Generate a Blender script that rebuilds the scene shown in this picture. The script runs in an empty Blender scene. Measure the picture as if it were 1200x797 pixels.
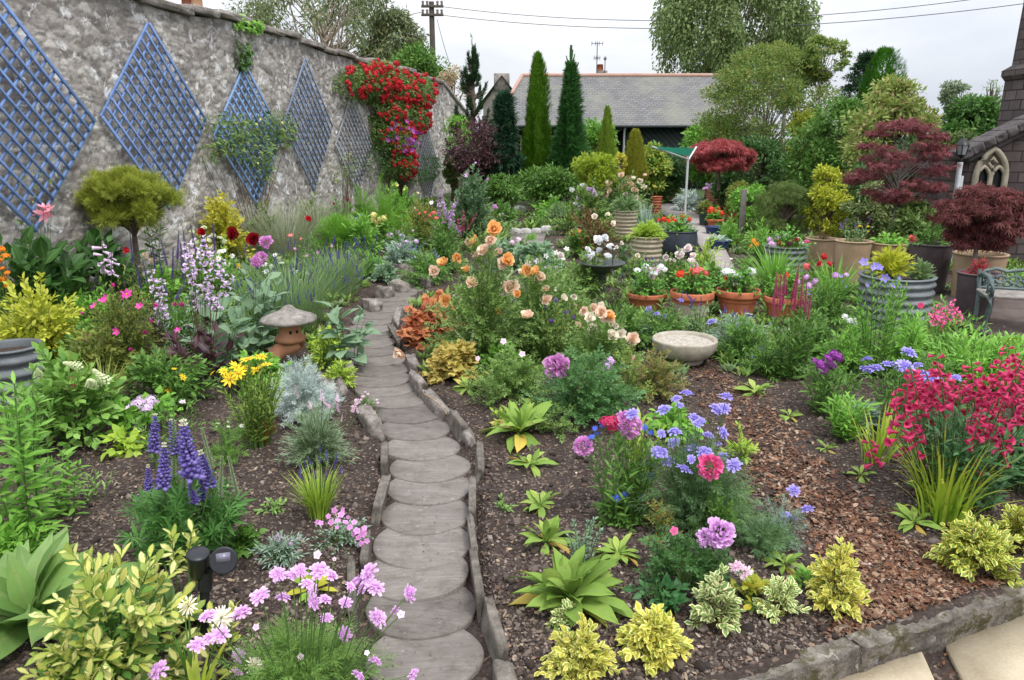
EXPOSURE = 0.55
import bpy, math
import numpy as np
from mathutils import Vector
rng = np.random.default_rng(11)
PI = math.pi
scene = bpy.context.scene
COL = scene.collection
# ------------------------------------------------------------------ camera model (1200 x 797 frame of the photograph)
F, HC, PITCH = 915.0, 2.1, math.radians(14.6)
CP, SP = math.cos(PITCH), math.sin(PITCH)
def ray(px, py):
    u, v = (px-600.0)/F, (398.5-py)/F
    return np.array([u, CP+v*SP, CP*v-SP])
def G(px, py, z=0.0):                       # point of the ground seen at a pixel
    d = ray(px, py); t = (z-HC)/d[2]
    return np.array([d[0]*t, d[1]*t, z])
def P(px, py, Y):                           # point at distance Y seen at a pixel
    d = ray(px, py); t = Y/d[1]
    return np.array([d[0]*t, Y, HC+d[2]*t])
def S(py, z=0.0):                           # pixels per metre on the ground at a pixel row
    return F/((z-HC)/ray(600, py)[2])
def SY(Y, z=1.0):
    return F/(Y*CP-(z-HC)*SP)
def lin(*c):
    c = c[0] if len(c) == 1 else c
    if isinstance(c, str): c = tuple(int(c[i:i+2], 16) for i in (0, 2, 4))
    return tuple(((x/255)/12.92 if x/255 <= .04045 else ((x/255+.055)/1.055)**2.4) for x in c)
def U(a, b, n=None): return rng.uniform(a, b, n)
# ------------------------------------------------------------------ value noise
def _h(ix, iy, iz, s):
    n = (ix*374761393 + iy*668265263 + iz*2147483647 + s*1274126177) & 0xffffffff
    n = ((n ^ (n >> 13))*1274126177) & 0xffffffff
    return ((n ^ (n >> 16)) & 0xffff)/65535.0
def vnoise(x, y, z=0.0, s=0):
    x, y = np.asarray(x, float), np.asarray(y, float); z = np.asarray(z, float)+0*x
    ix, iy, iz = np.floor(x).astype(np.int64), np.floor(y).astype(np.int64), np.floor(z).astype(np.int64)
    fx, fy, fz = x-ix, y-iy, z-iz
    fx, fy, fz = fx*fx*(3-2*fx), fy*fy*(3-2*fy), fz*fz*(3-2*fz)
    r = 0
    for a in (0, 1):
        for b in (0, 1):
            for c in (0, 1):
                r = r + _h(ix+a, iy+b, iz+c, s)*(fx if a else 1-fx)*(fy if b else 1-fy)*(fz if c else 1-fz)
    return r*2-1
def smooth(a, b, x):
    t = np.clip((x-a)/(b-a), 0, 1); return t*t*(3-2*t)
# ------------------------------------------------------------------ geometry collector
class Geo:
    def __init__(s): s.v, s.uv, s.t, s.q, s.n = [], [], [], [], 0
    def add(s, v, faces, uv=None, mat=0):
        v = np.asarray(v, float).reshape(-1, 3)
        if uv is None: uv = np.zeros((len(v), 2))
        for f in (faces if isinstance(faces, list) else [faces]):
            f = np.asarray(f, np.int64)
            if f.size == 0: continue
            m = np.broadcast_to(np.asarray(mat), (len(f),)) if np.ndim(mat) == 0 else np.asarray(mat)
            (s.t if f.shape[1] == 3 else s.q).append((f+s.n, m))
        s.v.append(v); s.uv.append(np.asarray(uv, float)); s.n += len(v)
        return s
    def arrays(s):
        v = np.concatenate(s.v) if s.v else np.zeros((0, 3)); uv = np.concatenate(s.uv) if s.uv else np.zeros((0, 2))
        cat = lambda L, k: (np.concatenate([a for a, _ in L]), np.concatenate([b for _, b in L])) if L else (np.zeros((0, k), np.int64), np.zeros(0, np.int64))
        return v, uv, cat(s.t, 3), cat(s.q, 4)
    def tmpl(s):
        v, uv, (t, tm), (q, qm) = s.arrays()
        return dict(v=v, uv=uv, t=t, tm=tm, q=q, qm=qm)
    def inst(s, T, M, p, sc=1.0, moff=0):     # many copies of a template: M (n,3,3), p (n,3)
        M = np.asarray(M, float); p = np.asarray(p, float).reshape(-1, 3); N = len(p)
        if N == 0: return s
        if M.ndim == 2: M = np.broadcast_to(M, (N, 3, 3))
        sc = np.asarray(sc, float)
        if sc.ndim == 0: sc = np.full(N, float(sc))
        M = M*sc[:, None, None] if sc.ndim == 1 else M*sc[:, None, :]
        nv = len(T['v'])
        v = np.einsum('nij,kj->nki', M, T['v'])+p[:, None, :]
        off = (np.arange(N)*nv)[:, None, None]+s.n
        if len(T['t']): s.t.append(((T['t'][None]+off).reshape(-1, 3), np.tile(T['tm'], N)+moff))
        if len(T['q']): s.q.append(((T['q'][None]+off).reshape(-1, 4), np.tile(T['qm'], N)+moff))
        s.v.append(v.reshape(-1, 3)); s.uv.append(np.tile(T['uv'], (N, 1))); s.n += N*nv
        return s
    def mesh(s, name, mats, smooth_=False):
        v, uv, (t, tm), (q, qm) = s.arrays()
        me = bpy.data.meshes.new(name)
        me.vertices.add(len(v)); me.vertices.foreach_set('co', v.astype(np.float32).ravel())
        li = np.concatenate([t.ravel(), q.ravel()]).astype(np.int32)
        me.loops.add(len(li)); me.loops.foreach_set('vertex_index', li)
        nt, nq = len(t), len(q)
        me.polygons.add(nt+nq)
        st = np.concatenate([np.arange(nt)*3, nt*3+np.arange(nq)*4]).astype(np.int32)
        me.polygons.foreach_set('loop_start', st)
        me.polygons.foreach_set('material_index', np.concatenate([tm, qm]).astype(np.int32))
        if smooth_ is not False: me.polygons.foreach_set('use_smooth', np.full(nt+nq, True))
        me.update(calc_edges=True)
        l = me.uv_layers.new(name='UVMap'); l.data.foreach_set('uv', uv[li].astype(np.float32).ravel())
        for m in (mats if isinstance(mats, (list, tuple)) else [mats]): me.materials.append(m)
        return me
    def build(s, name, mats, parent=None, loc=(0, 0, 0), smooth_=False):
        return link(name, s.mesh(name, mats, smooth_), parent, loc)
def link(name, data, parent=None, loc=(0, 0, 0)):
    o = bpy.data.objects.new(name, data); COL.objects.link(o); o.location = tuple(loc)
    if parent is not None: o.parent = parent
    return o
def tag(o, label=None, cat=None, group=None, kind=None):
    if label: o['label'] = label
    if cat: o['category'] = cat
    if group: o['group'] = group
    if kind: o['kind'] = kind
    return o
LABELS = {}
def thing(name, label, cat, loc=(0, 0, 0), group=None, rz=0.0):
    o = link(name, None, None, loc); o.rotation_euler[2] = rz; o.empty_display_size = .1
    return tag(o, label, cat, group)
# ------------------------------------------------------------------ frames and templates
def nrm(a): return a/np.maximum(np.linalg.norm(a, axis=-1, keepdims=True), 1e-9)
def frames(d, up=None, jit=.35):            # columns: x across, y along d, z the upper side
    d = nrm(np.asarray(d, float).reshape(-1, 3)); n = len(d)
    if up is None: up = np.array([0, 0, 1.0])
    up = np.broadcast_to(np.asarray(up, float), (n, 3))+rng.normal(0, jit, (n, 3))
    x = nrm(np.cross(d, up)); z = np.cross(x, d)
    return np.stack([x, d, z], axis=2)
def rotz(a):
    c, s = math.cos(a), math.sin(a); return np.array([[c, -s, 0], [s, c, 0], [0, 0, 1.0]])
def rotx(a):
    c, s = math.cos(a), math.sin(a); return np.array([[1, 0, 0], [0, c, -s], [0, s, c]])
def leafT(w=.4, segs=3, fold=.12, droop=.15, wide=.45, point=1.0, blunt=0.0, mat=0, wave=0.0):
    """a leaf of length 1 along +y; w its width; wide: where it is widest"""
    t = np.linspace(0, 1, segs+1); g = Geo()
    k = math.log(.5)/math.log(wide)
    pr = np.sin(PI*np.clip(t, 0, 1)**k)**point; pr[0] = .06; pr[-1] = blunt
    z = -droop*t*t
    L = np.stack([-pr*w/2, t, z+fold*pr*w+wave*np.sin(t*9)], 1); C = np.stack([0*t, t, z], 1); R = np.stack([pr*w/2, t, z+fold*pr*w+wave*np.sin(t*9+2)], 1)
    v = np.concatenate([L, C, R]); n = segs+1
    uv = np.concatenate([np.stack([0*t, t], 1), np.stack([0*t+.5, t], 1), np.stack([0*t+1, t], 1)])
    q = [[i, n+i, n+i+1, i+1] for i in range(segs)]+[[n+i, 2*n+i, 2*n+i+1, n+i+1] for i in range(segs)]
    return g.add(v, np.array(q), uv, mat).tmpl()
def kiteT(w=.45, fold=.1, wide=.45, droop=.1):
    g = Geo(); v = [[0, 0, 0], [-w/2, wide, fold*w], [0, 1, -droop], [w/2, wide, fold*w]]
    return g.add(v, np.array([[0, 2, 1], [0, 3, 2]]), [[.5, 0], [0, wide], [.5, 1], [1, wide]]).tmpl()
def mergeT(items):                          # items: (template, matrix, position, scale[, material offset])
    g = Geo()
    for it in items:
        T, M, p, sc = it[:4]
        g.inst(T, np.asarray(M)[None], np.asarray(p)[None], np.array([sc]) if np.ndim(sc) == 0 else np.asarray(sc)[None], it[4] if len(it) > 4 else 0)
    return g.tmpl()
def pinnateT(leaf, n=5, ls=.42):            # rose-like compound leaf
    it = [(leaf, rotz(0), (0, .62, 0), ls)]
    for k in range((n-1)//2):
        for s in (-1, 1): it.append((leaf, rotz(-s*1.15), (0, .25+.3*k, 0), ls*.85))
    return mergeT(it)
def palmT(leaf, n=7, arc=2.4, tilt=.0):
    return mergeT([(leaf, rotz(-arc/2*1.0+arc*i/(n-1)) if n > 1 else rotz(0), (0, 0, 0), 1-.35*abs(i/(n-1)*2-1)) for i in range(n)])
def sprayT(leaf, n=9, ang=.7, ls=.4):
    it = [(leaf, rotz(0), (0, .7, 0), ls)]
    for i in range(n):
        s = 1 if i % 2 else -1
        it.append((leaf, rotz(s*ang)@rotx(U(-.4, .6)), (0, .05+.7*i/n, 0), ls*(1.1-.4*i/n)))
    return mergeT(it)
LEAF = leafT(); LEAFL = leafT(.24, 3, .1, .25); LEAFB = leafT(.62, 4, .1, .3, .42); LEAFW = leafT(.55, 3, .1, .1, .55, .8)
KITE = kiteT(); KITEN = kiteT(.2, .1); NEEDLE = kiteT(.09, .05, .4, .02); KITEB = kiteT(.7, .12, .45)
SPATH = leafT(.34, 4, .14, .35, .62, .9); ROSEL = pinnateT(leafT(.6, 2, .1, .08, .5), 5); ROSEK = pinnateT(kiteT(.62), 5)
PALM = palmT(leafT(.2, 2, .1, .2, .6), 9, 5.2); ACERL = palmT(kiteT(.16, .05, .4, .25), 7, 3.6); FERN = sprayT(kiteT(.12, .05), 9, .6, .45)
SPRAY = sprayT(kiteT(.3, .05), 7, .55, .45); LOBED = mergeT([(leafT(.8, 3, .06, .15), rotz(0), (0, 0, 0), 1), (leafT(.7, 2, .06, .1), rotz(.75), (0, .05, 0), .75), (leafT(.7, 2, .06, .1), rotz(-.75), (0, .05, 0), .75)])
def blobT(n=6, m=4, rx=.5, rz=.5, top=None):
    g = Geo(); lathe(g, [(0, -rz)]+[(rx*math.sin(PI*i/m), -rz*math.cos(PI*i/m)) for i in range(1, m)]+[(0, rz)], n); return g.tmpl()
def lathe(g, prof, n=24, mat=0, cx=0.0, cy=0.0, z0=0.0, jit=0.0, sx=1.0, sy=1.0):
    a = np.linspace(0, 2*PI, n, endpoint=False); K = len(prof); r = np.array([p[0] for p in prof]); z = np.array([p[1] for p in prof])
    rr = np.broadcast_to(r[:, None], (K, n))*(1+(rng.normal(0, jit, (K, n)) if jit else 0))
    v = np.stack([cx+rr*np.cos(a)*sx, cy+rr*np.sin(a)*sy, np.broadcast_to(z[:, None]+z0, (K, n))], 2).reshape(-1, 3)
    uv = np.stack([np.broadcast_to(a/(2*PI), (K, n)), np.broadcast_to(np.linspace(0, 1, K)[:, None], (K, n))], 2).reshape(-1, 2)
    i = np.arange(K-1)[:, None]*n; j = np.arange(n)[None]; j2 = (j+1) % n
    q = np.stack([i+j, i+j2, i+n+j2, i+n+j], 2).reshape(-1, 4)
    g.add(v, q, uv, mat); return g
def tubes(g, pts, rad, sides=4, mat=0, cap=False):      # pts (n,K,3); rad (K,) or (n,K)
    pts = np.asarray(pts, float)
    if pts.ndim == 2: pts = pts[None]
    n, K, _ = pts.shape
    if n == 0: return g
    rad = np.broadcast_to(np.asarray(rad, float), (n, K))
    t = nrm(np.gradient(pts, axis=1)); ref = np.where(np.abs(t[..., 2:3]) > .85, np.array([1., .2, 0]), np.array([0, 0, 1.]))
    x = nrm(np.cross(t, ref)); y = np.cross(t, x); a = np.linspace(0, 2*PI, sides, endpoint=False)
    v = pts[:, :, None]+rad[:, :, None, None]*(x[:, :, None]*np.cos(a)[:, None]+y[:, :, None]*np.sin(a)[:, None])
    uv = np.broadcast_to(np.stack(np.meshgrid(np.linspace(0, 1, K), np.linspace(0, 1, sides), indexing='ij'), 2), (n, K, sides, 2))
    b = (np.arange(n)*K*sides)[:, None, None]; i = (np.arange(K-1)*sides)[None, :, None]; j = np.arange(sides)[None, None]; j2 = (j+1) % sides
    q = np.stack([b+i+j, b+i+j2, b+i+sides+j2, b+i+sides+j], 3).reshape(-1, 4)
    g.add(v.reshape(-1, 3), q, uv.reshape(-1, 2), mat)
    return g
def box(g, lo, hi, mat=0, M=None, p=None, bev=0.0, jit=0.0):
    lo, hi = np.array(lo, float), np.array(hi, float)
    b = min(bev, (hi-lo).min()*.45)
    if b <= 0:
        v = np.array([[(lo, hi)[i][0], (lo, hi)[j][1], (lo, hi)[k][2]] for i in (0, 1) for j in (0, 1) for k in (0, 1)])
        f = np.array([[0, 1, 3, 2], [4, 6, 7, 5], [0, 4, 5, 1], [2, 3, 7, 6], [0, 2, 6, 4], [1, 5, 7, 3]])
    else:
        bm = _bm_box(lo, hi, b); v, f = bm
    if jit: v = v+rng.normal(0, jit, v.shape)
    if M is not None: v = v@np.asarray(M).T
    if p is not None: v = v+np.asarray(p)
    g.add(v, f if isinstance(f, list) else [f], None, mat); return g
import bmesh
def _bm_box(lo, hi, b):
    bm = bmesh.new(); bmesh.ops.create_cube(bm, size=1)
    for v in bm.verts: v.co = Vector([lo[i]+(v.co[i]+.5)*(hi[i]-lo[i]) for i in range(3)])
    bmesh.ops.bevel(bm, geom=bm.edges[:], offset=b, segments=1, profile=.5, affect='EDGES')
    bm.verts.index_update(); v = np.array([x.co[:] for x in bm.verts])
    t = np.array([[x.index for x in f.verts] for f in bm.faces if len(f.verts) == 3]).reshape(-1, 3); q = np.array([[x.index for x in f.verts] for f in bm.faces if len(f.verts) == 4]).reshape(-1, 4)
    bm.free(); return v, [t, q]
def rock(g, c, size, M=None, sub=3, rough=.12, sq=.55, seed=0, mat=0, flat=None):
    """rough block: a cube-like shape, subdivided and worn; c its centre, size its three lengths"""
    bm = bmesh.new(); bmesh.ops.create_cube(bm, size=2); bmesh.ops.subdivide_edges(bm, edges=bm.edges[:], cuts=sub, use_grid_fill=True)
    bm.verts.index_update(); v = np.array([x.co[:] for x in bm.verts]); q = np.array([[x.index for x in f.verts] for f in bm.faces]); bm.free()
    sph = nrm(v)*1.25; v = v*sq+sph*(1-sq)
    n = np.stack([vnoise(v[:, 0]*1.3+seed*7.1+k*31, v[:, 1]*1.3+seed, v[:, 2]*1.3, k) for k in range(3)], 1)
    n2 = np.stack([vnoise(v[:, 0]*4+seed*3+k*17, v[:, 1]*4, v[:, 2]*4, k+5) for k in range(3)], 1)
    v = (v+n*rough*2+n2*rough*.7)*np.array(size)/2
    if M is not None: v = v@np.asarray(M).T
    return g.add(v+np.asarray(c), q, None, mat)
def prism(g, poly, z0, z1, mat=0, bev=.0):
    """flat polygon (n,2) raised from z0 to z1"""
    poly = np.asarray(poly, float); n = len(poly)
    bm = bmesh.new(); vs = [bm.verts.new((x, y, z0)) for x, y in poly]; f = bm.faces.new(vs)
    r = bmesh.ops.extrude_face_region(bm, geom=[f]); bmesh.ops.translate(bm, verts=[e for e in r['geom'] if isinstance(e, bmesh.types.BMVert)], vec=(0, 0, z1-z0))
    bmesh.ops.recalc_face_normals(bm, faces=bm.faces[:])
    if bev: bmesh.ops.bevel(bm, geom=[e for e in bm.edges if abs(e.verts[0].co.z-z1) < 1e-6 and abs(e.verts[1].co.z-z1) < 1e-6], offset=bev, segments=2, affect='EDGES')
    bmesh.ops.triangulate(bm, faces=bm.faces[:]); bm.verts.index_update()
    g.add(np.array([v.co[:] for v in bm.verts]), np.array([[v.index for v in f.verts] for f in bm.faces]), None, mat); bm.free(); return g
def bez(a, b, c, K=6):
    t = np.linspace(0, 1, K)[:, None]; a, b, c = (np.asarray(x, float) for x in (a, b, c))
    if a.ndim == 1: return (1-t)**2*a+2*t*(1-t)*b+t*t*c
    return (1-t)[None]**2*a[:, None]+2*(t*(1-t))[None]*b[:, None]+(t*t)[None]*c[:, None]
def sample(pts, k, t):                      # point and tangent of polyline k (array) at t (array)
    K = pts.shape[1]; x = np.clip(t, 0, .9999)*(K-1); i = x.astype(int); f = (x-i)[:, None]
    a, b = pts[k, i], pts[k, i+1]; return a*(1-f)+b*f, nrm(b-a)
# ------------------------------------------------------------------ materials
def nt(name):
    m = bpy.data.materials.new(name); m.use_nodes = True; t = m.node_tree; t.nodes.clear(); return m, t
def nd(t, ty, **kw):
    n = t.nodes.new(ty)
    for k, v in kw.items():
        if k.startswith('i_'):
            key = k[2:]; n.inputs[int(key) if key.isdigit() else key.replace('_', ' ')].default_value = v
        else: setattr(n, k, v)
    return n
def ramp(t, fac, stops, interp='LINEAR'):
    r = nd(t, 'ShaderNodeValToRGB'); r.color_ramp.interpolation = interp; e = r.color_ramp.elements
    while len(e) < len(stops): e.new(.5)
    for x, (p, c) in zip(e, stops): x.position = p; x.color = (*c, 1) if len(c) == 3 else c
    if fac is not None: t.links.new(fac, r.inputs[0])
    return r
def mixc(t, fac, a, b, mode='MIX'):
    n = nd(t, 'ShaderNodeMix', data_type='RGBA', blend_type=mode)
    for s, v in ((0, fac), (6, a), (7, b)):
        if isinstance(v, bpy.types.NodeSocket): t.links.new(v, n.inputs[s])
        else: n.inputs[s].default_value = v if s == 0 else ((*v, 1) if len(v) == 3 else v)
    return n.outputs[2]
def mth(t, op, a, b=0.0, c=None):
    n = nd(t, 'ShaderNodeMath', operation=op)
    for i, v in enumerate((a, b) if c is None else (a, b, c)):
        if isinstance(v, bpy.types.NodeSocket): t.links.new(v, n.inputs[i])
        else: n.inputs[i].default_value = v
    return n.outputs[0]
def out(t, sh, disp=None):
    o = nd(t, 'ShaderNodeOutputMaterial'); t.links.new(sh, o.inputs['Surface'])
def bsdf(t, col, rough=.6, bump=None, spec=.3, metal=0.0):
    b = nd(t, 'ShaderNodeBsdfPrincipled'); b.inputs['Roughness'].default_value = rough; b.inputs['Specular IOR Level'].default_value = spec; b.inputs['Metallic'].default_value = metal
    if isinstance(col, bpy.types.NodeSocket): t.links.new(col, b.inputs['Base Color'])
    else: b.inputs['Base Color'].default_value = (*col, 1)
    if bump is not None: t.links.new(bump, b.inputs['Normal'])
    return b
def noise(t, scale, detail=5, rough=.6, vec=None, dist=0.0):
    n = nd(t, 'ShaderNodeTexNoise'); n.inputs['Scale'].default_value = scale; n.inputs['Detail'].default_value = detail; n.inputs['Roughness'].default_value = rough; n.inputs['Distortion'].default_value = dist
    if vec is not None: t.links.new(vec, n.inputs['Vector'])
    return n
def bumpn(t, h, strength=.5, dist=.02, nrm_=None):
    b = nd(t, 'ShaderNodeBump'); b.inputs['Strength'].default_value = strength; b.inputs['Distance'].default_value = dist; t.links.new(h, b.inputs['Height'])
    if nrm_ is not None: t.links.new(nrm_, b.inputs['Normal'])
    return b.outputs[0]
_M = {}
def leafM(name, cols, edge=None, edge_at=.55, rib=.25, rough=.5, trans=.3, tip=None, obj=.25, vein=0.0):
    """leaf or petal: colours vary leaf by leaf; edge = margin colour of variegated leaves; tip = colour towards the tip"""
    if name in _M: return _M[name]
    m, t = nt(name); geo = nd(t, 'ShaderNodeNewGeometry'); oi = nd(t, 'ShaderNodeObjectInfo')
    k = len(cols); c = ramp(t, geo.outputs['Random Per Island'], [(i/max(k-1, 1), lin(x)) for i, x in enumerate(cols)]).outputs[0]
    uv = nd(t, 'ShaderNodeUVMap'); sx = nd(t, 'ShaderNodeSeparateXYZ'); t.links.new(uv.outputs[0], sx.inputs[0])
    d = mth(t, 'ABSOLUTE', mth(t, 'SUBTRACT', sx.outputs[0], .5))
    tc = nd(t, 'ShaderNodeTexCoord')
    if edge:
        nz = noise(t, 60, 2, vec=tc.outputs['Object'])
        e = mth(t, 'ADD', mth(t, 'MULTIPLY', d, 2.0), mth(t, 'MULTIPLY', mth(t, 'SUBTRACT', nz.outputs[0], .5), .5))
        f = nd(t, 'ShaderNodeMapRange'); f.inputs[1].default_value = edge_at-.12; f.inputs[2].default_value = edge_at+.12; t.links.new(e, f.inputs[0])
        ev = ramp(t, geo.outputs['Random Per Island'], [(0, lin(edge[0])), (1, lin(edge[-1]))]).outputs[0]
        c = mixc(t, f.outputs[0], c, ev)
    if tip is not None:
        c = mixc(t, mth(t, 'MULTIPLY', mth(t, 'POWER', sx.outputs[1], 1.5), 1.0), c, lin(tip))
    if rib:
        f = nd(t, 'ShaderNodeMapRange'); f.inputs[1].default_value = .1; f.inputs[2].default_value = 0.0; t.links.new(d, f.inputs[0])
        c = mixc(t, mth(t, 'MULTIPLY', f.outputs[0], rib), c, (.3, .36, .16))
    bmp = None
    if vein:                                     # side veins, running up and out from the midrib
        wv = mth(t, 'SINE', mth(t, 'MULTIPLY', mth(t, 'SUBTRACT', sx.outputs[1], mth(t, 'MULTIPLY', d, .55)), 75.0)); nv = noise(t, 30, 3, vec=tc.outputs['Object'])
        vh = mth(t, 'ADD', mth(t, 'POWER', mth(t, 'ABSOLUTE', wv), 1.0), nv.outputs[0]); bmp = bumpn(t, vh, .6*vein, .006)
        c = mixc(t, mth(t, 'MULTIPLY', mth(t, 'SUBTRACT', 1.0, mth(t, 'ABSOLUTE', wv)), .22*vein), c, (.36, .42, .2))
        sp = noise(t, 22, 5, .7, tc.outputs['Object']); c = mixc(t, ramp(t, sp.outputs[0], [(.64, (0, 0, 0)), (.7, (.75, .75, .75))]).outputs[0], c, lin('8a7a40'))
    n2 = noise(t, 9, 3, vec=tc.outputs['Object'])
    v = mth(t, 'ADD', mth(t, 'MULTIPLY', n2.outputs[0], .5), mth(t, 'ADD', (.88 if name.startswith('leaf_') else .92 if name.startswith('petal_') else .77)-obj/2, mth(t, 'MULTIPLY', oi.outputs['Random'], obj)))
    h = nd(t, 'ShaderNodeHueSaturation'); t.links.new(c, h.inputs['Color']); t.links.new(v, h.inputs['Value'])
    if name.startswith('leaf_') and not any(q in name for q in ('euon', 'gold', 'choi', 'heu', 'acer', 'lime', 'yell', 'prim', 'heather', 'elder', 'rosette', 'pine', 'laven')): h.inputs['Hue'].default_value = .487; h.inputs['Saturation'].default_value = 1.04
    b = bsdf(t, h.outputs[0], rough, bmp, .35)
    tr = nd(t, 'ShaderNodeBsdfTranslucent'); t.links.new(h.outputs[0], tr.inputs[0])
    mx = nd(t, 'ShaderNodeMixShader'); mx.inputs[0].default_value = trans; t.links.new(b.outputs[0], mx.inputs[1]); t.links.new(tr.outputs[0], mx.inputs[2])
    out(t, mx.outputs[0]); _M[name] = m; return m
def stoneM(name, cols, scale=6.0, bump=.6, bd=.02, rough=.85, lichen=None, moss=None, fine=60.0, coord='Object', obj=.25, metal=0.0):
    if name in _M: return _M[name]
    m, t = nt(name); tc = nd(t, 'ShaderNodeTexCoord'); vec = tc.outputs[coord]; oi = nd(t, 'ShaderNodeObjectInfo')
    n1 = noise(t, scale, 8, .65, vec); n2 = noise(t, fine, 4, .7, vec)
    f = mth(t, 'ADD', mth(t, 'MULTIPLY', n1.outputs[0], .75), mth(t, 'MULTIPLY', n2.outputs[0], .25))
    c = ramp(t, f, [(.3+.4*i/max(len(cols)-1, 1), lin(x)) for i, x in enumerate(cols)]).outputs[0]
    if lichen:
        n3 = noise(t, scale*2.2, 6, .7, vec, .6); c = mixc(t, ramp(t, n3.outputs[0], [(lichen[1], (0, 0, 0)), (lichen[1]+.06, (1, 1, 1))]).outputs[0], c, lin(lichen[0]))
    if moss:
        n4 = noise(t, scale*1.1, 6, .75, vec); c = mixc(t, ramp(t, n4.outputs[0], [(moss[1], (0, 0, 0)), (moss[1]+.1, (1, 1, 1))]).outputs[0], c, lin(moss[0]))
    h = nd(t, 'ShaderNodeHueSaturation'); t.links.new(c, h.inputs['Color']); t.links.new(mth(t, 'ADD', 1-obj/2, mth(t, 'MULTIPLY', oi.outputs['Random'], obj)), h.inputs['Value'])
    bp = bumpn(t, f, bump, bd)
    b = bsdf(t, h.outputs[0], rough, bp, .3, metal); out(t, b.outputs[0]); _M[name] = m; return m
def plainM(name, c, rough=.5, metal=0.0, var=.15, scale=12.0, spec=.4):
    if name in _M: return _M[name]
    m, t = nt(name); tc = nd(t, 'ShaderNodeTexCoord'); n1 = noise(t, scale, 6, .65, tc.outputs['Object']); gi = nd(t, 'ShaderNodeNewGeometry')
    a = lin(c); col = ramp(t, mth(t, 'ADD', mth(t, 'MULTIPLY', n1.outputs[0], .75), mth(t, 'MULTIPLY', gi.outputs['Random Per Island'], .25)), [(.25, tuple(x*(1-var) for x in a)), (.75, tuple(min(1, x*(1+var)) for x in a))]).outputs[0]
    b = bsdf(t, col, rough, bumpn(t, n1.outputs[0], .08, .01), spec, metal); out(t, b.outputs[0]); _M[name] = m; return m
# ================================================================== world, light, camera
SUN_EL, SUN_AZ = math.radians(52), math.radians(-150)
w = bpy.data.worlds.new('World'); scene.world = w; w.use_nodes = True; t = w.node_tree; t.nodes.clear()
sky = nd(t, 'ShaderNodeTexSky', sky_type='NISHITA', sun_disc=False, sun_elevation=SUN_EL, sun_rotation=math.radians(200), air_density=1.0, dust_density=2.0)
tc = nd(t, 'ShaderNodeTexCoord'); mp = nd(t, 'ShaderNodeMapping'); mp.inputs['Scale'].default_value = (1, 1, 2.6); t.links.new(tc.outputs['Generated'], mp.inputs[0])
n1 = noise(t, 1.6, 7, .55, mp.outputs[0], .4); n2 = noise(t, 5.0, 5, .6, mp.outputs[0], .2)
f = mth(t, 'ADD', mth(t, 'MULTIPLY', n1.outputs[0], .8), mth(t, 'MULTIPLY', n2.outputs[0], .2))
cl = ramp(t, f, [(.36, (6.0, 6.5, 7.4)), (.5, (7.4, 7.75, 8.4)), (.62, (9.1, 9.2, 9.4))]).outputs[0]
mixed = mixc(t, .93, sky.outputs[0], cl)
sz = nd(t, 'ShaderNodeSeparateXYZ'); t.links.new(tc.outputs['Generated'], sz.inputs[0])          # overcast sky: brighter overhead than at the horizon
gr = mth(t, 'ADD', .72, mth(t, 'MULTIPLY', mth(t, 'MAXIMUM', sz.outputs[2], 0.0), 1.1))
vm = nd(t, 'ShaderNodeVectorMath', operation='SCALE'); t.links.new(mixed, vm.inputs[0]); t.links.new(gr, vm.inputs['Scale']); mixed = vm.outputs[0]
bg = nd(t, 'ShaderNodeBackground'); bg.inputs['Strength'].default_value = .1; t.links.new(mixed, bg.inputs[0])
o = nd(t, 'ShaderNodeOutputWorld'); t.links.new(bg.outputs[0], o.inputs[0])
sun = bpy.data.lights.new('sun', 'SUN'); sun.energy = 1.6; sun.angle = math.radians(14); sun.color = (1, .96, .9)
so = link('sun', sun); so.rotation_euler = Vector((-.35, .5, -1.05)).to_track_quat('-Z', 'Y').to_euler()
cam = bpy.data.cameras.new('camera'); cam.sensor_width = 36; cam.lens = 36*F/1200; cam.clip_end = 2000; cam.clip_start = .05
co = link('camera', cam, None, (0, 0, HC)); co.rotation_euler = (PI/2-PITCH, 0, 0); scene.camera = co
scene.view_settings.view_transform = 'Standard'; scene.view_settings.look = 'None'; scene.view_settings.exposure = EXPOSURE; scene.view_settings.gamma = 1
scene.cycles.max_bounces = 6; scene.cycles.diffuse_bounces = 2; scene.cycles.transparent_max_bounces = 6; scene.cycles.use_denoising = True
# ================================================================== ground
ZP = -.062                                                            # floor of the sunken path
path_px = [(512, 1000), (505, 880), (499, 790), (495, 709), (490, 669), (496, 634), (500, 602), (504, 570), (503, 546), (494, 522), (487, 500), (480, 482), (465, 466), (452, 452), (447, 444), (445, 432), (441, 420), (437, 408), (434, 395), (434, 384), (438, 373), (446, 363), (455, 353), (464, 344), (476, 336), (492, 329), (512, 325)]
PATH = np.array([G(x, y, ZP+.04)[:2] for x, y in path_px])
def polydist(x, y, pl):
    d = np.full(np.shape(x), 1e9)
    for a, b in zip(pl[:-1], pl[1:]):
        ab = b-a; tt = np.clip(((x-a[0])*ab[0]+(y-a[1])*ab[1])/(ab@ab), 0, 1)
        d = np.minimum(d, np.hypot(x-a[0]-tt*ab[0], y-a[1]-tt*ab[1]))
    return d
KA, KB = G(902, 776)[:2], G(1197, 681)[:2]                            # back edge of the front kerb
KD = (KB-KA)/np.linalg.norm(KB-KA); KN = np.array([KD[1], -KD[0]])   # KN points towards the paving
ZPAV = -.115
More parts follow.
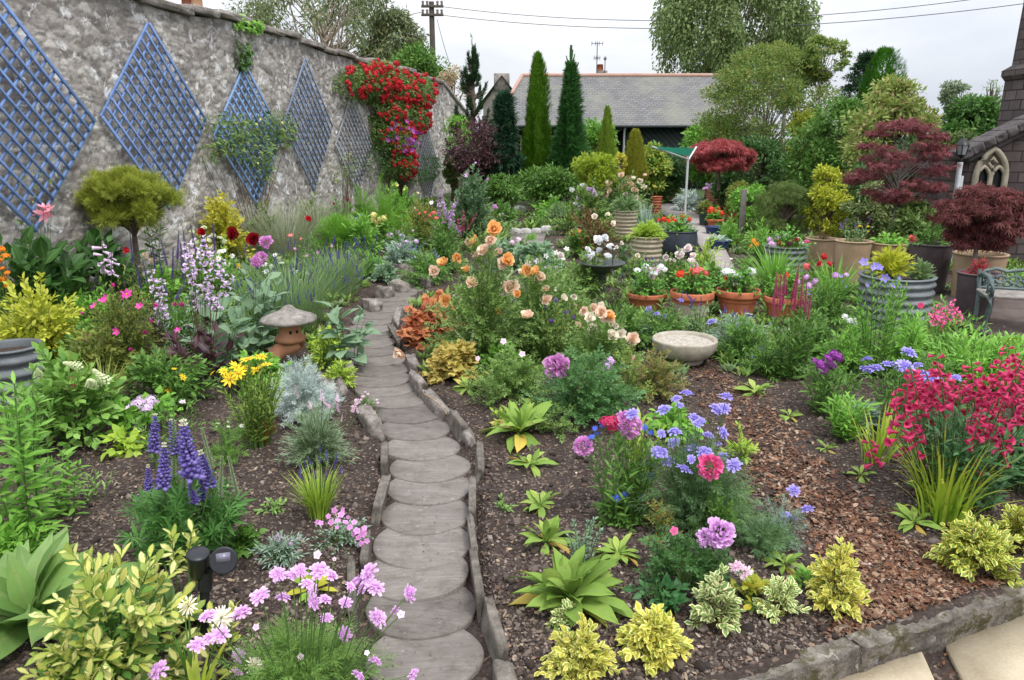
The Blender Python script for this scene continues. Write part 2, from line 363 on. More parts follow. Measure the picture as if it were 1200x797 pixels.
def terrain(x, y):
    x, y = np.asarray(x, float), np.asarray(y, float)
    h = vnoise(x*1.1, y*1.1, 0, 1)*.025+vnoise(x*4, y*4, 0, 2)*.014+vnoise(x*13, y*13, 0, 3)*.009+vnoise(x*37, y*37, 0, 4)*.006
    d = polydist(x, y, PATH); k = 1-smooth(.27, .36, d)
    h = h*(1-k*.75)+ZP*k
    s = (x-KA[0])*KN[0]+(y-KA[1])*KN[1]; k2 = smooth(.05, .09, s)*(x > KA[0]-1.2)*(y < 9)
    h = h*(1-k2)+(ZPAV-.03+vnoise(x*9, y*9, 0, 3)*.006)*k2
    far = smooth(25, 60, np.hypot(x, y))
    return h*(1-far)-far*.3
def axis(a, b, st, far, grow=1.12):
    c = list(np.arange(a, b, st)); s = st
    while c[-1] < far: s *= grow; c.append(c[-1]+s)
    s = st
    while c[0] > -far: s *= grow; c.insert(0, c[0]-s)
    return np.array(c)
gx = axis(-3.6, 4.6, .028, 700); gy0 = list(np.arange(1.7, 8.5, .028)); s_ = .028
while gy0[-1] < 900: s_ *= 1.025; gy0.append(gy0[-1]+s_)
s_ = .03
while gy0[0] > -300: s_ *= 1.3; gy0.insert(0, gy0[0]-s_)
gy = np.array(gy0); X, Y = np.meshgrid(gx, gy); Z = terrain(X, Y); nx, ny = len(gx), len(gy)
i = (np.arange(ny-1)*nx)[:, None]+np.arange(nx-1)[None]
g = Geo(); g.add(np.stack([X, Y, Z], 2).reshape(-1, 3), np.stack([i, i+1, i+nx+1, i+nx], 2).reshape(-1, 4), np.stack([X, Y], 2).reshape(-1, 2))
m, t = nt('soil'); tc = nd(t, 'ShaderNodeTexCoord'); ob = tc.outputs['Object']
n1 = noise(t, 3, 8, .7, ob); n2 = noise(t, 45, 6, .75, ob); n3 = noise(t, 160, 3, .6, ob)
vo = nd(t, 'ShaderNodeTexVoronoi'); vo.inputs['Scale'].default_value = 55; t.links.new(ob, vo.inputs['Vector'])
f = mth(t, 'ADD', mth(t, 'MULTIPLY', n1.outputs[0], .35), mth(t, 'ADD', mth(t, 'MULTIPLY', n2.outputs[0], .45), mth(t, 'MULTIPLY', n3.outputs[0], .2)))
c = ramp(t, f, [(.3, lin(40, 33, 30)), (.5, lin(72, 62, 57)), (.66, lin(102, 91, 84)), (.8, lin(140, 128, 120))]).outputs[0]
sp = nd(t, 'ShaderNodeSeparateColor'); t.links.new(vo.outputs['Color'], sp.inputs[0])
c = mixc(t, ramp(t, sp.outputs[0], [(.86, (0, 0, 0)), (.9, (.5, .5, .5))]).outputs[0], c, lin(150, 128, 112))
sx = nd(t, 'ShaderNodeSeparateXYZ'); t.links.new(ob, sx.inputs[0])
farf = ramp(t, mth(t, 'MULTIPLY', sx.outputs[1], .01), [(.2, (0, 0, 0)), (.34, (1, 1, 1))]).outputs[0]
c = mixc(t, farf, c, lin(70, 96, 50))
hh = mth(t, 'ADD', mth(t, 'MULTIPLY', f, 1.0), mth(t, 'MULTIPLY', vo.outputs['Distance'], .5))
out(t, bsdf(t, c, .95, bumpn(t, hh, .9, .03), .15).outputs[0])
tag(g.build('ground', m, smooth_=True), kind='structure')
def TZ(p):
    return float(terrain(p[0], p[1]))
# ------------------------------------------------------------------ crumbs of soil, bark mulch, litter
CHIP = leafT(.45, 2, .12, .12, .5, .6, .35); BOXT = Geo(); rock(BOXT, (0, 0, 0), (1, 1, 1), None, 1, .3, .7, 3); BOXT = BOXT.tmpl()
def chipT(k):                                   # ragged flat splinter of bark
    r = np.random.default_rng(k); n = 7; a = np.linspace(0, 2*PI, n, endpoint=False)+r.normal(0, .2, n); rr = r.uniform(.28, .6, n); v = np.stack([np.cos(a)*rr*(r.uniform(.3, .75) if k < 6 else r.uniform(.12, .2)), np.sin(a)*rr, r.normal(0, .07, n)], 1)
    v = np.concatenate([[[0, 0, .07]], v, [[0, 0, -.05]]]); g = Geo(); g.add(v, np.array([[0, 1+i, 1+(i+1) % n] for i in range(n)]), np.full((len(v), 2), .3)); return g.tmpl()
CHIPS = [chipT(k) for k in range(10)]
def inpoly(x, y, poly):
    r = np.zeros(np.shape(x), bool); n = len(poly)
    for a in range(n):
        x1, y1 = poly[a]; x2, y2 = poly[(a+1) % n]
        r ^= ((y1 > y) != (y2 > y)) & (x < (x2-x1)*(y-y1)/(y2-y1+1e-12)+x1)
    return r
MULCH = np.array([G(*p)[:2] for p in [(795, 424), (815, 455), (842, 490), (862, 520), (880, 560), (930, 610), (962, 655), (985, 700), (990, 748), (1192, 678), (1120, 655), (1060, 630), (1020, 600), (985, 560), (950, 530), (920, 495), (890, 462), (850, 436), (840, 420)]])
def scatter(n, x0, x1, y0, y1, keep):
    # even in the picture: sample rows by perspective
    y = 1/(1/y0+(1/y1-1/y0)*rng.random(n)); x = U(x0, x1, n)*y; k = keep(x, y); return x[k], y[k]
def litter(name, n, keep, T, size, mat, zoff=.004, flat=.35, y1=9.0, kind='stuff', sc3=None):
    x, y = scatter(n, -.72, .72, 2.3, y1, keep); z = terrain(x, y)+zoff
    up = np.stack([U(-flat, flat, len(x)), U(-flat, flat, len(x)), np.ones(len(x))], 1)
    a = U(0, 2*PI, len(x)); M = frames(np.stack([np.cos(a), np.sin(a), U(-flat, flat, len(x))], 1), up, 0.05)
    s = U(size[0], size[1], len(x)); s = s if sc3 is None else s[:, None]*np.stack([U(*q, len(x)) for q in sc3], 1)
    g = Geo(); pts = np.stack([x, y, z], 1); Ts = T if isinstance(T, list) else [T]; w_ = rng.integers(0, len(Ts), len(x))
    for k, T_ in enumerate(Ts): g.inst(T_, M[w_ == k], pts[w_ == k], s[w_ == k])
    return tag(g.build(name, mat), kind=kind)
off_path = lambda x, y: (polydist(x, y, PATH) > .3) & (((x-KA[0])*KN[0]+(y-KA[1])*KN[1] < .0))
soilM = leafM('soil_crumb', ['2c2522', '453a34', '5c5049', '776a61', '3a312c', '94877c'], rib=0, trans=0, rough=.95)
litter('soil_crumbs', 60000, lambda x, y: off_path(x, y) & ~inpoly(x, y, MULCH), BOXT, (.003, .015), soilM, .001, .6, sc3=((.8, 1.2), (.8, 1.2), (.5, .9)))
litter('soil_clods', 1500, lambda x, y: off_path(x, y) & ~inpoly(x, y, MULCH), BOXT, (.016, .042), soilM, .004, .6, sc3=((.8, 1.2), (.8, 1.2), (.5, .9)))
barkM = leafM('bark_chip', ['302017', '4c3023', '66432f', '7c543d', '402a20', '6e4c3a', '94775f', '573a2c', 'a8927c', '382922'], rib=0, trans=0, rough=.85)
bnz = lambda x, y: inpoly(x+vnoise(x*5, y*5, 0, 9)*.1+rng.normal(0, .04, len(x)), y+vnoise(x*5, y*5, 0, 8)*.1+rng.normal(0, .04, len(x)), MULCH) & off_path(x, y)
litter('bark_mulch', 170000, bnz, CHIPS, (.012, .056), barkM, .008, .5)
litter('bark_litter', 6000, lambda x, y: off_path(x, y), CHIPS, (.01, .045), leafM('litter', ['5b4338', '8a7260', '6b5c50', 'a08a74', '4a3c34', 'b4a492'], rib=0, trans=0, rough=.9), .006, .4)
litter('fallen_petals', 230, lambda x, y: off_path(x, y) & (x > .3), kiteT(.7), (.012, .028), leafM('fallen_petal', ['efe6e0', 'e2c8d8', 'f1e2b8', 'd9a7c0'], rib=0), .012, .3)
bs = lambda x, y: ((x-KA[0])*KN[0]+(y-KA[1])*KN[1] > .12) & (x > .6) & (y < 4.6)
PAVA = np.array([G(x, y, ZPAV)[:2] for x, y in [(905, 830), (960, 795), (1066, 752), (1077, 756), (1102, 812), (1105, 840)]])
PAVB = np.array([G(x, y, ZPAV)[:2] for x, y in [(1109, 757), (1140, 737), (1168, 727), (1190, 723), (1330, 700), (1330, 850), (1160, 840), (1130, 795)]])
PAVC = np.array([G(x, y, ZPAV)[:2] for x, y in [(1186, 719), (1240, 701), (1330, 680), (1330, 694), (1192, 721)]])
litter('gap_mulch', 5200, lambda x, y: bs(x, y) & ~inpoly(x, y, PAVA) & ~inpoly(x, y, PAVB), CHIPS, (.016, .06), barkM, .008, .5, y1=5)
# ------------------------------------------------------------------ stepping discs of the path
ORD = ['front', 'second', 'third', 'fourth', 'fifth', 'sixth', 'seventh', 'eighth', 'ninth', 'tenth', 'eleventh', 'twelfth', 'thirteenth', 'fourteenth', 'fifteenth', 'sixteenth', 'seventeenth', 'eighteenth', 'nineteenth', 'twentieth', 'twenty-first', 'twenty-second', 'twenty-third', 'twenty-fourth', 'twenty-fifth', 'twenty-sixth', 'twenty-seventh', 'twenty-eighth', 'twenty-ninth', 'thirtieth', 'thirty-first', 'thirty-second', 'thirty-third', 'thirty-fourth']
m, t = nt('log_disc'); tc = nd(t, 'ShaderNodeTexCoord'); ob = tc.outputs['Object']; oi = nd(t, 'ShaderNodeObjectInfo')
mp = nd(t, 'ShaderNodeMapping'); mp.inputs['Scale'].default_value = (4, 42, 10); t.links.new(ob, mp.inputs[0])
n1 = noise(t, 1, 6, .6, mp.outputs[0], 1.2); n2 = noise(t, 6, 6, .65, ob); n3 = noise(t, 120, 3, .6, ob)
mp2 = nd(t, 'ShaderNodeMapping'); mp2.inputs['Scale'].default_value = (2.2, 13, 3); t.links.new(ob, mp2.inputs[0])
ad = nd(t, 'ShaderNodeVectorMath', operation='ADD'); t.links.new(mp2.outputs[0], ad.inputs[0]); cmb = nd(t, 'ShaderNodeCombineXYZ'); t.links.new(mth(t, 'MULTIPLY', oi.outputs['Random'], 40.0), cmb.inputs[0]); t.links.new(cmb.outputs[0], ad.inputs[1])
n4 = noise(t, 1, 4, .55, ad.outputs[0], .8)
crack = ramp(t, mth(t, 'ABSOLUTE', mth(t, 'SUBTRACT', n4.outputs[0], .5)), [(0.0, (0, 0, 0)), (.007, (1, 1, 1))]).outputs[0]
f = mth(t, 'ADD', mth(t, 'MULTIPLY', n1.outputs[0], .45), mth(t, 'ADD', mth(t, 'MULTIPLY', n2.outputs[0], .4), mth(t, 'MULTIPLY', n3.outputs[0], .15)))
c = ramp(t, f, [(.32, lin(96, 90, 85)), (.5, lin(121, 114, 108)), (.68, lin(141, 134, 128))]).outputs[0]
c = mixc(t, mth(t, 'MULTIPLY', mth(t, 'SUBTRACT', 1.0, crack), .5), c, lin(66, 56, 50))
ad2 = nd(t, 'ShaderNodeVectorMath', operation='ADD'); t.links.new(ob, ad2.inputs[0]); t.links.new(cmb.outputs[0], ad2.inputs[1]); n6 = noise(t, 7, 6, .7, ad2.outputs[0])
c = mixc(t, mth(t, 'MULTIPLY', ramp(t, n6.outputs[0], [(.5, (0, 0, 0)), (.64, (1, 1, 1))]).outputs[0], .5), c, lin(88, 78, 68)); n7 = noise(t, 16, 5, .7, ad2.outputs[0]); c = mixc(t, mth(t, 'MULTIPLY', ramp(t, n7.outputs[0], [(.62, (0, 0, 0)), (.68, (1, 1, 1))]).outputs[0], .4), c, lin(176, 170, 162))
h = nd(t, 'ShaderNodeHueSaturation'); t.links.new(c, h.inputs['Color']); t.links.new(mth(t, 'ADD', .8, mth(t, 'MULTIPLY', oi.outputs['Random'], .34)), h.inputs['Value'])
out(t, bsdf(t, h.outputs[0], .85, bumpn(t, mth(t, 'ADD', f, mth(t, 'MULTIPLY', crack, .4)), .4, .006), .25).outputs[0]); discM = m
disc_px = [(503, 838, 135), (498, 768, 127), (494, 710, 120), (488, 670, 115), (495, 635, 109), (499, 601, 98), (503, 570, 93), (504, 546, 88), (495, 523, 82), (487, 501, 78), (480, 483, 74), (466, 467, 66), (452, 454, 68), (448, 444, 65), (446, 432, 62), (442, 421, 60), (438, 410, 58), (435, 401, 55), (434, 392, 52), (435, 384, 50), (438, 376, 47), (442, 369, 46), (448, 362, 44), (454, 355, 43), (460, 349, 42), (467, 343, 41), (475, 338, 40), (484, 333, 39), (495, 329, 38)]
PD = []
for k, (x, y, wpx) in enumerate(disc_px):
    p = G(x, y, ZP+.02); r = wpx/S(y, ZP)/2*1.06; PD.append((p, r))
    g = Geo(); th = .045
    prof = [(0, 0), (r*.4, .0), (r*.8, .0), (r*.98, -.001), (r, -.005), (r*.995, -th)]
    lathe(g, prof, 56, 0, sx=1, sy=1.0)
    v = g.v[0]; a = np.arctan2(v[:, 1], v[:, 0]); v[:, :2] *= (1+.014*np.sin(a*2+k)+.01*np.sin(a*5+k*2))[:, None]
    v[:, 2] += vnoise(v[:, 0]*9, v[:, 1]*9, k, 3)*.002
    o = g.build('stepping_disc', discM, None, p, smooth_=True)
    o.rotation_euler = (math.radians(-1.9)+rng.normal(0, .008), rng.normal(0, .012), U(-.25, .25))
    where = 'by the pink scabious' if y > 690 else 'between the upright edging slabs' if y > 540 else 'past the lavender' if y > 480 else 'near the stone lantern' if y > 395 else 'past the orange roses' if y > 355 else 'where the path bends away'
    tag(o, f'round grey disc {where}, {ORD[k]} from the front', 'stepping stone', 'discs paving the winding path')
on_path = lambda x, y: (polydist(x, y, PATH) < .3) & (y < 6.5)
x, y = scatter(1500, -.4, .2, 2.3, 6.5, lambda x, y: (polydist(x, y, PATH) < .26) & (vnoise(x*4, y*4, 0, 5) > -.1)); a = U(0, 6.28, len(x)); g = Geo()
M = frames(np.stack([np.cos(a), np.sin(a), 0*a], 1), None, .1); sz_ = U(.003, .016, len(x))
for k in range(4): g.inst(CHIPS[k], M[k::4], np.stack([x, y, 0*x+ZP+.03], 1)[k::4], sz_[k::4])
tag(g.build('path_crumbs', soilM), kind='stuff')
# ------------------------------------------------------------------ edging stones
slabM = stoneM('edging_stone', ['3c3733', '5c564f', '7a736a', '958e84'], 9, .9, .02, .9, ('b9b2a6', .66), ('5f5a3e', .66), 90)
rockM = stoneM('edging_rock', ['4a4440', '6e6660', '8e867f', 'aaa29b'], 12, .9, .025, .9, ('cfc8c4', .62), ('6a6646', .66), 70)
def edging(a, b, h, th, kind, label, z=-.13, n=[0]):
    """a, b: the two ends of the stone's foot on the path side, as pixels of its top edge"""
    n[0] += 1; zt = h
    A, B = G(a[0], a[1], zt), G(b[0], b[1], zt); A[2] = B[2] = 0; L = max(np.linalg.norm(B-A)*.92, .08); th *= .8 if kind == 'slab' else .9; ang = math.atan2(B[1]-A[1], B[0]-A[0]); c = (A+B)/2
    g = Geo(); hh = zt-z
    if kind == 'slab': rock(g, (0, 0, hh/2), (L, th, hh), None, 9, .05, .96, n[0]*1.7)
    else: rock(g, (0, 0, hh/2), (L, th, hh), None, 6, .13, .62, n[0]*1.7)
    o = g.build('edging_slab' if kind == 'slab' else 'edging_rock', slabM if kind == 'slab' else rockM, None, (c[0], c[1], z-.02+rng.normal(0, .012)), smooth_=False); o.rotation_euler = (rng.normal(0, .09), rng.normal(0, .03), ang)
    return tag(o, label, 'edging stone', 'stones edging the winding path')
R_ = 'edging beside the bed of foxglove rosettes'; L_ = 'edging beside the lavender side of the path'
for a, b, h, th, k, lab in [
    ((588, 765), (612, 850), .07, .10, 'slab', 'thick grey corner slab lying at the front end of the path'),
    ((563, 688), (583, 752), .11, .05, 'slab', 'tallest upright grey slab at the front of the rosette bed edging'),
    ((557, 637), (567, 700), .1, .05, 'slab', 'upright mossy grey slab just behind the tallest one'),
    ((551, 598), (557, 641), .08, .045, 'slab', 'narrow upright grey slab before the path straightens, rosette bed side'),
    ((553, 553), (553, 594), .08, .055, 'slab', 'straight square-topped grey slab level with the third foxglove rosette'),
    ((556, 513), (557, 549), .07, .055, 'slab', 'narrow weathered slab level with the second foxglove rosette'),
    ((546, 494), (554, 511), .07, .08, 'rock', 'small pale rounded rock beside the first foxglove rosette'),
    ((526, 476), (541, 498), .09, .07, 'slab', 'leaning grey slab opposite the pale lavender, with a twig against it'),
    ((497, 449), (524, 475), .09, .10, 'rock', 'long flat grey rock below the yellow heuchera'),
    ((482, 429), (496, 449), .09, .1, 'rock', 'square grey rock below the peach rose that lies on the edge'),
    ((478, 411), (489, 427), .07, .1, 'rock', 'small brown mossy rock between heuchera and path'),
    ((461, 376), (475, 399), .07, .08, 'slab', 'grey slab beneath the orange heuchera leaves'),
    ((470, 357), (464, 374), .06, .1, 'rock', 'worn grey rock above the orange heuchera, path side'),
    ((484, 347), (474, 356), .06, .12, 'rock', 'low brown rock behind the orange heuchera'),
    ((412, 648), (414, 715), .06, .05, 'slab', 'long upright slab nearest the pink scabious, lavender side of path'),
    ((431, 610), (427, 650), .08, .05, 'slab', 'mossy upright slab at the magenta trailing flowers'),
    ((446, 552), (434, 592), .08, .07, 'slab', 'broad leaning grey slab beside the small blue lavender'),
    ((450, 519), (449, 543), .07, .06, 'slab', 'short upright grey slab touching the broad leaning slab'),
    ((426, 464), (444, 490), .11, .13, 'rock', 'craggy pale pink-grey rock bulging toward the path'),
    ((394, 432), (405, 452), .1, .11, 'rock', 'dark brown block beside the silver santolina'),
    ((378, 437), (390, 455), .1, .12, 'rock', 'pinkish sandstone brick tucked behind the silver santolina'),
    ((404, 414), (409, 430), .06, .1, 'rock', 'small grey rock below the glaucous poppy leaves'),
    ((431, 345), (443, 353), .1, .2, 'rock', 'big grey boulder where the path starts to bend'),
    ((442, 334), (456, 337), .1, .2, 'rock', 'flat-topped grey boulder behind the biggest one at the bend'),
    ((458, 326), (476, 329), .12, .2, 'rock', 'brown layered stone at the head of the path'),
    ((462, 307), (482, 310), .1, .22, 'rock', 'dark flat stone behind the bare soil at the path head'),
    ((486, 318), (502, 324), .12, .2, 'rock', 'upright grey stone closing the end of the path'),
    ((500, 322), (520, 322), .1, .2, 'rock', 'low pale stone beyond the path end, toward the orange roses'),
    ((440, 309), (458, 305), .1, .18, 'rock', 'long thin stone half hidden behind the green mound')]:
    edging(a, b, h, th, k, lab)
g = Geo(); a_, b_ = G(497, 462, .1), G(524, 486, .1); tubes(g, bez(a_*0, (b_-a_)*.5+np.array([.01, .02, .03]), b_-a_, 8), np.linspace(.007, .004, 8), 6); tag(g.build('fallen_twig', plainM('dry_twig', (150, 124, 96), .8), None, a_), 'bare dry twig lying across the edging opposite the pale lavender', 'twig')
# pale cobbles by the flagged clearing in the middle of the garden
for k, (x, y, w_, lab) in enumerate([(604, 274, 12, 'round pale cobble starting the short row in mid garden'), (616, 274, 12, 'second round pale cobble of the row in mid garden'), (628, 273, 11, 'third pale cobble of the row in mid garden'), (640, 271, 12, 'light grey cobble ending the row in mid garden'), (672, 270, 10, 'small grey cobble lying apart from the row, by the marigolds'), (609, 249, 14, 'flat brown stone step behind the cobble row')]):
    p = G(x, y+2); s = w_/S(y); g = Geo(); rock(g, (0, 0, s*.3), (s, s*.8, s*.7), None, 4, .06, .3, k+40)
    tag(g.build('cobble_stone', stoneM('cobble', ['8d8a86', 'b4b1ad', 'cfccc8'], 9, .4), None, p, smooth_=True), lab, 'cobble', 'pale cobbles in mid garden')
# ------------------------------------------------------------------ front kerb and paving
kerbM = stoneM('kerb_stone', ['302c28', '57504a', '7c756c', 'a39b90'], 7, 1.0, .03, .95, ('a09a90', .58), ('4c4630', .5), 70)
KL = np.linalg.norm(KB-KA)
for k, (t0, t1, lab) in enumerate([(-.62, .262, 'mossy grey kerb stone at the cropped bottom corner, beside the loose slate'), (.268, 1.0, 'long rough grey kerb stone in front of the bark mulch'), (1.006, 1.9, 'grey kerb stone past the corner of the paving, cut by the frame')]):
    a, b = KA+KD*KL*t0, KA+KD*KL*t1; L = np.linalg.norm(b-a); c = (a+b)/2+KN*.05
    g = Geo(); rock(g, (0, 0, 0), (L, .09, .2), None, 40, .009, .965, 61+k)
    v = g.v[0]; v += np.stack([vnoise(v[:, 0]*9+k*9, v[:, 1]*20, v[:, 2]*20, q) for q in range(3)], 1)*.008+np.stack([vnoise(v[:, 0]*30+k*9, v[:, 1]*50, v[:, 2]*50, q+4) for q in range(3)], 1)*.005
    o = g.build('kerb_stone', kerbM, None, (c[0], c[1], -.088), smooth_=True); o.rotation_euler[2] = math.atan2(KD[1], KD[0]); tag(o, lab, 'kerb stone', 'kerb stones along the paving')
pavM = stoneM('paving', ['94866f', 'b2a48a', 'c4b79e', 'd2c8b2'], 2.6, .35, .01, .85, None, ('6f6450', .68), 80)
for poly, lab in ((PAVA, 'sandy paving slab below the loose slate, narrower of the two in front'), (PAVB, 'large sandy paving slab at the corner of the picture with a pointed edge'), (PAVC, 'strip of grey-brown paving against the kerb beyond the large slab')):
    g = Geo(); c = poly.mean(0); prism(g, poly-c, 0, .05, 0, .006); tag(g.build('paving_slab', pavM, None, (c[0], c[1], ZPAV-.045)), lab, 'paving slab', 'paving slabs in front of the kerb')
g = Geo(); p = G(1010, 777, ZPAV); rock(g, (0, 0, .02), (.1, .065, .05), None, 4, .12, .5, 77); tag(g.build('loose_slate', stoneM('slate_bit', ['44454a', '6c6c70', '8a8a8c'], 20, .8), None, p), 'small dark slate chip lying against the kerb on the paving', 'stone')
# gravel path in the middle distance and flags under the bench
def sheet(name, px, mat, dz=.012, z=0.0):
    poly = np.array([G(x, y, z)[:2] for x, y in px]); c = poly.mean(0); g = Geo(); prism(g, poly-c, 0, .03); return tag(g.build(name, mat, None, (c[0], c[1], dz)), kind='structure')
gravM = stoneM('gravel_path', ['7d746e', 'a59c97', 'c0b7b2'], 14, .6, .01, .95, None, None, 120)
sheet('gravel_path', [(770, 240), (800, 240), (830, 262), (848, 290), (862, 320), (880, 345), (850, 345), (826, 300), (806, 268), (775, 252)], gravM)
sheet('flagged_path', [(596, 276), (640, 275), (634, 296), (604, 298)], stoneM('flags_dark', ['5a5450', '7c746e', '989089'], 5, .5, .01, .95))
flagM = stoneM('flags', ['453c38', '665a54', '7c6f68'], 3, .5, .01, .9, ('b8aaa2', .62), ('5c5748', .64), 60)  # reddish-dark flags, tone darkened further to include the shade under the bench
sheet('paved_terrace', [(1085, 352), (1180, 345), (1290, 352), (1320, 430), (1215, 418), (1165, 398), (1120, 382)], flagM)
# ------------------------------------------------------------------ garden wall
WA, WB = -7.27, .153
def W(px, py, off=0.0):                     # point of the wall's face seen at a pixel
    d = ray(px, py); t = WA/(d[0]-WB*d[1]); p = d*t+np.array([0, 0, HC]); return p+WN*off
wd = np.array([WB, 1, 0])/math.hypot(WB, 1); WN = np.array([wd[1], -wd[0], 0])
Y0, Y1 = 5.0, 30.6; WL = (Y1-Y0)*math.hypot(WB, 1); W0 = np.array([WA+WB*Y0, Y0, 0])
wallroot = thing('garden_wall', 'tall old lichened rubble stone wall carrying the blue diamond trellises', 'wall', W0, rz=math.atan2(wd[1], wd[0]))
def stonewall(L, Hf, nL, nH, th, seed):
    """rubble face: x along, y=0 the face (bulging to -y), courses of uneven stones"""
    r = np.random.default_rng(seed); x = np.linspace(0, L, nL); z = np.linspace(-.1, 1, nH)
    Xg, Zg = np.meshgrid(x, z); top = Hf(x); Zg = np.where(Zg > 0, Zg*top[None], Zg*1.0)
    n = int(L*4.4/(.075*.16)); sx_, sz_ = r.uniform(-.3, L+.3, n), r.uniform(-.2, 4.5, n)
    best = np.full(Xg.shape, 9.0); sec = np.full(Xg.shape, 9.0); idx = np.zeros(Xg.shape, int)
    cell = {}
    order = np.argsort(sx_); sx_, sz_ = sx_[order], sz_[order]
    for c in range(0, nL, 24):
        a, b = Xg[0, c]-.8, Xg[0, min(c+23, nL-1)]+.8; k0, k1 = np.searchsorted(sx_, a), np.searchsorted(sx_, b)
        dx = np.abs(Xg[:, c:c+24, None]-sx_[k0:k1])*.52; dz = np.abs(Zg[:, c:c+24, None]-sz_[k0:k1])*1.35
        d = (dx**2.6+dz**2.6)**(1/2.6); part = np.partition(d, 1, 2); best[:, c:c+24], sec[:, c:c+24] = part[..., 0], part[..., 1]; idx[:, c:c+24] = d.argmin(2)+k0
    e = np.clip((sec-best)/.022, 0, 1); tone = r.random(n)[idx]
    bul = e**.6*(.005+.012*r.random(n)[idx])+vnoise(Xg*6, Zg*6, 0, 3)*.004+vnoise(Xg*17, Zg*17, 0, 6)*.006+vnoise(Xg*1.2, Zg*1.2, 0, 4)*.03
    v = np.stack([Xg, -bul, Zg], 2).reshape(-1, 3); i = (np.arange(nH-1)*nL)[:, None]+np.arange(nL-1)[None]
    uv = np.stack([tone, e], 2).reshape(-1, 2)
    return v, np.stack([i, i+1, i+nL+1, i+nL], 2).reshape(-1, 4), uv
m, t = nt('rubble_wall'); tc = nd(t, 'ShaderNodeTexCoord'); ob = tc.outputs['Object']; uv = nd(t, 'ShaderNodeUVMap'); sx = nd(t, 'ShaderNodeSeparateXYZ'); t.links.new(uv.outputs[0], sx.inputs[0])
n1 = noise(t, .7, 6, .65, ob); n2 = noise(t, 9, 8, .7, ob); n3 = noise(t, 3.4, 7, .75, ob, .5); n4 = noise(t, 40, 4, .7, ob)
f = mth(t, 'ADD', mth(t, 'MULTIPLY', sx.outputs[0], .36), mth(t, 'ADD', mth(t, 'MULTIPLY', n2.outputs[0], .45), mth(t, 'MULTIPLY', n4.outputs[0], .25)))
c = ramp(t, f, [(.2, lin(104, 98, 94)), (.42, lin(154, 147, 141)), (.58, lin(188, 181, 174)), (.76, lin(218, 212, 204))]).outputs[0]
c = mixc(t, mth(t, 'MULTIPLY', ramp(t, n1.outputs[0], [(.48, (0, 0, 0)), (.6, (1, 1, 1))]).outputs[0], .28), c, lin(92, 87, 90))
c = mixc(t, mth(t, 'MULTIPLY', mth(t, 'SUBTRACT', 1.0, sx.outputs[1]), .5), c, lin(108, 101, 95))
c = mixc(t, ramp(t, n3.outputs[0], [(.55, (0, 0, 0)), (.6, (.9, .9, .9))]).outputs[0], c, lin(232, 231, 232))
zz = nd(t, 'ShaderNodeSeparateXYZ'); t.links.new(ob, zz.inputs[0]); n8 = noise(t, 1.3, 6, .7, ob)
st = mth(t, 'ADD', mth(t, 'MULTIPLY', mth(t, 'SUBTRACT', zz.outputs[2], 2.9), .55), mth(t, 'MULTIPLY', mth(t, 'SUBTRACT', n8.outputs[0], .5), 2.4)); c = mixc(t, mth(t, 'MULTIPLY', ramp(t, st, [(.1, (0, 0, 0)), (.6, (1, 1, 1))]).outputs[0], .42), c, lin(88, 83, 83))      # weather stains below the coping
n5 = noise(t, 60, 3, .6, ob); c = mixc(t, ramp(t, n5.outputs[0], [(.63, (0, 0, 0)), (.68, (.7, .7, .7))]).outputs[0], c, lin(196, 190, 186))
n6 = noise(t, 5.2, 5, .7, ob); c = mixc(t, mth(t, 'MULTIPLY', ramp(t, n6.outputs[0], [(.62, (0, 0, 0)), (.68, (1, 1, 1))]).outputs[0], .3), c, lin(150, 126, 96))
out(t, bsdf(t, c, .95, bumpn(t, mth(t, 'ADD', n2.outputs[0], n4.outputs[0]), .55, .02), .12).outputs[0]); wallM = m
Hf = lambda x: 4.02+.05*np.sin(x*.7)+.03*np.sin(x*2.1)
v, q, uvv = stonewall(WL, Hf, 1150, 190, .5, 5); g = Geo(); g.add(v, q, uvv)
zt = Hf(np.array([0, WL]))
g.add([[0, 0, -.1], [0, .55, -.1], [0, .55, zt[0]], [0, 0, zt[0]], [WL, 0, -.1], [WL, .55, -.1], [WL, .55, zt[1]], [WL, 0, zt[1]]], np.array([[0, 3, 2, 1], [4, 5, 6, 7], [1, 2, 6, 5]]), None)
g.build('wall_face', wallM, wallroot, smooth_=True)
copM = stoneM('coping', ['4a4440', '756e68', '948c86', 'b0a8a2'], 3, .8, .03, .95, ('c4c0bc', .6), ('6a6844', .6), 40)
x_ = 0; k = 0
g = Geo()
while x_ < WL-.1:
    L = min(U(.7, 1.4), WL-x_); rock(g, (x_+L/2, .25, float(Hf(x_+L/2))+.075+rng.normal(0, .008)), (L-.012, .7, .115), None, 6, .03, .9, k+100); x_ += L; k += 1
g.build('coping', copM, wallroot)
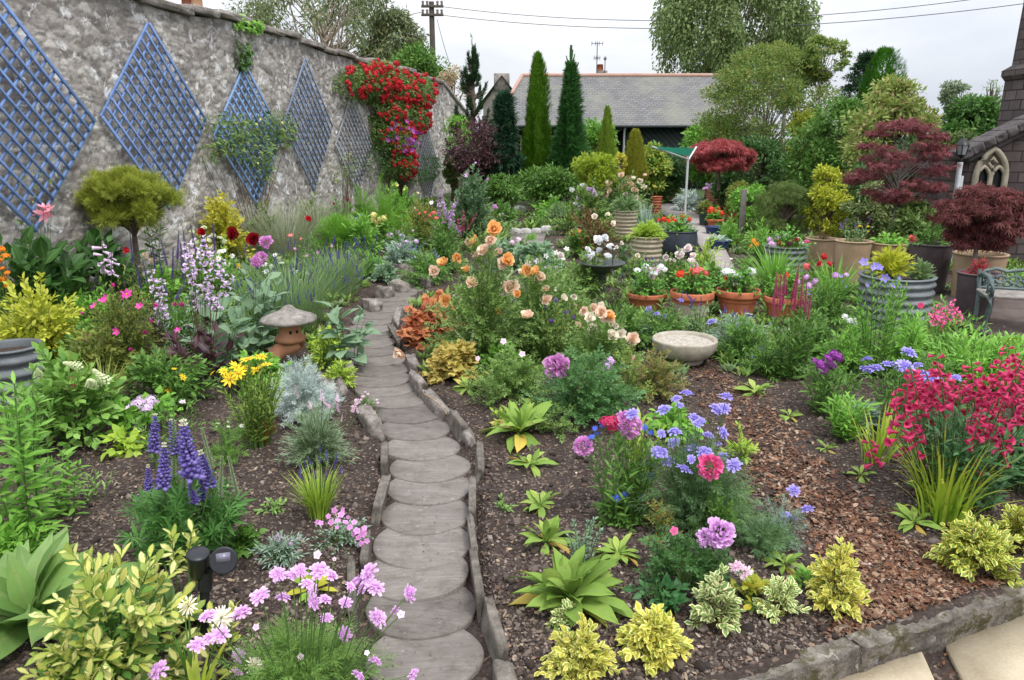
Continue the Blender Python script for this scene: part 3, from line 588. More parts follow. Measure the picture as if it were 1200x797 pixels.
# the wall's lower end beyond the corner
Wc = W0+wd*WL; rw = thing('wall_end', 'sloping end of the old stone wall beside the tall dark juniper', 'wall', Wc, rz=math.atan2(wd[1], wd[0])-.32)
Hg = lambda x: 4.0-x*.62
v, q, uvv = stonewall(2.2, Hg, 90, 110, .5, 8); g = Geo(); g.add(v, q, uvv)
g.add([[2.2, 0, -.1], [2.2, .5, -.1], [2.2, .5, float(Hg(2.2))], [2.2, 0, float(Hg(2.2))]], np.array([[0, 1, 2, 3]])); g.build('wall_face', wallM, rw, smooth_=True)
g = Geo(); g.add([[0, -.06, 4.0], [2.3, -.06, float(Hg(2.3))], [2.3, .55, float(Hg(2.3))], [0, .55, 4.0], [0, -.06, 4.14], [2.3, -.06, float(Hg(2.3))+.14], [2.3, .55, float(Hg(2.3))+.14], [0, .55, 4.14]], np.array([[0, 1, 5, 4], [4, 5, 6, 7], [1, 2, 6, 5], [2, 3, 7, 6], [0, 4, 7, 3], [0, 3, 2, 1]])); g.build('coping', copM, rw)
# ------------------------------------------------------------------ trellises: square lattices hung by a corner
def trellis(cx, cz, mat, label, side=1.86, n=11, tilt=0.0, skew=1.0):
    """cx: distance along the wall of the centre; cz its height"""
    o = thing('lattice_trellis', label, 'trellis', W0+wd*cx+WN*.055+np.array([0, 0, cz]), 'diamond trellises on the wall', math.atan2(wd[1], wd[0]))
    h = side/2; c, s = math.cos(PI/4), math.sin(PI/4); Rm = np.array([[c, 0, -s], [0, 1, 0], [s, 0, c]])
    for lay, nm in ((0, 'rear_slats'), (1, 'front_slats')):
        g = Geo()
        for k in range(n+1):
            p = -h+side*k/n; wv = .017 if 0 < k < n else .024
            lo, hi = ((-h, -.012, p-wv/1.0), (h, .012, p+wv/1.0)) if lay == 0 else ((p-wv/1.0, -.012, -h), (p+wv/1.0, .012, h))
            e_ = rng.normal(0, .0045); c_, s_ = math.cos(e_), math.sin(e_); box(g, lo, hi, 0, Rm@np.array([[c_, 0, -s_], [0, 1, 0], [s_, 0, c_]]), (rng.normal(0, .003), -.013-.0255*lay+.0, 0), .004)
        sk = np.array([[skew, 0, 0], [0, 1, 0], [0, 0, 1]])
        for kk in range(len(g.v)): g.v[kk] = g.v[kk]@sk.T
        g.build(nm.replace('slats', 'slat_layer'), mat, o)
    return o
blueM = plainM('trellis_blue', (110, 137, 186), .6, 0, .42, 14); blueM2 = plainM('trellis_pale_blue', (124, 156, 200), .6, 0, .4, 14); blueG = plainM('trellis_faded', (122, 136, 160), .7, 0, .3, 7); greyM = plainM('trellis_grey', (150, 154, 160), .8, 0, .2, 7)
def along(Yc): return (Yc-Y0)*math.hypot(WB, 1)
for Yc, (tx, ty), (bx, by), mat, lab in [(9.45, (8, 3), (40, 270), blueM, 'biggest blue lattice trellis, cut by the picture edge, with a yellow-leaved climber'), (12.24, (178, 30), (187, 246), blueM, 'blue lattice trellis hung bare between the cut-off one and the leafy one'),
        (15.1, (288, 78), (293, 241), blueM2, 'light blue lattice trellis half covered by a leafy climber'), (17.85, (359, 71), (371, 222), blueG, 'dull blue lattice trellis, bare, next before the red climbing rose'),
        (20.65, (413, 110), (411, 200), greyM, 'weathered grey lattice trellis partly under the red climbing rose'), (27.9, (506, 150), (492, 206), greyM, 'small grey lattice trellis beyond the red climbing rose')]:
    a = W(tx, ty); b = W(bx, by); cz = (a[2]+b[2])/2; hd = abs(a[2]-b[2])
    if Yc in (20.65, 27.9): hd = 2.5; cz = a[2]-1.27
    trellis(along(Yc), cz, mat, lab, side=hd/math.sqrt(2), n=11, skew=min(1.1, 2.66/hd))
# ================================================================== pots
def wob(prof, amp, per, z0, z1):            # ribs on a profile
    o = []
    for (r, z) in prof: o.append((r+amp*math.sin((z-z0)*2*PI/per)*(z0 < z < z1), z))
    return o
terraM = stoneM('terracotta', ['8a4a30', 'b5694a', 'c47c5c'], 5, .25, .006, .8, ('c9b4a2', .66), None, 50)
terraW = stoneM('terracotta_limed', ['a88d78', 'c3b5a5', 'd0c6ba'], 5, .25, .006, .85, ('b5704f', .62), None, 50)
beigeM = stoneM('beige_glaze', ['8f8471', 'aca089', 'bfb49c'], 4, .15, .004, .6, None, None, 40); tanM = stoneM('tan_stone', ['8e765c', 'a88f74', 'bda48a'], 3, .2, .006, .75, None, None, 50)
brownM = stoneM('dark_brown_glaze', ['3a302f', '51464a', '625757'], 3, .15, .004, .55, None, None, 40); navyM = stoneM('navy_glaze', ['2b3038', '3f454e', '50565f'], 3, .15, .004, .45, None, None, 40)
blueG2 = stoneM('blue_glaze', ['1c2a48', '2b3f6c', '38507c'], 4, .1, .004, .3, None, None, 40); greenG = stoneM('dark_green_pot', ['25302c', '34423c', '45524a'], 3, .1, .004, .5, None, None, 40)
zincM = stoneM('corrugated_zinc', ['4e5356', '6c7174', '868b8e'], 3, .15, .004, .6, ('9aa0a0', .66), None, 60, metal=.15)
soilP = stoneM('pot_soil', ['2e2622', '463a33', '5d5047'], 20, .8, .02, .95)
def pot(px, py, wtop, hpx, label, mat, style='plain', taper=.72, name='plant_pot', group=None, rimmat=None, fill=.05):
    """px, py: foot centre in the photo; wtop, hpx: rim width and height in pixels"""
    c = G(px, py); s = S(py); r = wtop/s/2*.94; H = hpx/s*.95; c[1] += r*.3
    o = thing(name, label, 'flower pot', c, group); rb = r*taper; g = Geo()
    n = 40; z = np.linspace(0, H, n); rr = rb+(r-rb)*(z/H)
    if style == 'belly': rr = rb+(r-rb)*(z/H)+r*.22*np.sin(PI*np.clip(z/H, 0, 1)**.8)
    if style == 'barrel': rr = rb+(r-rb)*(z/H)**.6
    if style in ('ribbed', 'corrugated'):
        k = max(3, round(H/(.075 if style == 'ribbed' else .1))); rr = rr+(.012 if style == 'ribbed' else .016)*np.sin(z/H*2*PI*k)
    prof = [(0, 0)]+list(zip(rr, z)); w_ = .022*max(1, r/.25)
    if style == 'rim':
        hz = H*.76; prof = [(0, 0)]+[(a, b) for a, b in zip(rr, z) if b < hz]; g2 = Geo(); ri = r*1.09
        lathe(g2, [(rr[-1]*.93, hz-.004), (ri*.99, hz-.003), (ri, hz+.012), (ri, H-.012), (ri-.006, H), (ri-w_, H), (ri-w_-.005, H-.02), (ri-w_-.012, H*.6)], 36); g2.build('rim', rimmat or mat, o, smooth_=True)
        prof += [(rr[-1]*.94, hz)]
        rin = ri-w_-.006
    else:
        prof += [(r+.012, H-.004), (r+.014, H+.012), (r-w_+.008, H+.016), (r-w_-.004, H), (r-w_-.006, H-.06), (r-w_-.02, H*.6)]; rin = r-w_-.005
    lathe(g, prof, 40); g.build('body', mat, o, smooth_=True)
    g = Geo(); gx_ = np.linspace(0, 1, 7); lathe(g, [(rin*q, H-fill+.012*(1-q)) for q in gx_[::-1]], 24, jit=.004); g.build('soil', soilP, o, smooth_=True)
    return o, c, r, H-fill
# ------------------------------------------------------------------ stone bowl, bird bath, lantern, solar light, bench, fork
graM = stoneM('granite', ['7c746b', '98907f', 'aca498', 'bcb5aa'], 9, .5, .006, .85, None, ('8d8a62', .66), 130)
c = G(801, 424); s = S(424); R = 37.5/s; o = thing('stone_bowl', 'shallow pale granite bowl on a low foot at the head of the bark mulch', 'stone bowl', c)
g = Geo(); lathe(g, [(0, .0), (R*.55, 0), (R*.6, .02), (R*.58, .05), (0, .05)], 48, jit=.002); g.build('foot', graM, o, smooth_=True)
g = Geo(); hb = .215; pr = [(0, .045)]+[(R*(.55+.45*math.sin(a)), .05+(hb-.05)*(1-math.cos(a))) for a in np.linspace(0, PI/2, 10)]+[(R, hb+.01), (R*.985, hb+.02), (R*.9, hb+.018), (R*.86, hb), (R*.8, hb-.05), (R*.55, hb-.09), (0, hb-.1)]
lathe(g, pr, 56, jit=.0015); g.build('basin', graM, o, smooth_=True)
g = Geo(); lathe(g, [(R*.87*q, hb-.012+.006*(1-q)) for q in np.linspace(1, 0, 9)], 40, jit=.01); g.build('grit', stoneM('bowl_grit', ['6e675d', '958d81', 'b5aea2', 'cfc9bd'], 30, .9, .01, .95, None, None, 160), o)
c = G(705, 350); s = S(350); o = thing('bird_bath', 'dark metal bird bath on a stem among the pale roses', 'bird bath', c); bbM = stoneM('bronze_dark', ['2f3230', '474b49', '5d625f'], 6, .3, .005, .5, None, ('6d7468', .66), 60); R = 26/s; H = 42/s
g = Geo(); lathe(g, [(0, H-.14), (R*.25, H-.13), (R*.7, H-.07), (R*.97, H-.012), (R*1.02, H), (R, H+.015), (R*.93, H), (R*.7, H-.05), (0, H-.085)], 48); g.build('dish', bbM, o, smooth_=True)
g = Geo(); lathe(g, [(.12, 0), (.12, .03), (.06, .07), (.045, .2), (.06, H*.5), (.045, H*.7), (.06, H-.13), (.05, H-.1)], 20); g.build('pedestal', bbM, o, smooth_=True)
for k, (dx, hh) in enumerate([(-.09, .16), (.11, .2)]):
    g = Geo(); tubes(g, [[(dx*R*4, .0, H-.06), (dx*R*4, 0, H+hh)]], .008, 6); box(g, (dx*R*4-.02, -.02, H+hh), (dx*R*4+.02, .02, H+hh+.03), bev=.008); g.build('finial_rod', bbM, o)
# stone lantern
c = G(338, 431); s = S(431); o = thing('stone_lantern', 'small garden lantern with a granite cap over a terracotta fire box', 'garden lantern', c); lz = lambda py: P(338, py, c[1])[2]
tl = stoneM('lantern_clay', ['9a6348', 'b98263', 'cc9a7c'], 10, .4, .006, .85, ('d0b49c', .66), None, 90)
r1 = 31/s; zc = lz(378)
g = Geo(); lathe(g, [(0, zc-.01), (r1*.55, zc-.01), (r1*.97, zc+.01), (r1*1.06, zc+.03), (r1*1.0, zc+.05), (r1*.6, zc+.09), (r1*.28, zc+.125), (r1*.2, zc+.15), (r1*.1, zc+.165), (0, zc+.168)], 14, jit=.025, cx=.04); g.build('cap', stoneM('lantern_granite', ['57514c', '7c7670', '9c958d', 'b6afa6'], 12, .9, .01, .9, None, None, 140), o, smooth_=True)
g = Geo(); z0 = lz(402); r2 = 15/s
hz_ = zc-z0; lathe(g, [(0, z0), (r2*.8, z0), (r2*1.1, z0+hz_*.12), (r2*1.22, z0+hz_*.24), (r2*1.1, z0+hz_*.36), (r2*.84, z0+hz_*.46), (r2*.8, z0+hz_*.75), (r2*.95, z0+hz_*.92), (r2*1.05, zc-.01), (0, zc-.01)], 28, cx=.04); g.build('fire_box', tl, o, smooth_=True)
for k, a in enumerate((-1.25, -.62)):
    g = Geo(); box(g, (-.011, -.006, -.014), (.011, .012, .014)); q = g.build('opening', plainM('lantern_dark', (26, 20, 18), .9), o, (.04+math.cos(a)*r2*.795, math.sin(a)*r2*.795, z0+hz_*.62)); q.rotation_euler[2] = a+PI/2
g = Geo(); pts = np.array([P(352, 401, c[1])-c, P(345, 404, c[1])-c, P(334, 408, c[1])-c, P(322, 415, c[1]-.02)-c, P(314, 428, c[1]-.03)-c]); pts[-1][2] = -.02
tubes(g, pts, np.array([.06, .072, .076, .074, .08]), 16); g.build('curved_leg', tl, o, smooth_=True)
# solar light
c = G(240, 752); s = S(752); o = thing('solar_light', 'black garden spotlight with a tilted round solar panel on a stake by the lupins', 'garden light', c); bkM = plainM('black_plastic', (34, 35, 40), .4, 0, .2)
q = lambda px, py, dy=0: P(px, py, c[1]+dy)-c
g = Geo(); a, b = q(240, 672), q(238, 752); b[2] = -.05; tubes(g, [[b, a]], np.array([.015, .022]), 10); tubes(g, [[q(240, 690), q(241, 668)]], .03, 12); g.build('stake', bkM, o, smooth_=True)
Mh = np.array([[.8, .35, .5], [-.5, .8, .3], [-.3, -.5, .8]])
g = Geo(); T = Geo(); lathe(T, [(0, 0), (.026, .0), (.036, .02), (.045, .115), (.047, .125), (.043, .13), (.02, .134), (0, .135)], 24); M = frames(np.array([[.15, -.2, 1]]), jit=0)[0][:, [0, 2, 1]]
g.inst(T.tmpl(), M[None], q(233, 676)[None]); g.build('lamp_head', bkM, o, smooth_=True)
nv = nrm(np.array([[.25, -.9, .4]]))[0]; M = np.stack([np.cross([0, 0, 1], nv)/np.linalg.norm(np.cross([0, 0, 1], nv)), np.cross(nv, np.cross([0, 0, 1], nv)/np.linalg.norm(np.cross([0, 0, 1], nv))), nv], 1)
pc = q(262, 657, -.03)
g = Geo(); T = Geo(); lathe(T, [(0, -.02), (.046, -.02), (.054, -.012), (.057, .0), (.054, .008), (.05, .008), (0, .006)], 36); g.inst(T.tmpl(), M[None], pc[None]); panel = g.build('panel_housing', bkM, o, smooth_=True)
g = Geo(); box(g, (-.028, -.005, .008), (.028, .032, .0105), 0, M, pc); g.build('solar_cell', plainM('solar_cell', (120, 118, 132), .25, .2, .1), panel)
g = Geo(); tubes(g, [[q(240, 672), q(252, 668, -.01), q(258, 660, -.01)]], .01, 8); g.build('bracket', bkM, o)
# digging fork
c = G(70, 346); o = thing('garden_fork', 'blue handled garden fork standing among dark leaves below the cut-off trellis', 'garden fork', c); q = lambda px, py: P(px, py, c[1])-c; bl = plainM('fork_blue', (70, 130, 168), .45)
g = Geo(); a, b, d = q(72, 291), q(68.5, 274), q(79.5, 274); e = q(72, 284); tubes(g, [np.array([e, q(69, 280), b, q(70, 272.5), q(74, 272), q(78.5, 272.6), d, q(76, 281), e])], .018, 8); tubes(g, [np.array([e, a])], .024, 8); g.build('grip', bl, o, smooth_=True)
g = Geo(); f_ = a.copy(); f_[2] = .25; tubes(g, [np.array([a, f_])], .018, 8); g.build('shaft', plainM('fork_wood', (140, 120, 96), .7), o)
for dx in (-.08, -.027, .027, .08):
    g = Geo(); tubes(g, [np.array([f_+[0, 0, 0], f_+[dx, 0, -.05], f_+[dx, 0, -.3]])], .008, 6); g.build('tine', plainM('fork_steel', (90, 90, 92), .5, .6), o)
# bench: cast iron end and back, weathered slats
c = G(1149, 395); o = thing('garden_bench', 'weathered slatted bench with verdigris scrolled ironwork beside the dark pot', 'bench', c, rz=math.radians(-17)); vM = stoneM('verdigris_iron', ['3e4c4a', '566462', '74827f'], 8, .4, .005, .55, None, ('2e3634', .62), 60)
wM = stoneM('grey_bench_wood', ['6b6560', '8f8882', 'aaa39c'], 10, .4, .004, .85, None, None, 90)
def curl(c_, r, a0, a1, n=14): return [(c_[0]+r*math.cos(a), c_[1]+r*math.sin(a)) for a in np.linspace(a0, a1, n)]
for k, X0 in enumerate((.03, 1.27)):
    side = thing('end_frame', None, None); side.parent = o; side.location = (X0, 0, 0); del_ = None
    for prof, nm, rad in (([(-.03, 0), (.0, .03), (.03, .15), (.0, .27), (-.05, .36), (-.02, .42), (.1, .43), (.3, .4), (.46, .42)], 'front_leg', .022), ([(.5, 0), (.47, .03), (.42, .2), (.44, .4), (.5, .56), (.53, .66)], 'rear_leg', .022),
        ([(.5, .6), (.35, .64), (.15, .64), (.0, .6), (-.06, .53), (-.04, .47), (.02, .47), (.03, .52)], 'armrest', .024), (curl((.2, .52), .08, 0, 5.4), 'scroll', .012)):
        g = Geo(); tubes(g, np.array([[(0, y, z) for y, z in prof]]), rad, 10); g.build(nm, vM, side, smooth_=True)
for k in range(6):
    g = Geo(); box(g, (0, .0+k*.075, .43), (1.3, .062+k*.075, .456), bev=.005); g.build('seat_slat', wM, o)
g = Geo()
fr = lambda pts, rad=.014: tubes(g, np.array([[(x, .47+(z-.45)*.22, .45+(z-.45)*.72) for x, z in pts]]), rad, 8)
fr([(.03, .47), (1.27, .47)], .018); fr([(.03, .47), (.02, .6), (.08, .72), (.2, .76), (.3, .72), (.5, .76), (.65, .82), (.8, .76), (1.0, .72), (1.1, .76), (1.22, .72), (1.28, .6), (1.27, .47)], .02)
for x in np.arange(.12, 1.25, .13):
    fr(curl((x, .6), .055, .3, 5.6)); fr(curl((x+.06, .55), .04, 3.3, 9)); fr([(x-.02, .48), (x+.02, .6), (x, .72)], .012)
g.build('back_panel', vM, o, smooth_=True)
# ------------------------------------------------------------------ old grey post, poles of the clothes airer
postM = stoneM('old_post', ['57524e', '78736c', '938d86'], 6, .5, .01, .9, ('a3a39a', .64), None, 60)
c = G(868, 283); g = Geo(); s = S(283); box(g, (-.05, -.05, -.1), (.05, .05, 60/s), bev=.01, jit=.004); tag(g.build('wooden_post', postM, None, c), 'plain grey weathered wooden post beside the blue pots', 'post')
Ya = 19.0; o = thing('clothes_airer', 'rotary clothes airer under a green net cover in front of the shed', 'clothes airer', (P(806, 190, Ya)[0], Ya, 0)); oc = np.array(o.location)
whM = plainM('white_metal', (205, 208, 208), .4, .2, .08); gnM = leafM('airer_cover', ['2c7f68', '348a72'], rib=0, trans=.6, rough=.6)
g = Geo(); tubes(g, [np.array([(0, 0, 0), P(807, 173, Ya)-oc])], .03, 8); g.build('pole', whM, o)
g = Geo(); tubes(g, [np.array([P(807, 187, Ya)-oc, P(763, 171.5, Ya-1)-oc])], .022, 8); tubes(g, [np.array([P(807, 187, Ya)-oc, P(816, 172.5, Ya+.6)-oc])], .022, 8); g.build('arm', whM, o)
g = Geo(); a, b, c_, d = P(762, 171, Ya-1)-oc, P(807, 173, Ya-.3)-oc, P(807, 183, Ya-.3)-oc, P(814, 172.5, Ya+.6)-oc
for tri in ((a, b, c_), (b, d, c_)):
    n_ = 8; pts = []
    for i_ in range(n_+1):
        for j_ in range(n_+1-i_):
            u_, v_ = i_/n_, j_/n_; p_ = tri[0]*(1-u_-v_)+tri[1]*u_+tri[2]*v_; pts.append(p_+np.array([0, 0, -.25*u_*v_*4*(1-u_-v_)-.06*(u_*(1-u_)+v_*(1-v_))]))
    fi = []; idx = lambda i_, j_: sum(n_+1-k_ for k_ in range(i_))+j_
    for i_ in range(n_):
        for j_ in range(n_-i_):
            fi.append([idx(i_, j_), idx(i_+1, j_), idx(i_, j_+1)])
            if j_ < n_-i_-1: fi.append([idx(i_+1, j_), idx(i_+1, j_+1), idx(i_, j_+1)])
    g.add(np.array(pts), np.array(fi), np.full((len(pts), 2), .5))
g.build('net_cover', gnM, o)
c = G(788, 218); g = Geo(); tubes(g, [[(0, 0, 0), (0, 0, P(788, 187, c[1])[2])]], .03, 8); zt_ = P(788, 187, c[1])[2]; box(g, (-.14, -.02, zt_-.05), (.14, .02, zt_+.03), bev=.01); tag(g.build('plant_stake', plainM('pale_stake', (150, 152, 150), .6), None, c), 'short pale metal stake with a crosspiece under the green net', 'stake')
# ------------------------------------------------------------------ slate-roofed shed
m, t = nt('slate_roof'); tc = nd(t, 'ShaderNodeTexCoord'); uv = nd(t, 'ShaderNodeUVMap')
br = nd(t, 'ShaderNodeTexBrick'); t.links.new(uv.outputs[0], br.inputs[0])
for k, v in (('Color1', lin(104, 103, 104)), ('Color2', lin(122, 121, 119)), ('Mortar', lin(72, 72, 76))): br.inputs[k].default_value = (*v, 1)
br.inputs['Scale'].default_value = 1; br.inputs['Brick Width'].default_value = .24; br.inputs['Row Height'].default_value = .15; br.inputs['Mortar Size'].default_value = .012; br.inputs['Bias'].default_value = -.1
n1 = noise(t, .5, 6, .65, tc.outputs['Object']); n2 = noise(t, 3, 6, .7, tc.outputs['Object'])
c = mixc(t, ramp(t, n1.outputs[0], [(.42, (0, 0, 0)), (.62, (.55, .55, .55))]).outputs[0], br.outputs[0], lin(134, 134, 116)); c = mixc(t, ramp(t, n2.outputs[0], [(.6, (0, 0, 0)), (.7, (.5, .5, .5))]).outputs[0], c, lin(92, 90, 98))
out(t, bsdf(t, c, .7, bumpn(t, br.outputs['Fac'], -.6, .02), .35).outputs[0]); slateM = m
YB = 33.0; o = thing('slate_roofed_shed', 'long low dark timber shed with a hipped grey slate roof', 'shed', (0, YB, 0)); oc = np.array([0, YB, 0.])
e0, e1 = P(578, 147, YB), P(884, 143, YB); rz_ = YB+3.4; r0, r1 = P(612, 89, rz_), P(868, 91.5, rz_); ez = e0[2]
def quad(g, pts, uvs=None, mat=0):
    pts = np.array(pts)-oc; g.add(pts, np.array([[0, 1, 2, 3]]) if len(pts) == 4 else np.array([[0, 1, 2]]), uvs, mat)
g = Geo(); sl = math.hypot(3.4, r0[2]-ez); Lr = e1[0]-e0[0]
quad(g, [(e0[0], YB-.3, ez), (e1[0], YB-.3, ez), (r1[0], rz_, r0[2]), (r0[0], rz_, r0[2])], [(0, 0), (Lr, 0), (r1[0]-e0[0], sl), (r0[0]-e0[0], sl)])
quad(g, [(e0[0], YB+7, ez), (e0[0], YB-.3, ez), (r0[0], rz_, r0[2])], [(0, 0), (7.3, 0), (3.6, sl)])
quad(g, [(e1[0], YB+7, ez), (e0[0], YB+7, ez), (r0[0], rz_, r0[2]), (r1[0], rz_, r0[2])], [(0, 0), (Lr, 0), (Lr-1, sl), (1, sl)]); g.build('roof', slateM, o)
g = Geo(); a, b = np.array([r0[0], rz_, r0[2]+.02])-oc, np.array([r1[0], rz_, r0[2]+.02])-oc; tubes(g, [np.array([a, b])], .09, 8); tubes(g, [np.array([a, np.array([e0[0], YB-.3, ez+.02])-oc])], .08, 8); g.build('ridge_tiles'.replace('tiles', 'tile_row'), stoneM('ridge', ['9a7060', 'b08a7a', 'a89a92'], 3, .3), o)
dkM = plainM('green_black_boards', (38, 48, 46), .7, 0, .25, 3)
m, t = nt('diagonal_boards'); tc = nd(t, 'ShaderNodeTexCoord'); wv = nd(t, 'ShaderNodeTexWave', wave_type='BANDS', bands_direction='DIAGONAL'); wv.inputs['Scale'].default_value = 2.6; t.links.new(tc.outputs['Object'], wv.inputs[0])
cc = ramp(t, wv.outputs[0], [(0, lin(22, 30, 30)), (.15, lin(44, 56, 53)), (1, lin(52, 64, 60))]).outputs[0]; out(t, bsdf(t, cc, .7).outputs[0]); dgM = m
xs = lambda px: P(px, 150, YB)[0]
g = Geo(); box(g, (xs(733)-0, .12, 0), (xs(905), .3, ez-.02)); g.build('board_wall', dgM, o)
g = Geo(); box(g, (xs(582), .5, 0), (xs(733), .7, ez-.02)); g.build('recessed_wall', plainM('brown_wall', (46, 38, 36), .8), o)
g = Geo(); box(g, (xs(578), -.22, ez-.2), (xs(733), -.16, ez-.04)); g.build('fascia', plainM('black_fascia', (40, 42, 46), .6), o)
g = Geo(); tubes(g, [np.array([(xs(578), -.36, ez-.04), (xs(905), -.36, ez-.04)])], .06, 8); g.build('gutter', plainM('gutter', (52, 54, 58), .5), o)
g = Geo(); tubes(g, [np.array([(xs(731.5), -.3, ez-.08), (xs(731.5), -.1, ez-.3), (xs(731), -.1, 0)])], .045, 8); g.build('downpipe', whM, o)
for px0, px1 in ((598, 612), (640, 660)):
    g = Geo(); box(g, (xs(px0), .44, 1.3), (xs(px1), .49, 2.15)); fr_ = g.build('window_frame', plainM('cream_paint', (190, 180, 150), .6), o)
    g = Geo(); box(g, (xs(px0)+.07, .42, 1.38), (xs(px1)-.07, .438, 2.08)); g.build('pane', plainM('dark_glass', (30, 34, 38), .1, 0, .1, 4, .6), fr_)
g = Geo(); box(g, (xs(586), .38, 1.55), (xs(598), .43, 1.75)); g.build('pale_board', plainM('cream_paint', (190, 180, 150), .6), o)
# chimney and aerials on the house behind the shed
YH = 46.0; o = thing('chimney_stack', 'stone chimney with a red pot rising behind the slate roof', 'chimney', (P(704, 90, YH)[0], YH, 0)); oc2 = np.array(o.location); q = lambda px, py: P(px, py, YH)-oc2
g = Geo(); zb = q(704, 98)[2]; box(g, (q(699, 90)[0], -.3, 0), (q(711, 90)[0], .3, q(704, 83)[2]), bev=.03); g.build('stack', copM, o)
g = Geo(); lathe(g, [(.2, 0), (.17, .3), (.2, .32), (.14, .34), (.12, .1)], 14, z0=q(704, 83)[2], cx=q(703, 80)[0]); g.build('chimney_pot', terraM, o, smooth_=True)
for px, yt in ((698.5, 49), (708, 66)):
    o = thing('roof_aerial', 'tall thin television aerial with two antenna arrays' if yt < 60 else 'shorter thin aerial rod beside the red chimney pot', 'aerial', (P(px, 80, YH)[0], YH-.35, 0)); oc2 = np.array(o.location); g = Geo(); q = lambda a, b: P(a, b, YH-.35)-oc2
    z1_ = q(px, yt)[2]; tubes(g, [np.array([(0, 0, q(px, 87)[2]-.8), (0, 0, z1_)])], .025, 6); g.build('mast', plainM('aerial_grey', (120, 122, 128), .5, .5), o)
    g = Geo()
    if yt < 60:
        for zz, ww in ((q(px, 51)[2], .3), (q(px, 68)[2], .16)):
            tubes(g, [np.array([(-ww, 0, zz), (ww, 0, zz)])], .018, 5)
            for xx in np.linspace(-ww, ww, 4): tubes(g, [np.array([(xx, -.25, zz), (xx, .25, zz)])], .014, 4); tubes(g, [np.array([(xx, 0, zz-.12), (xx, 0, zz+.12)])], .014, 4)
    else: tubes(g, [np.array([(-.1, 0, z1_-.1), (.1, 0, z1_-.1)])], .02, 5); box(g, (-.06, -.06, z1_-.2), (.06, .06, z1_-.05))
    g.build('antenna', plainM('aerial_grey', (120, 122, 128), .5, .5), o)
# stone house gable behind the dark juniper
YG = 44.0; o = thing('stone_house', 'grey stone house gable with a square chimney behind the dark pine', 'house', (P(590, 100, YG)[0], YG, 0)); oc2 = np.array(o.location); q = lambda px, py, dy=0: P(px, py, YG+dy)-oc2
g = Geo(); a = q(588, 93); L_x = q(566, 93)[0]; R_x = q(616, 93)[0]; zc_ = a[2]
g.add([(L_x, 0, 0), (R_x, 0, 0), (R_x, 0, zc_-1.6), (a[0], 0, zc_+.05), (L_x, 0, zc_-1.3), (L_x, 6, 0), (R_x, 6, 0), (R_x, 6, zc_-1.6), (a[0], 6, zc_+.05), (L_x, 6, zc_-1.3)], [np.array([[0, 1, 2, 4], [1, 6, 7, 2], [0, 4, 9, 5]]), np.array([[4, 2, 3]])]); g.build('gable_wall', stoneM('house_stone', ['6e6864', '8e8782', 'a8a19b'], 1.2, .4), o)
g = Geo(); g.add([(R_x+.3, -.25, zc_-1.7), (R_x+.3, 6, zc_-1.7), (a[0], 6, zc_+.2), (a[0], -.25, zc_+.2), (L_x-.3, -.25, zc_-1.4), (L_x-.3, 6, zc_-1.4)], np.array([[0, 1, 2, 3], [4, 3, 2, 5]]), [(0, 0), (6, 0), (6, 3), (0, 3), (0, 0), (6, 0)]); rf_ = g.build('roof', slateM, o)
g = Geo(); box(g, (a[0]-.42, -.1, zc_-.6), (a[0]+.42, .7, q(588, 86)[2]), bev=.03); g.build('chimney', copM, rf_)
# chimneys peeping over the wall
for px, lab, mt in ((220, 'red clay chimney pot peeping over the garden wall', plainM('brick_red', (120, 66, 52), .8)), (231, 'buff clay chimney pot peeping over the garden wall', plainM('buff_clay', (176, 136, 104), .8))):
    Yk = 26; p = P(px, 8, Yk); g = Geo(); lathe(g, [(.2, -2.5), (.17, .1), (.16, .4), (.19, .42), (.19, .5), (.12, .5), (.11, .2)], 14); tag(g.build('chimney_pot', mt, None, p, smooth_=True), lab, 'chimney pot', None)
# ------------------------------------------------------------------ telegraph pole and wires
YP = 48.0; o = thing('telegraph_pole', 'wooden telegraph pole with two crossarms beyond the wall', 'telegraph pole', (P(507, 60, YP)[0], YP, 0)); oc2 = np.array(o.location); q = lambda px, py: P(px, py, YP)-oc2; pw = plainM('pole_wood', (88, 80, 74), .9, 0, .25, 5)
g = Geo(); tubes(g, [np.array([(0, 0, 0), (0, 0, q(507, 2)[2])])], np.array([.2, .15]), 10); g.build('post', pw, o)
for py in (8, 18):
    g = Geo(); z_ = q(507, py)[2]; box(g, (q(494, py)[0], -.22, z_-.07), (q(520, py)[0], -.12, z_+.07), bev=.01); ca = g.build('crossarm', pw, o)
    for px in (496, 501, 513, 518):
        g = Geo(); lathe(g, [(.05, 0), (.08, .06), (.05, .1), (.09, .16), (.06, .22), (0, .24)], 8, cx=q(px, py)[0], cy=-.17, z0=z_+.07); g.build('insulator', plainM('insulator', (120, 112, 108), .4), ca)
def wire(a, b, sag, label, r=.018):
    pts = np.linspace(a, b, 24); tt = np.linspace(0, 1, 24); pts[:, 2] -= sag*4*tt*(1-tt); g = Geo(); tubes(g, pts-a, r, 5); tag(g.build('overhead_wire', plainM('wire', (86, 88, 96), .5), None, a), label, 'wire')
zq = P(518, 14, YP); wire(P(519, 8, YP), P(1205, -10, 40), 1.0, 'upper overhead wire running from the pole crossarm behind the birch')
wire(P(519, 18, YP), P(1210, 3, 38), .9, 'lower overhead wire crossing the sky from pole to stone turret')
wire(P(495, 14, YP), P(300, 8, 50), .6, 'thin wire leaving the pole towards the eucalyptus')
wire(P(512, 22, YP), P(527, 75, YP-3), .1, 'slanting stay wire below the telegraph pole')
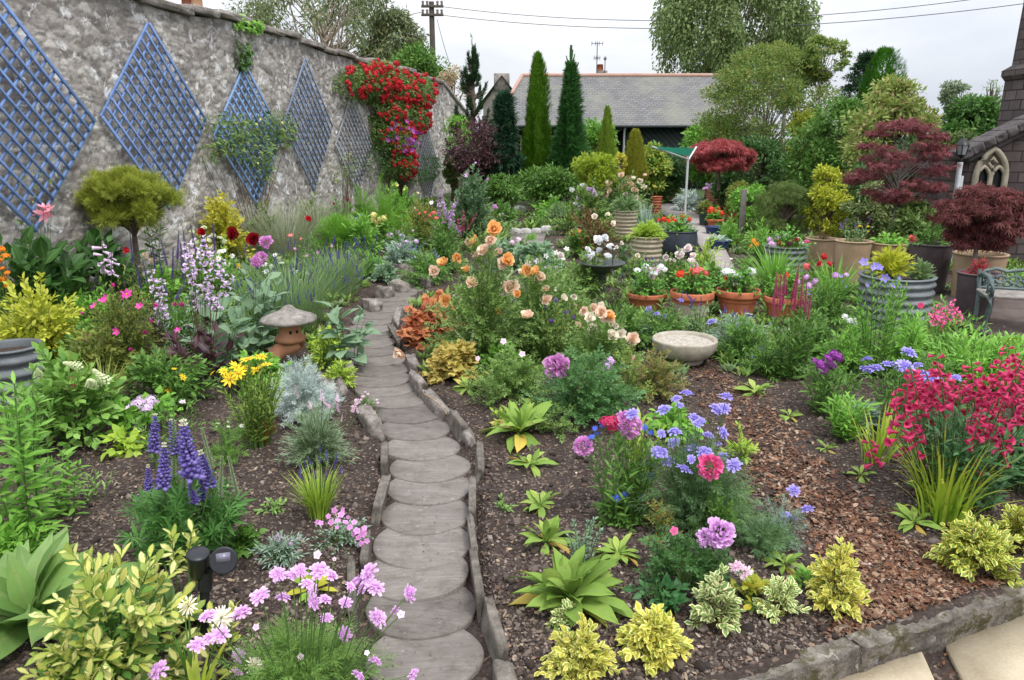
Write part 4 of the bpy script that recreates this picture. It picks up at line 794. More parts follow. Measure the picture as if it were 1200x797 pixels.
# ------------------------------------------------------------------ chapel with turret
YC = 13.2; o = thing('stone_chapel', 'dark sandstone chapel corner with a pointed twin window, turret and sloping parapet', 'chapel', (P(1190, 200, YC)[0], YC, 0)); oc2 = np.array(o.location); q = lambda px, py, dy=0: P(px, py, YC+dy)-oc2
m, t = nt('sandstone_blocks'); tc = nd(t, 'ShaderNodeTexCoord'); uv = nd(t, 'ShaderNodeUVMap'); br = nd(t, 'ShaderNodeTexBrick'); t.links.new(uv.outputs[0], br.inputs[0]); br.inputs['Scale'].default_value = 1; br.inputs['Brick Width'].default_value = .34; br.inputs['Row Height'].default_value = .17; br.inputs['Mortar Size'].default_value = .012
for k, v in (('Color1', lin(82, 74, 74)), ('Color2', lin(112, 102, 99)), ('Mortar', lin(56, 51, 50))): br.inputs[k].default_value = (*v, 1)
n1 = noise(t, 2, 7, .7, tc.outputs['Object']); c = mixc(t, ramp(t, n1.outputs[0], [(.4, (0, 0, 0)), (.65, (.6, .6, .6))]).outputs[0], br.outputs[0], lin(72, 62, 62)); out(t, bsdf(t, c, .9, bumpn(t, br.outputs['Fac'], -.7, .02), .2).outputs[0]); sandM = m
# turret: octagonal shaft with a ring
tcx = q(1232, 100, 1.2)[0]; rT = tcx-q(1178, 140, 1.2)[0]; zr = q(1190, 84, 1.2)[2]; g = Geo()
a = np.linspace(0, 2*PI, 8, endpoint=False)+PI/8
def octo(g, r0, r1, z0, z1, mat=0):
    for k in range(8):
        a0, a1 = a[k], a[(k+1) % 8]; pts = [(tcx+r0*math.cos(a0), 1.2+r0*math.sin(a0), z0), (tcx+r0*math.cos(a1), 1.2+r0*math.sin(a1), z0), (tcx+r1*math.cos(a1), 1.2+r1*math.sin(a1), z1), (tcx+r1*math.cos(a0), 1.2+r1*math.sin(a0), z1)]
        L = r0*.765; g.add(np.array(pts), np.array([[0, 1, 2, 3]]), [(k*L, z0), (k*L+L, z0), (k*L+L, z1), (k*L, z1)], mat)
octo(g, rT*1.08, rT, 0, zr-.15); octo(g, rT*.9, rT*.72, zr+.12, zr+4.5); g.build('turret', sandM, o)
g = Geo(); octo(g, rT, rT*1.1, zr-.15, zr-.06); octo(g, rT*1.1, rT*1.1, zr-.06, zr+.03); octo(g, rT*1.1, rT*.88, zr+.03, zr+.13); g.build('string_course', sandM, o)
# gable wall facing the garden, with sloping parapet rising to the turret
A = q(1137, 181); B = q(1215, 143); gl = A[0]; gr = q(1300, 150)[0]; g = Geo(); sl_ = (B[2]-A[2])/(B[0]-A[0])
zR = A[2]+sl_*(gr-gl)
g.add([(gl, 0, 0), (gr, 0, 0), (gr, 0, zR), (gl, 0, A[2]), (gl, 3, 0), (gl, 3, A[2])], np.array([[0, 1, 2, 3], [4, 0, 3, 5]]), [(0, 0), (gr-gl, 0), (gr-gl, zR), (0, A[2]), (3, 0), (3, A[2])]); g.build('wall', sandM, o)
g = Geo(); Ls = math.hypot(gr-gl+.2, zR-A[2]); an = math.atan2(zR-A[2], gr-gl); Mx = np.array([[math.cos(an), 0, -math.sin(an)], [0, 1, 0], [math.sin(an), 0, math.cos(an)]])

for k in range(14):
    rock(g, np.array([gl, 0, A[2]])+Mx@np.array([-.2+Ls/14*(k+.5), .08, .07]), (Ls/14-.006, .46, .14), Mx, 5, .05, .92, k+300)
box(g, (-.1, -.07, -.1), (Ls, .2, -.003), 0, Mx, (gl, 0, A[2]), .02); g.build('parapet', stoneM('parapet_stone', ['3a3536', '565050', '76706e'], 6, .9, .015, .9, ('a8a09c', .66)), o)
# twin lancet window
wn = thing('twin_window', None, None); wn.parent = o; wc = q(1157, 211); wn.location = (wc[0], -.05, wc[2])
strM = stoneM('tracery_stone', ['777060', '908877', 'a69e90'], 6, .4, .01, .85)
pw_ = 36/SY(YC)/2; hh_ = .42; g = Geo()
def lancet(cx, w_, z0, z1, n=7):
    zs = z1-w_*1.73; pts = [(cx-w_, z0), (cx-w_, zs)]
    for k in range(1, n+1): aa = PI-k/n*PI/3; pts.append((cx+w_+2*w_*math.cos(aa), zs+2*w_*math.sin(aa)))
    r_ = [(2*cx-x, z) for x, z in pts[::-1][1:]]; return pts+r_
def band(pts, rad, y=-.02): tubes(g, np.array([[(x, y, z) for x, z in pts]]), rad, 8)
band(lancet(0, pw_*.95, -.5, .5), .05); band(lancet(-pw_*.47, pw_*.42, -.5, .22), .03); band(lancet(pw_*.47, pw_*.42, -.5, .22), .03); band([(-pw_, -.5), (pw_, -.5)], .05); band([(0, .2), (-.07, .28), (0, .36), (.07, .28), (0, .2)], .03); g.build('tracery', strM, wn, smooth_=True)
for sx_ in (-1, 1):
    g = Geo(); pts = np.array(lancet(sx_*pw_*.47, pw_*.4, -.48, .2)); v = np.concatenate([[[pts[:, 0].mean(), 0, -.1]], np.stack([pts[:, 0], 0*pts[:, 0], pts[:, 1]], 1)]); n_ = len(pts); g.add(v-np.array([0, -.03, 0]), np.array([[0, 1+k, 1+(k+1) % n_] for k in range(n_)])); g.build('pane', plainM('dark_glass', (30, 34, 38), .1, 0, .1, 4, .6), wn)
g = Geo(); v = np.array([(x, .045, z) for x, z in lancet(0, pw_*.9, -.5, .46)]); n_ = len(v); g.add(np.concatenate([[[0, .045, 0]], v]), np.array([[0, 1+k, 1+(k+1) % n_] for k in range(n_)])); g.build('window_infill', strM, wn)
# drainpipes of the chapel
g = Geo(); a_ = q(1114, 285, -.3); tubes(g, [np.array([(a_[0], -.3, 0), (a_[0], -.3, q(1120, 205)[2])])], .055, 10); g.build('downpipe', plainM('white_pipe', (196, 200, 204), .5), o)
o = thing('lamp_post', 'black carriage lantern on a pale post beside the chapel', 'lamp post', (P(1122, 215, 12.6)[0], 12.6, 0)); oc2 = np.array(o.location); q = lambda px, py: P(px, py, 12.6)-oc2
g = Geo(); tubes(g, [np.array([(0, 0, 0), (0, 0, q(1122, 190)[2])])], .04, 10); g.build('post', plainM('white_pipe', (196, 200, 204), .5), o)
lm = q(1125, 176); g = Geo(); lathe(g, [(.04, -.2), (.02, -.15), (.07, -.11), (.1, -.1), (.1, -.09)], 6, cx=0, z0=lm[2]); lathe(g, [(.15, .1), (.14, .12), (.09, .19), (.03, .22), (.03, .25), (0, .27)], 6, z0=lm[2]); ln_ = g.build('lantern', plainM('lantern_black', (32, 32, 34), .45), o); ln_.scale = (.78, .78, .78); ln_.location = (0, 0, lm[2]*.22)
for k in range(6):
    aa = k*PI/3; tubes(g := Geo(), [np.array([(math.cos(aa)*.09, math.sin(aa)*.09, lm[2]-.1), (math.cos(aa)*.135, math.sin(aa)*.135, lm[2]+.11)])], .009, 5); g.build('glazing_bar', plainM('lantern_black', (32, 32, 34), .45), ln_)
g = Geo(); lathe(g, [(.086, -.09), (.13, .1)], 6, z0=lm[2]); g.build('glass', plainM('lamp_glass', (150, 156, 160), .15, 0, .05), ln_)
# ================================================================== flower heads
def petalT(w=.6, segs=3, cup=.2, wide=.6, blunt=.35, mat=0): return leafT(w, segs, cup, -cup*.6, wide, .8, blunt, mat, 0.0)
def ringF(items, P_, n, tilt, r0=0.0, sc=1.0, z=0.0, phase=0.0, jt=.12, js=.1):
    for k in range(n):
        a = 2*PI*k/n+phase+rng.normal(0, jt); tl = tilt+rng.normal(0, jt); M = rotz(a-PI/2)@rotx(tl)
        items.append((P_, M, (math.cos(a)*r0, math.sin(a)*r0, z), sc*(1+rng.normal(0, js))))
BL6 = blobT(6, 4); BL5 = blobT(5, 3)
def f_rose(n=5, seed=0):
    it = []; P_ = leafT(.95, 3, .22, -.35, .62, .7, .3); ph = 0
    for k, (m_, tl, s, z) in enumerate([(4, 1.35, .5, .12), (5, 1.1, .6, .08), (6, .8, .68, .04), (7, .5, .72, .0), (7, .2, .72, -.04)][:n]): ringF(it, P_, m_, tl, .03+.02*k, s*.75, z, ph); ph += .5
    return mergeT(it)
def f_peony():
    it = []; P_ = [leafT(.9, 2, .2, -.25, .7, .7, .5, 0, .06), leafT(.75, 3, .3, -.4, .7, .7, .5, 0, .08)]
    for k in range(95):
        z = 1-1.5*(k+.5)/95; a = k*2.4+rng.normal(0, .25); s = math.sqrt(max(0, 1-z*z)); d = np.array([s*math.cos(a), s*math.sin(a), z*.75+.1]); M = frames(nrm(d+rng.normal(0, .25, 3))[None], d+np.array([0, 0, 1.2]), .4)[0]; it.append((P_[k % 2], M, d*.26, .25*U(.8, 1.25)))
    return mergeT(it)
def f_scab():
    it = []; P_ = leafT(.7, 2, .2, .1, .7, .7, .5); ph = 0
    ringF(it, P_, 17, .05, .2, .31, 0, 0, .15, .2); ringF(it, P_, 15, .3, .17, .24, .04, .3, .2, .2); ringF(it, P_, 14, .6, .12, .19, .08, .1, .2, .2); ringF(it, P_, 10, .9, .07, .16, .1, .1, .2); ringF(it, P_, 6, 1.2, .02, .15, .11, .1)
    it.append((blobT(7, 4, .2, .09), np.eye(3), (0, 0, .02), 1.0)); return mergeT(it)
def f_daisy(n=9, w=.42, cup=.02, disc=.14, r=.5, tilt=.1):
    it = []; ringF(it, leafT(w, 2, .08, .05, .65, .7, .3), n, tilt, .06, r-.06, 0, 0, .06, .05); it.append((blobT(7, 4, disc, disc*.6), np.eye(3), (0, 0, .03), 1.0, 1)); return mergeT(it)
def f_poppy():
    it = []; ringF(it, leafT(1.15, 4, .3, -.3, .6, .6, .4, 0, .05), 4, .75, .02, .58, 0); ringF(it, leafT(1.1, 4, .3, -.3, .6, .6, .4, 0, .05), 4, .95, .02, .5, .02, .8); it.append((blobT(6, 4, .1, .14), np.eye(3), (0, 0, .12), 1.0, 1)); return mergeT(it)
FLORET = mergeT([(kiteT(.9, .05, .6), rotz(2*PI*k/5)@rotx(.15), (0, 0, 0), .5) for k in range(5)])
def f_umbel(n=26, r=.42, fl=FLORET, fs=.33, h=.6):
    it = []
    for k in range(n):
        z = 1-(k+.5)/n*1.1; a = k*2.4; s = math.sqrt(max(0, 1-z*z)); d = np.array([s*math.cos(a), s*math.sin(a), z]); M = frames(d[None], jit=.2)[0]
        it.append((fl, M[:, [0, 2, 1]]*np.array([1, -1, 1]), (d*r*U(.7, 1.12)*np.array([1, 1, h])+rng.normal(0, .03, 3)).tolist(), fs*(.75+.5*rng.random())))
    return mergeT(it)
def bellT(L=1.0, r0=.1, r1=.3, lob=.2, n=6):
    g = Geo(); lathe(g, [(r0*.6, 0), (r0, L*.1), (r0*1.5, L*.45), (r1*.8, L*.8), (r1, L*.92), (r1+lob, L)], n)
    v = g.v[0]; k = np.arange(len(v)); v[(k >= 5*n) & (k % 2 == 0)] *= np.array([.75, .75, 1.0]); g.v[0] = v[:, [0, 2, 1]]*np.array([1, 1, -1]); return g.tmpl()
BELL = bellT()
def f_pen(n=16, L=1.0, bell=BELL, bs=.2, droop=-.35, top=.35):       # bells hung along a stem; length 1 along +z
    it = []; g = Geo(); tubes(g, [[(0, 0, -.15), (0, 0, L)]], .012, 4, 1)
    for k in range(n):
        f = k/n; a = k*2.6+rng.normal(0, .4); tl = droop+rng.normal(0, .25)+f*.35; z = L*(.05+.9*f); s = bs*(1-top*f)*(.8+.4*rng.random())
        it.append((bell, rotz(a-PI/2)@rotx(tl), (math.cos(a)*.02, math.sin(a)*.02, z), s))
    T = mergeT(it); g.inst(T, np.eye(3)[None], np.zeros((1, 3)), 1.0); return g.tmpl()
def f_lupin(n=11, m_=8, r=.19):
    g = Geo(); tubes(g, [[(0, 0, -.2), (0, 0, 1)]], np.array([.02, .012]), 4, 1); it = []; pea = mergeT([(blobT(5, 3, .26, .2), np.eye(3)*np.array([1, 1.7, 1]), (0, .5, 0), 1), (leafT(.5, 2, .3, -.5, .55, .6, .3), rotx(.7), (0, .3, .05), .6)])
    for k in range(n):
        f = k/n; z = .02+.96*f**.92; rr = r*(1-f*.75); 
        for j in range(m_):
            a = 2*PI*j/m_+k*.4+rng.normal(0, .1); it.append((pea, rotz(a-PI/2)@rotx(.5*f+.15+rng.normal(0, .15)), (math.cos(a)*.015, math.sin(a)*.015, z), rr*(.85+.3*rng.random()), 0 if f < .82 else 2))
    g.inst(mergeT(it), np.eye(3)[None], np.zeros((1, 3))); return g.tmpl()
def f_lav(n=11, r=.1, s=.16, stem=1):
    g = Geo(); tubes(g, [[(0, 0, -.2), (0, 0, 1)]], .014, 3, stem); it = []
    for k in range(n):
        f = k/n
        for j in range(4):
            a = j*PI/2+k*.8+rng.normal(0, .2); it.append((KITEB, rotz(a-PI/2)@rotx(.75), (0, 0, .03+.92*f), s*(1.1-.5*f)))
    g.inst(mergeT(it), np.eye(3)[None], np.zeros((1, 3))); return g.tmpl()
def f_lily():
    it = []; ringF(it, leafT(.42, 5, .12, .55, .5, .9), 6, .95, .03, .62, 0); return mergeT(it)
def f_panicle(n=60, fs=.16):
    it = []
    for k in range(n):
        z = (k+.5)/n; a = k*2.4; r = .32*(1-z*.85)*(.7+.4*rng.random()); d = np.array([math.cos(a)*r, math.sin(a)*r, z]); M = frames(np.array([[math.cos(a), math.sin(a), .7]]), jit=.3)[0]
        it.append((FLORET, M[:, [0, 2, 1]]*np.array([1, -1, 1]), d, fs))
    return mergeT(it)
def f_allium(n=40):
    it = []
    for k in range(n):
        z = 1-1.6*(k+.5)/n; a = k*2.4; s = math.sqrt(max(0, 1-z*z)); d = np.array([s*math.cos(a), s*math.sin(a), z]); it.append((leafT(.35, 2, .1, 0, .75, .8, .3), frames(d[None], jit=.1)[0], d*.08, .42)); 
    return mergeT(it)
FT = dict(rose=[f_rose(), f_rose(4), f_rose(5)], peony=[f_peony(), f_peony()], scab=[f_scab(), f_scab(), f_scab()], daisy=[f_daisy(), f_daisy()], cosmos=[f_daisy(5, .8, .05, .1), f_daisy(5, .8, .05, .1, .5, .35)], poppy=[f_poppy()], umbel=[f_umbel(), f_umbel(20), f_umbel(30)],
    pen=[f_pen(12), f_pen(9), f_pen(13)], foxg=[f_pen(9, 1, bellT(1, .1, .2, .08, 8), .3, -.5, .3)], lupin=[f_lupin(), f_lupin(12), f_lupin(14, 8)], lav=[f_lav(), f_lav(8)], lily=[f_lily()], panicle=[f_panicle()], allium=[f_allium()], cup=[f_rose(2), f_daisy(6, .7, .3, .08, .5, .6)], small=[mergeT([(FLORET, np.eye(3), (0, 0, 0), 1.0)])], bell=[f_daisy(5, .9, .3, .08, .5, .55)], spire=[f_lav(22, .1, .09)], gaura=[f_pen(14, 1, FLORET, .17, .2, .3)])
PARTNAME = dict(pen='flower_spike', lupin='flower_spike', lav='flower_spike', foxg='flower_spike', spire='flower_spike', gaura='flower_spike', panicle='flower_panicle', umbel='flower_cluster')
_FM = {}
def flowerM(name, cols, tip=None, trans=.25, rough=.55): return leafM('petal_'+name, cols, rib=0, trans=trans, rough=rough, tip=tip, obj=.2)
STEM = leafM('stem_green', ['4d6b33', '5f7d3e'], rib=0, trans=0, rough=.6, obj=.1); STEMR = leafM('stem_red', ['4a3030', '5d3b36'], rib=0, trans=0, obj=.1); STEMB = leafM('stem_brown', ['5b4a38', '74604a'], rib=0, trans=0, rough=.8, obj=.1)
CENY = leafM('centre_yellow', ['c9a21e', 'e0b92c'], rib=0, trans=0); CENB = leafM('centre_dark', ['2c2320', '40332c'], rib=0, trans=0); SILV = leafM('lupin_tip', ['c9c7b4', 'd8d4bc'], rib=0, trans=.2)
PM = dict(orange=flowerM('orange', ['eba04a', 'f0b060', 'e8934a'], 'f6cf92'), peach=flowerM('peach', ['f0c6a2', 'f3d3b6', 'eebb94'], 'f7e4d2'), cream=flowerM('cream', ['f1e4cc', 'f5ecdc'], 'f7f0e2'), white=flowerM('white', ['eeeef0', 'f4f4f4']), blush=flowerM('blush', ['f0d8d8', 'f3e2e0'], 'f4ecea'),
    lilac=flowerM('lilac', ['c696d8', 'd2a6e0', 'be8ad2'], 'e0bce8'), violet=flowerM('violet', ['8478cc', '9a8edc', '7a6ec4'], 'b4a8e6'), mauve=flowerM('mauve', ['cc7cc0', 'd68ccc', 'c070b4'], 'e0a8d8'), palepink=flowerM('palepink', ['d494d6', 'dca6e0', 'ca86ca'], 'ecc6ec'), hot=flowerM('hot', ['e0488c', 'e85a9a', 'd83c80'], 'f080b4'),
    magenta=flowerM('magenta', ['d83ca0', 'e454b0', 'cc3092']), red=flowerM('red', ['b81a28', 'cc2834', 'a41422']), scarlet=flowerM('scarlet', ['e4402c', 'ee5238', 'dc3426']), crimson=flowerM('crimson', ['b01c4c', 'c42c5c', '9c1440'], 'd04474'), darkred=flowerM('darkred', ['861420', '981a26']), salmon=flowerM('salmon', ['ee6a6e', 'f08084']),
    blue=flowerM('blue', ['4458d0', '5870e0', '3c4cc0']), lupin=flowerM('lupin', ['5a4c94', '7060a8', '8678b8', '4e4284']), lavender=flowerM('lavender', ['5a4a96', '6c5caa', '4a3c86']), purple=flowerM('purple', ['6c4a98', '7e5aa8']), yellow=flowerM('yellow', ['f0c818', 'f4d42c', 'e8bc10']), tan=flowerM('tan', ['b8a486', 'c8b698']), paley=flowerM('paley', ['eadf8e', 'f0e6a4']), pinkspire=flowerM('pinkspire', ['b83a78', 'c84c88']), purplec=flowerM('purplec', ['8c3c94', 'a04ca8']),
    lilacw=flowerM('lilacw', ['caa4d2', 'd8bade', 'bc94c8'], 'e6d6ea'), fox=flowerM('fox', ['dfbede', 'e6cce6'], 'f0dcee'), greeny=flowerM('greeny', ['c6cf9e', 'd5dab2']), pinkw=flowerM('pinkw', ['eab8d6', 'f0c8e0'], 'f6e2ee'), pinklily=flowerM('pinklily', ['e8849c', 'ec98ac'], 'f0b4bc'), bluebell=flowerM('bluebell', ['8c84d4', '9c94e0']), marigold=flowerM('marigold', ['ee8a1c', 'f29a30']), silverf=flowerM('silverf', ['98a684', 'aab492']))
def fmesh(ft, col, cen=None):
    k = (ft, col); cen = PM['blue'] if col == 'blue' else cen
    if k not in _FM:
        mats = {'daisy': [PM[col], CENY if cen is None else cen], 'cosmos': [PM[col], CENY], 'poppy': [PM[col], CENB], 'lupin': [PM[col], STEM, SILV], 'bell': [PM[col], CENY], 'cup': [PM[col], CENY]}.get(ft, [PM[col], STEM])
        _FM[k] = []
        for T in FT[ft]:
            g = Geo(); g.inst(T, np.eye(3)[None], np.zeros((1, 3))); _FM[k].append(g.mesh(PARTNAME.get(ft, 'flower'), mats))
    return _FM[k]
from mathutils import Matrix
def put_flowers(R, ft, col, pts, size, face='up', lean=.35, zs=1.0, js=.18, maxn=100, label=None):
    ms = fmesh(ft, col); nm = PARTNAME.get(ft, 'flower')
    for k, p in enumerate(pts[:maxn]):
        d = np.array({'up': (0, -.25, 1), 'cam': (0, -.9, .55), 'out': (p[0], p[1]-.3*abs(p[0])-.1, .5), 'spike': (0, 0, 1)}[face], float); d = nrm(nrm(d)+rng.normal(0, lean, 3)); 
        z = d; x = nrm(np.cross(np.array([0, 1, 0.])+rng.normal(0, .3, 3), z)); y = np.cross(z, x); M = np.stack([x, y, z], 1)@rotz(U(0, 6.28))
        o = link(nm, ms[rng.integers(len(ms))], R, p); o.rotation_euler = Matrix(M.tolist()).to_euler()
        s = (size[k] if isinstance(size, (list, tuple)) else size)*(1+rng.normal(0, js)); s = max(s, .3*(size if not isinstance(size, (list, tuple)) else size[k])); o.scale = (s, s, s*zs)
        if label: o['label'] = label
# ================================================================== foliage
def dome(n, W, D, H, base=.15, low=.0, fill=.55, lean=0.0):
    """shoots rising from the crown of a plant to points spread through a dome W x D x H"""
    a = U(0, 2*PI, n); ct = U(low, 1, n)**.8; st = np.sqrt(1-ct**2); r = U(fill, 1, n)
    tip = np.stack([W/2*st*np.cos(a)*r, D/2*st*np.sin(a)*r, H*ct*U(fill, 1, n)], 1); tip[:, 2] = np.maximum(tip[:, 2], H*.06)
    b = np.stack([tip[:, 0]*base, tip[:, 1]*base, np.full(n, -.01)], 1)
    c = np.stack([tip[:, 0]*.45, tip[:, 1]*.45, tip[:, 2]*.8+H*.08], 1)
    return bez(b, c, tip, 6)
def upright(n, W, D, H, spread=1.0, var=.35, base=.5):
    a = U(0, 2*PI, n); r = np.sqrt(rng.random(n)); tip = np.stack([W/2*r*np.cos(a), D/2*r*np.sin(a), H*(1-var*rng.random(n))*(1-.25*r*r)], 1)
    b = tip*np.array([base, base, 0]); c = tip*np.array([.75*base+.1, .75*base+.1, .6]); return bez(b, c, tip, 6)
def leaves(g, pts, T, ls, per, t0=.3, t1=1.0, ang=.9, up=None, jit=.35, taper=.4, mat=0, droop=0.0):
    n = len(pts); k = np.repeat(np.arange(n), per); f = np.tile(np.linspace(t0, t1, per), n)+rng.normal(0, .02, n*per); p, tg = sample(pts, k, np.clip(f, 0, 1))
    a = np.tile(np.arange(per)*2.4, n)+np.repeat(U(0, 6.28, n), per); rf = np.cross(tg, np.array([.3, .1, 1.0])); rf = nrm(rf+1e-6); r2 = np.cross(tg, rf); rad = rf*np.cos(a)[:, None]+r2*np.sin(a)[:, None]
    an = ang*(1.0-.45*(f[:, None]-t0)/(1-t0+1e-6)); d = tg*np.cos(an)+rad*np.sin(an); d[:, 2] -= droop
    s = ls*(1-taper*np.clip(f, 0, 1)*rng.random(n*per))*U(.75, 1.2, n*per)
    M = frames(d, np.array([0, -.15, 1.0]) if up is None else up, jit); g.inst(T, M, p, s, mat); return g
class Plant:
    def __init__(s, name, label, cat, px, py, w, h, group=None, d=1.0, loc=None):
        while loc is None and px < 540 and G(px, py)[0] < WA+WB*G(px, py)[1]+.4: py += 2; h += 2      # keep clear of the garden wall
        w *= 1.12; h *= 1.06
        s.c = G(px, py) if loc is None else np.array(loc, float); s.s = S(py) if loc is None else SY(s.c[1]); s.W = w/s.s; s.H = h/s.s*.98; s.D = s.W*d; s.c[2] = TZ(s.c) if loc is None else s.c[2]
        s.R = thing(name, label, cat, s.c, group); s.g = Geo(); s.mats = []; s.tips = None
    def m(s, mat):
        if mat not in s.mats: s.mats.append(mat)
        return s.mats.index(mat)
    def bush(s, T, mat, ls, n=50, per=14, t0=.35, ang=.9, stem=STEM, sr=.004, low=0., fill=.55, base=.15, **k):
        pts = dome(n, s.W, s.D, s.H, base, low, fill); leaves(s.g, pts, T, ls, per, t0, 1, ang, mat=s.m(mat), **k); tubes(s.g, pts, np.linspace(sr, sr*.4, 6), 3, s.m(stem)); s.tips = pts[:, -1]; s.pts = pts; return s
    def stems(s, T, mat, ls, n=14, per=16, t0=.1, t1=1.0, ang=1.0, stem=STEM, sr=.004, var=.35, base=.5, **k):
        pts = upright(n, s.W, s.D, s.H, 1, var, base); leaves(s.g, pts, T, ls, per, t0, t1, ang, mat=s.m(mat), **k); tubes(s.g, pts, np.linspace(sr, sr*.5, 6), 3, s.m(stem)); s.tips = pts[:, -1]; s.pts = pts; return s
    def grass(s, mat, n=90, width=.012, arch=.5, T=None, var=.5, base=.06):
        a = U(0, 2*PI, n); L = s.H*U(1-var, 1.05, n)*1.15; T = T or leafT(1, 5, .1, 0, .35, .55)
        # each blade a bent ribbon
        K = 6; tt = np.linspace(0, 1, K); out_ = s.W/2*rng.random(n)**.7*(1.2); b0 = np.stack([np.cos(a), np.sin(a)], 1)*(s.W*base*rng.random(n))[:, None]
        sag = arch*rng.random(n)
        px = np.cos(a)[:, None]*(out_[:, None]*tt**1.6); py = np.sin(a)[:, None]*(out_[:, None]*tt**1.6); pz = L[:, None]*(tt-.45*sag[:, None]*tt**3)
        pts = np.stack([b0[:, :1]+px, b0[:, 1:]+py, pz], 2); tg = nrm(np.gradient(pts, axis=1)); side = nrm(np.cross(tg, np.stack([np.cos(a), np.sin(a), 0*a+.15], 1)[:, None]+0*tg)); wv = width*np.array([.7, 1, 1, .85, .55, .04])[None, :, None]*U(.7, 1.2, n)[:, None, None]
        v = np.concatenate([pts-side*wv/2, pts+side*wv/2], 1); i = np.arange(K-1); q = np.stack([i, i+K, i+K+1, i+1], 1); q = (q[None]+(np.arange(n)*2*K)[:, None, None]).reshape(-1, 4)
        uv = np.tile(np.concatenate([np.stack([0*tt, tt], 1), np.stack([0*tt+1, tt], 1)]), (n, 1)); s.g.add(v.reshape(-1, 3), q, uv, s.m(mat)); s.tips = pts[:, -1]; return s
    def rosette(s, mat, n=14, width=.35, T=None, rise=.9, old=None):
        T = T if isinstance(T, list) else [T or SPATH]; k = np.arange(n); a = k*2.4+rng.normal(0, .2, n); f = (k+.5)/n; el = .2+rise*(1-f)+rng.normal(0, .17, n)
        d = np.stack([np.cos(a)*np.cos(el), np.sin(a)*np.cos(el), np.sin(el)], 1); L = s.W/2*.94*(.72+.3*f)*U(.82, 1.12, n)
        M = frames(d, np.array([0, 0, 1.]), .3); p = np.stack([np.cos(a)*.01, np.sin(a)*.01, .02*(1-f)+.005], 1)
        for j, T_ in enumerate(T):
            w_ = k % len(T) == j; o_ = (f > .9) & (old is not None); a_, b_ = w_ & ~o_, w_ & o_; s.g.inst(T_, M[a_], p[a_], L[a_], s.m(mat))
            if b_.any(): s.g.inst(T_, M[b_], p[b_], L[b_], s.m(old))
        s.tips = p+d*L[:, None]; return s
    def feather(s, mat, ls=.05, n=160, per=14, T=NEEDLE, **k): return s.bush(T, mat, ls, n, per, .25, .6, sr=.002, **k)
    def at(s, px, py, jy=.3):                 # local point seen at a pixel, near the plant's own distance
        q = P(px, py, s.c[1]+(U(-jy, jy) if jy >= 0 else -U(.25, -jy))*s.D*.5)-s.c; return q
    def flowers(s, ft, col, where, size, face='up', stem=STEM, sr=.0025, lean=.35, zs=1.0, jy=.5, js=.18, top=None, label=None, root=.3):
        if isinstance(where, int):
            i = rng.choice(len(s.tips), min(where, len(s.tips)), replace=False) if top is None else np.argsort(-s.tips[:, 2]+rng.normal(0, s.H*.12, len(s.tips)))[:where]
            pts = s.tips[i]+np.array([0, 0, size*.1])
        else: pts = np.array([s.at(x, y, jy if stem is not None else -.95) for x, y in where])
        pts[:, 2] = np.maximum(pts[:, 2], .03)
        if stem is not None and not isinstance(where, int):
            b = pts*np.array([root, root, 0])+np.array([0, 0, .02]); c = pts*np.array([.6, .6, .55]); tubes(s.g, bez(b, c, pts-np.array([0, 0, 0.0]), 6), sr, 3, s.m(stem))
        put_flowers(s.R, ft, col, list(pts), size, face, lean, zs, js, label=label); return s
    def done(s, part='foliage'): return s.g.build(part, s.mats, s.R) and s.R
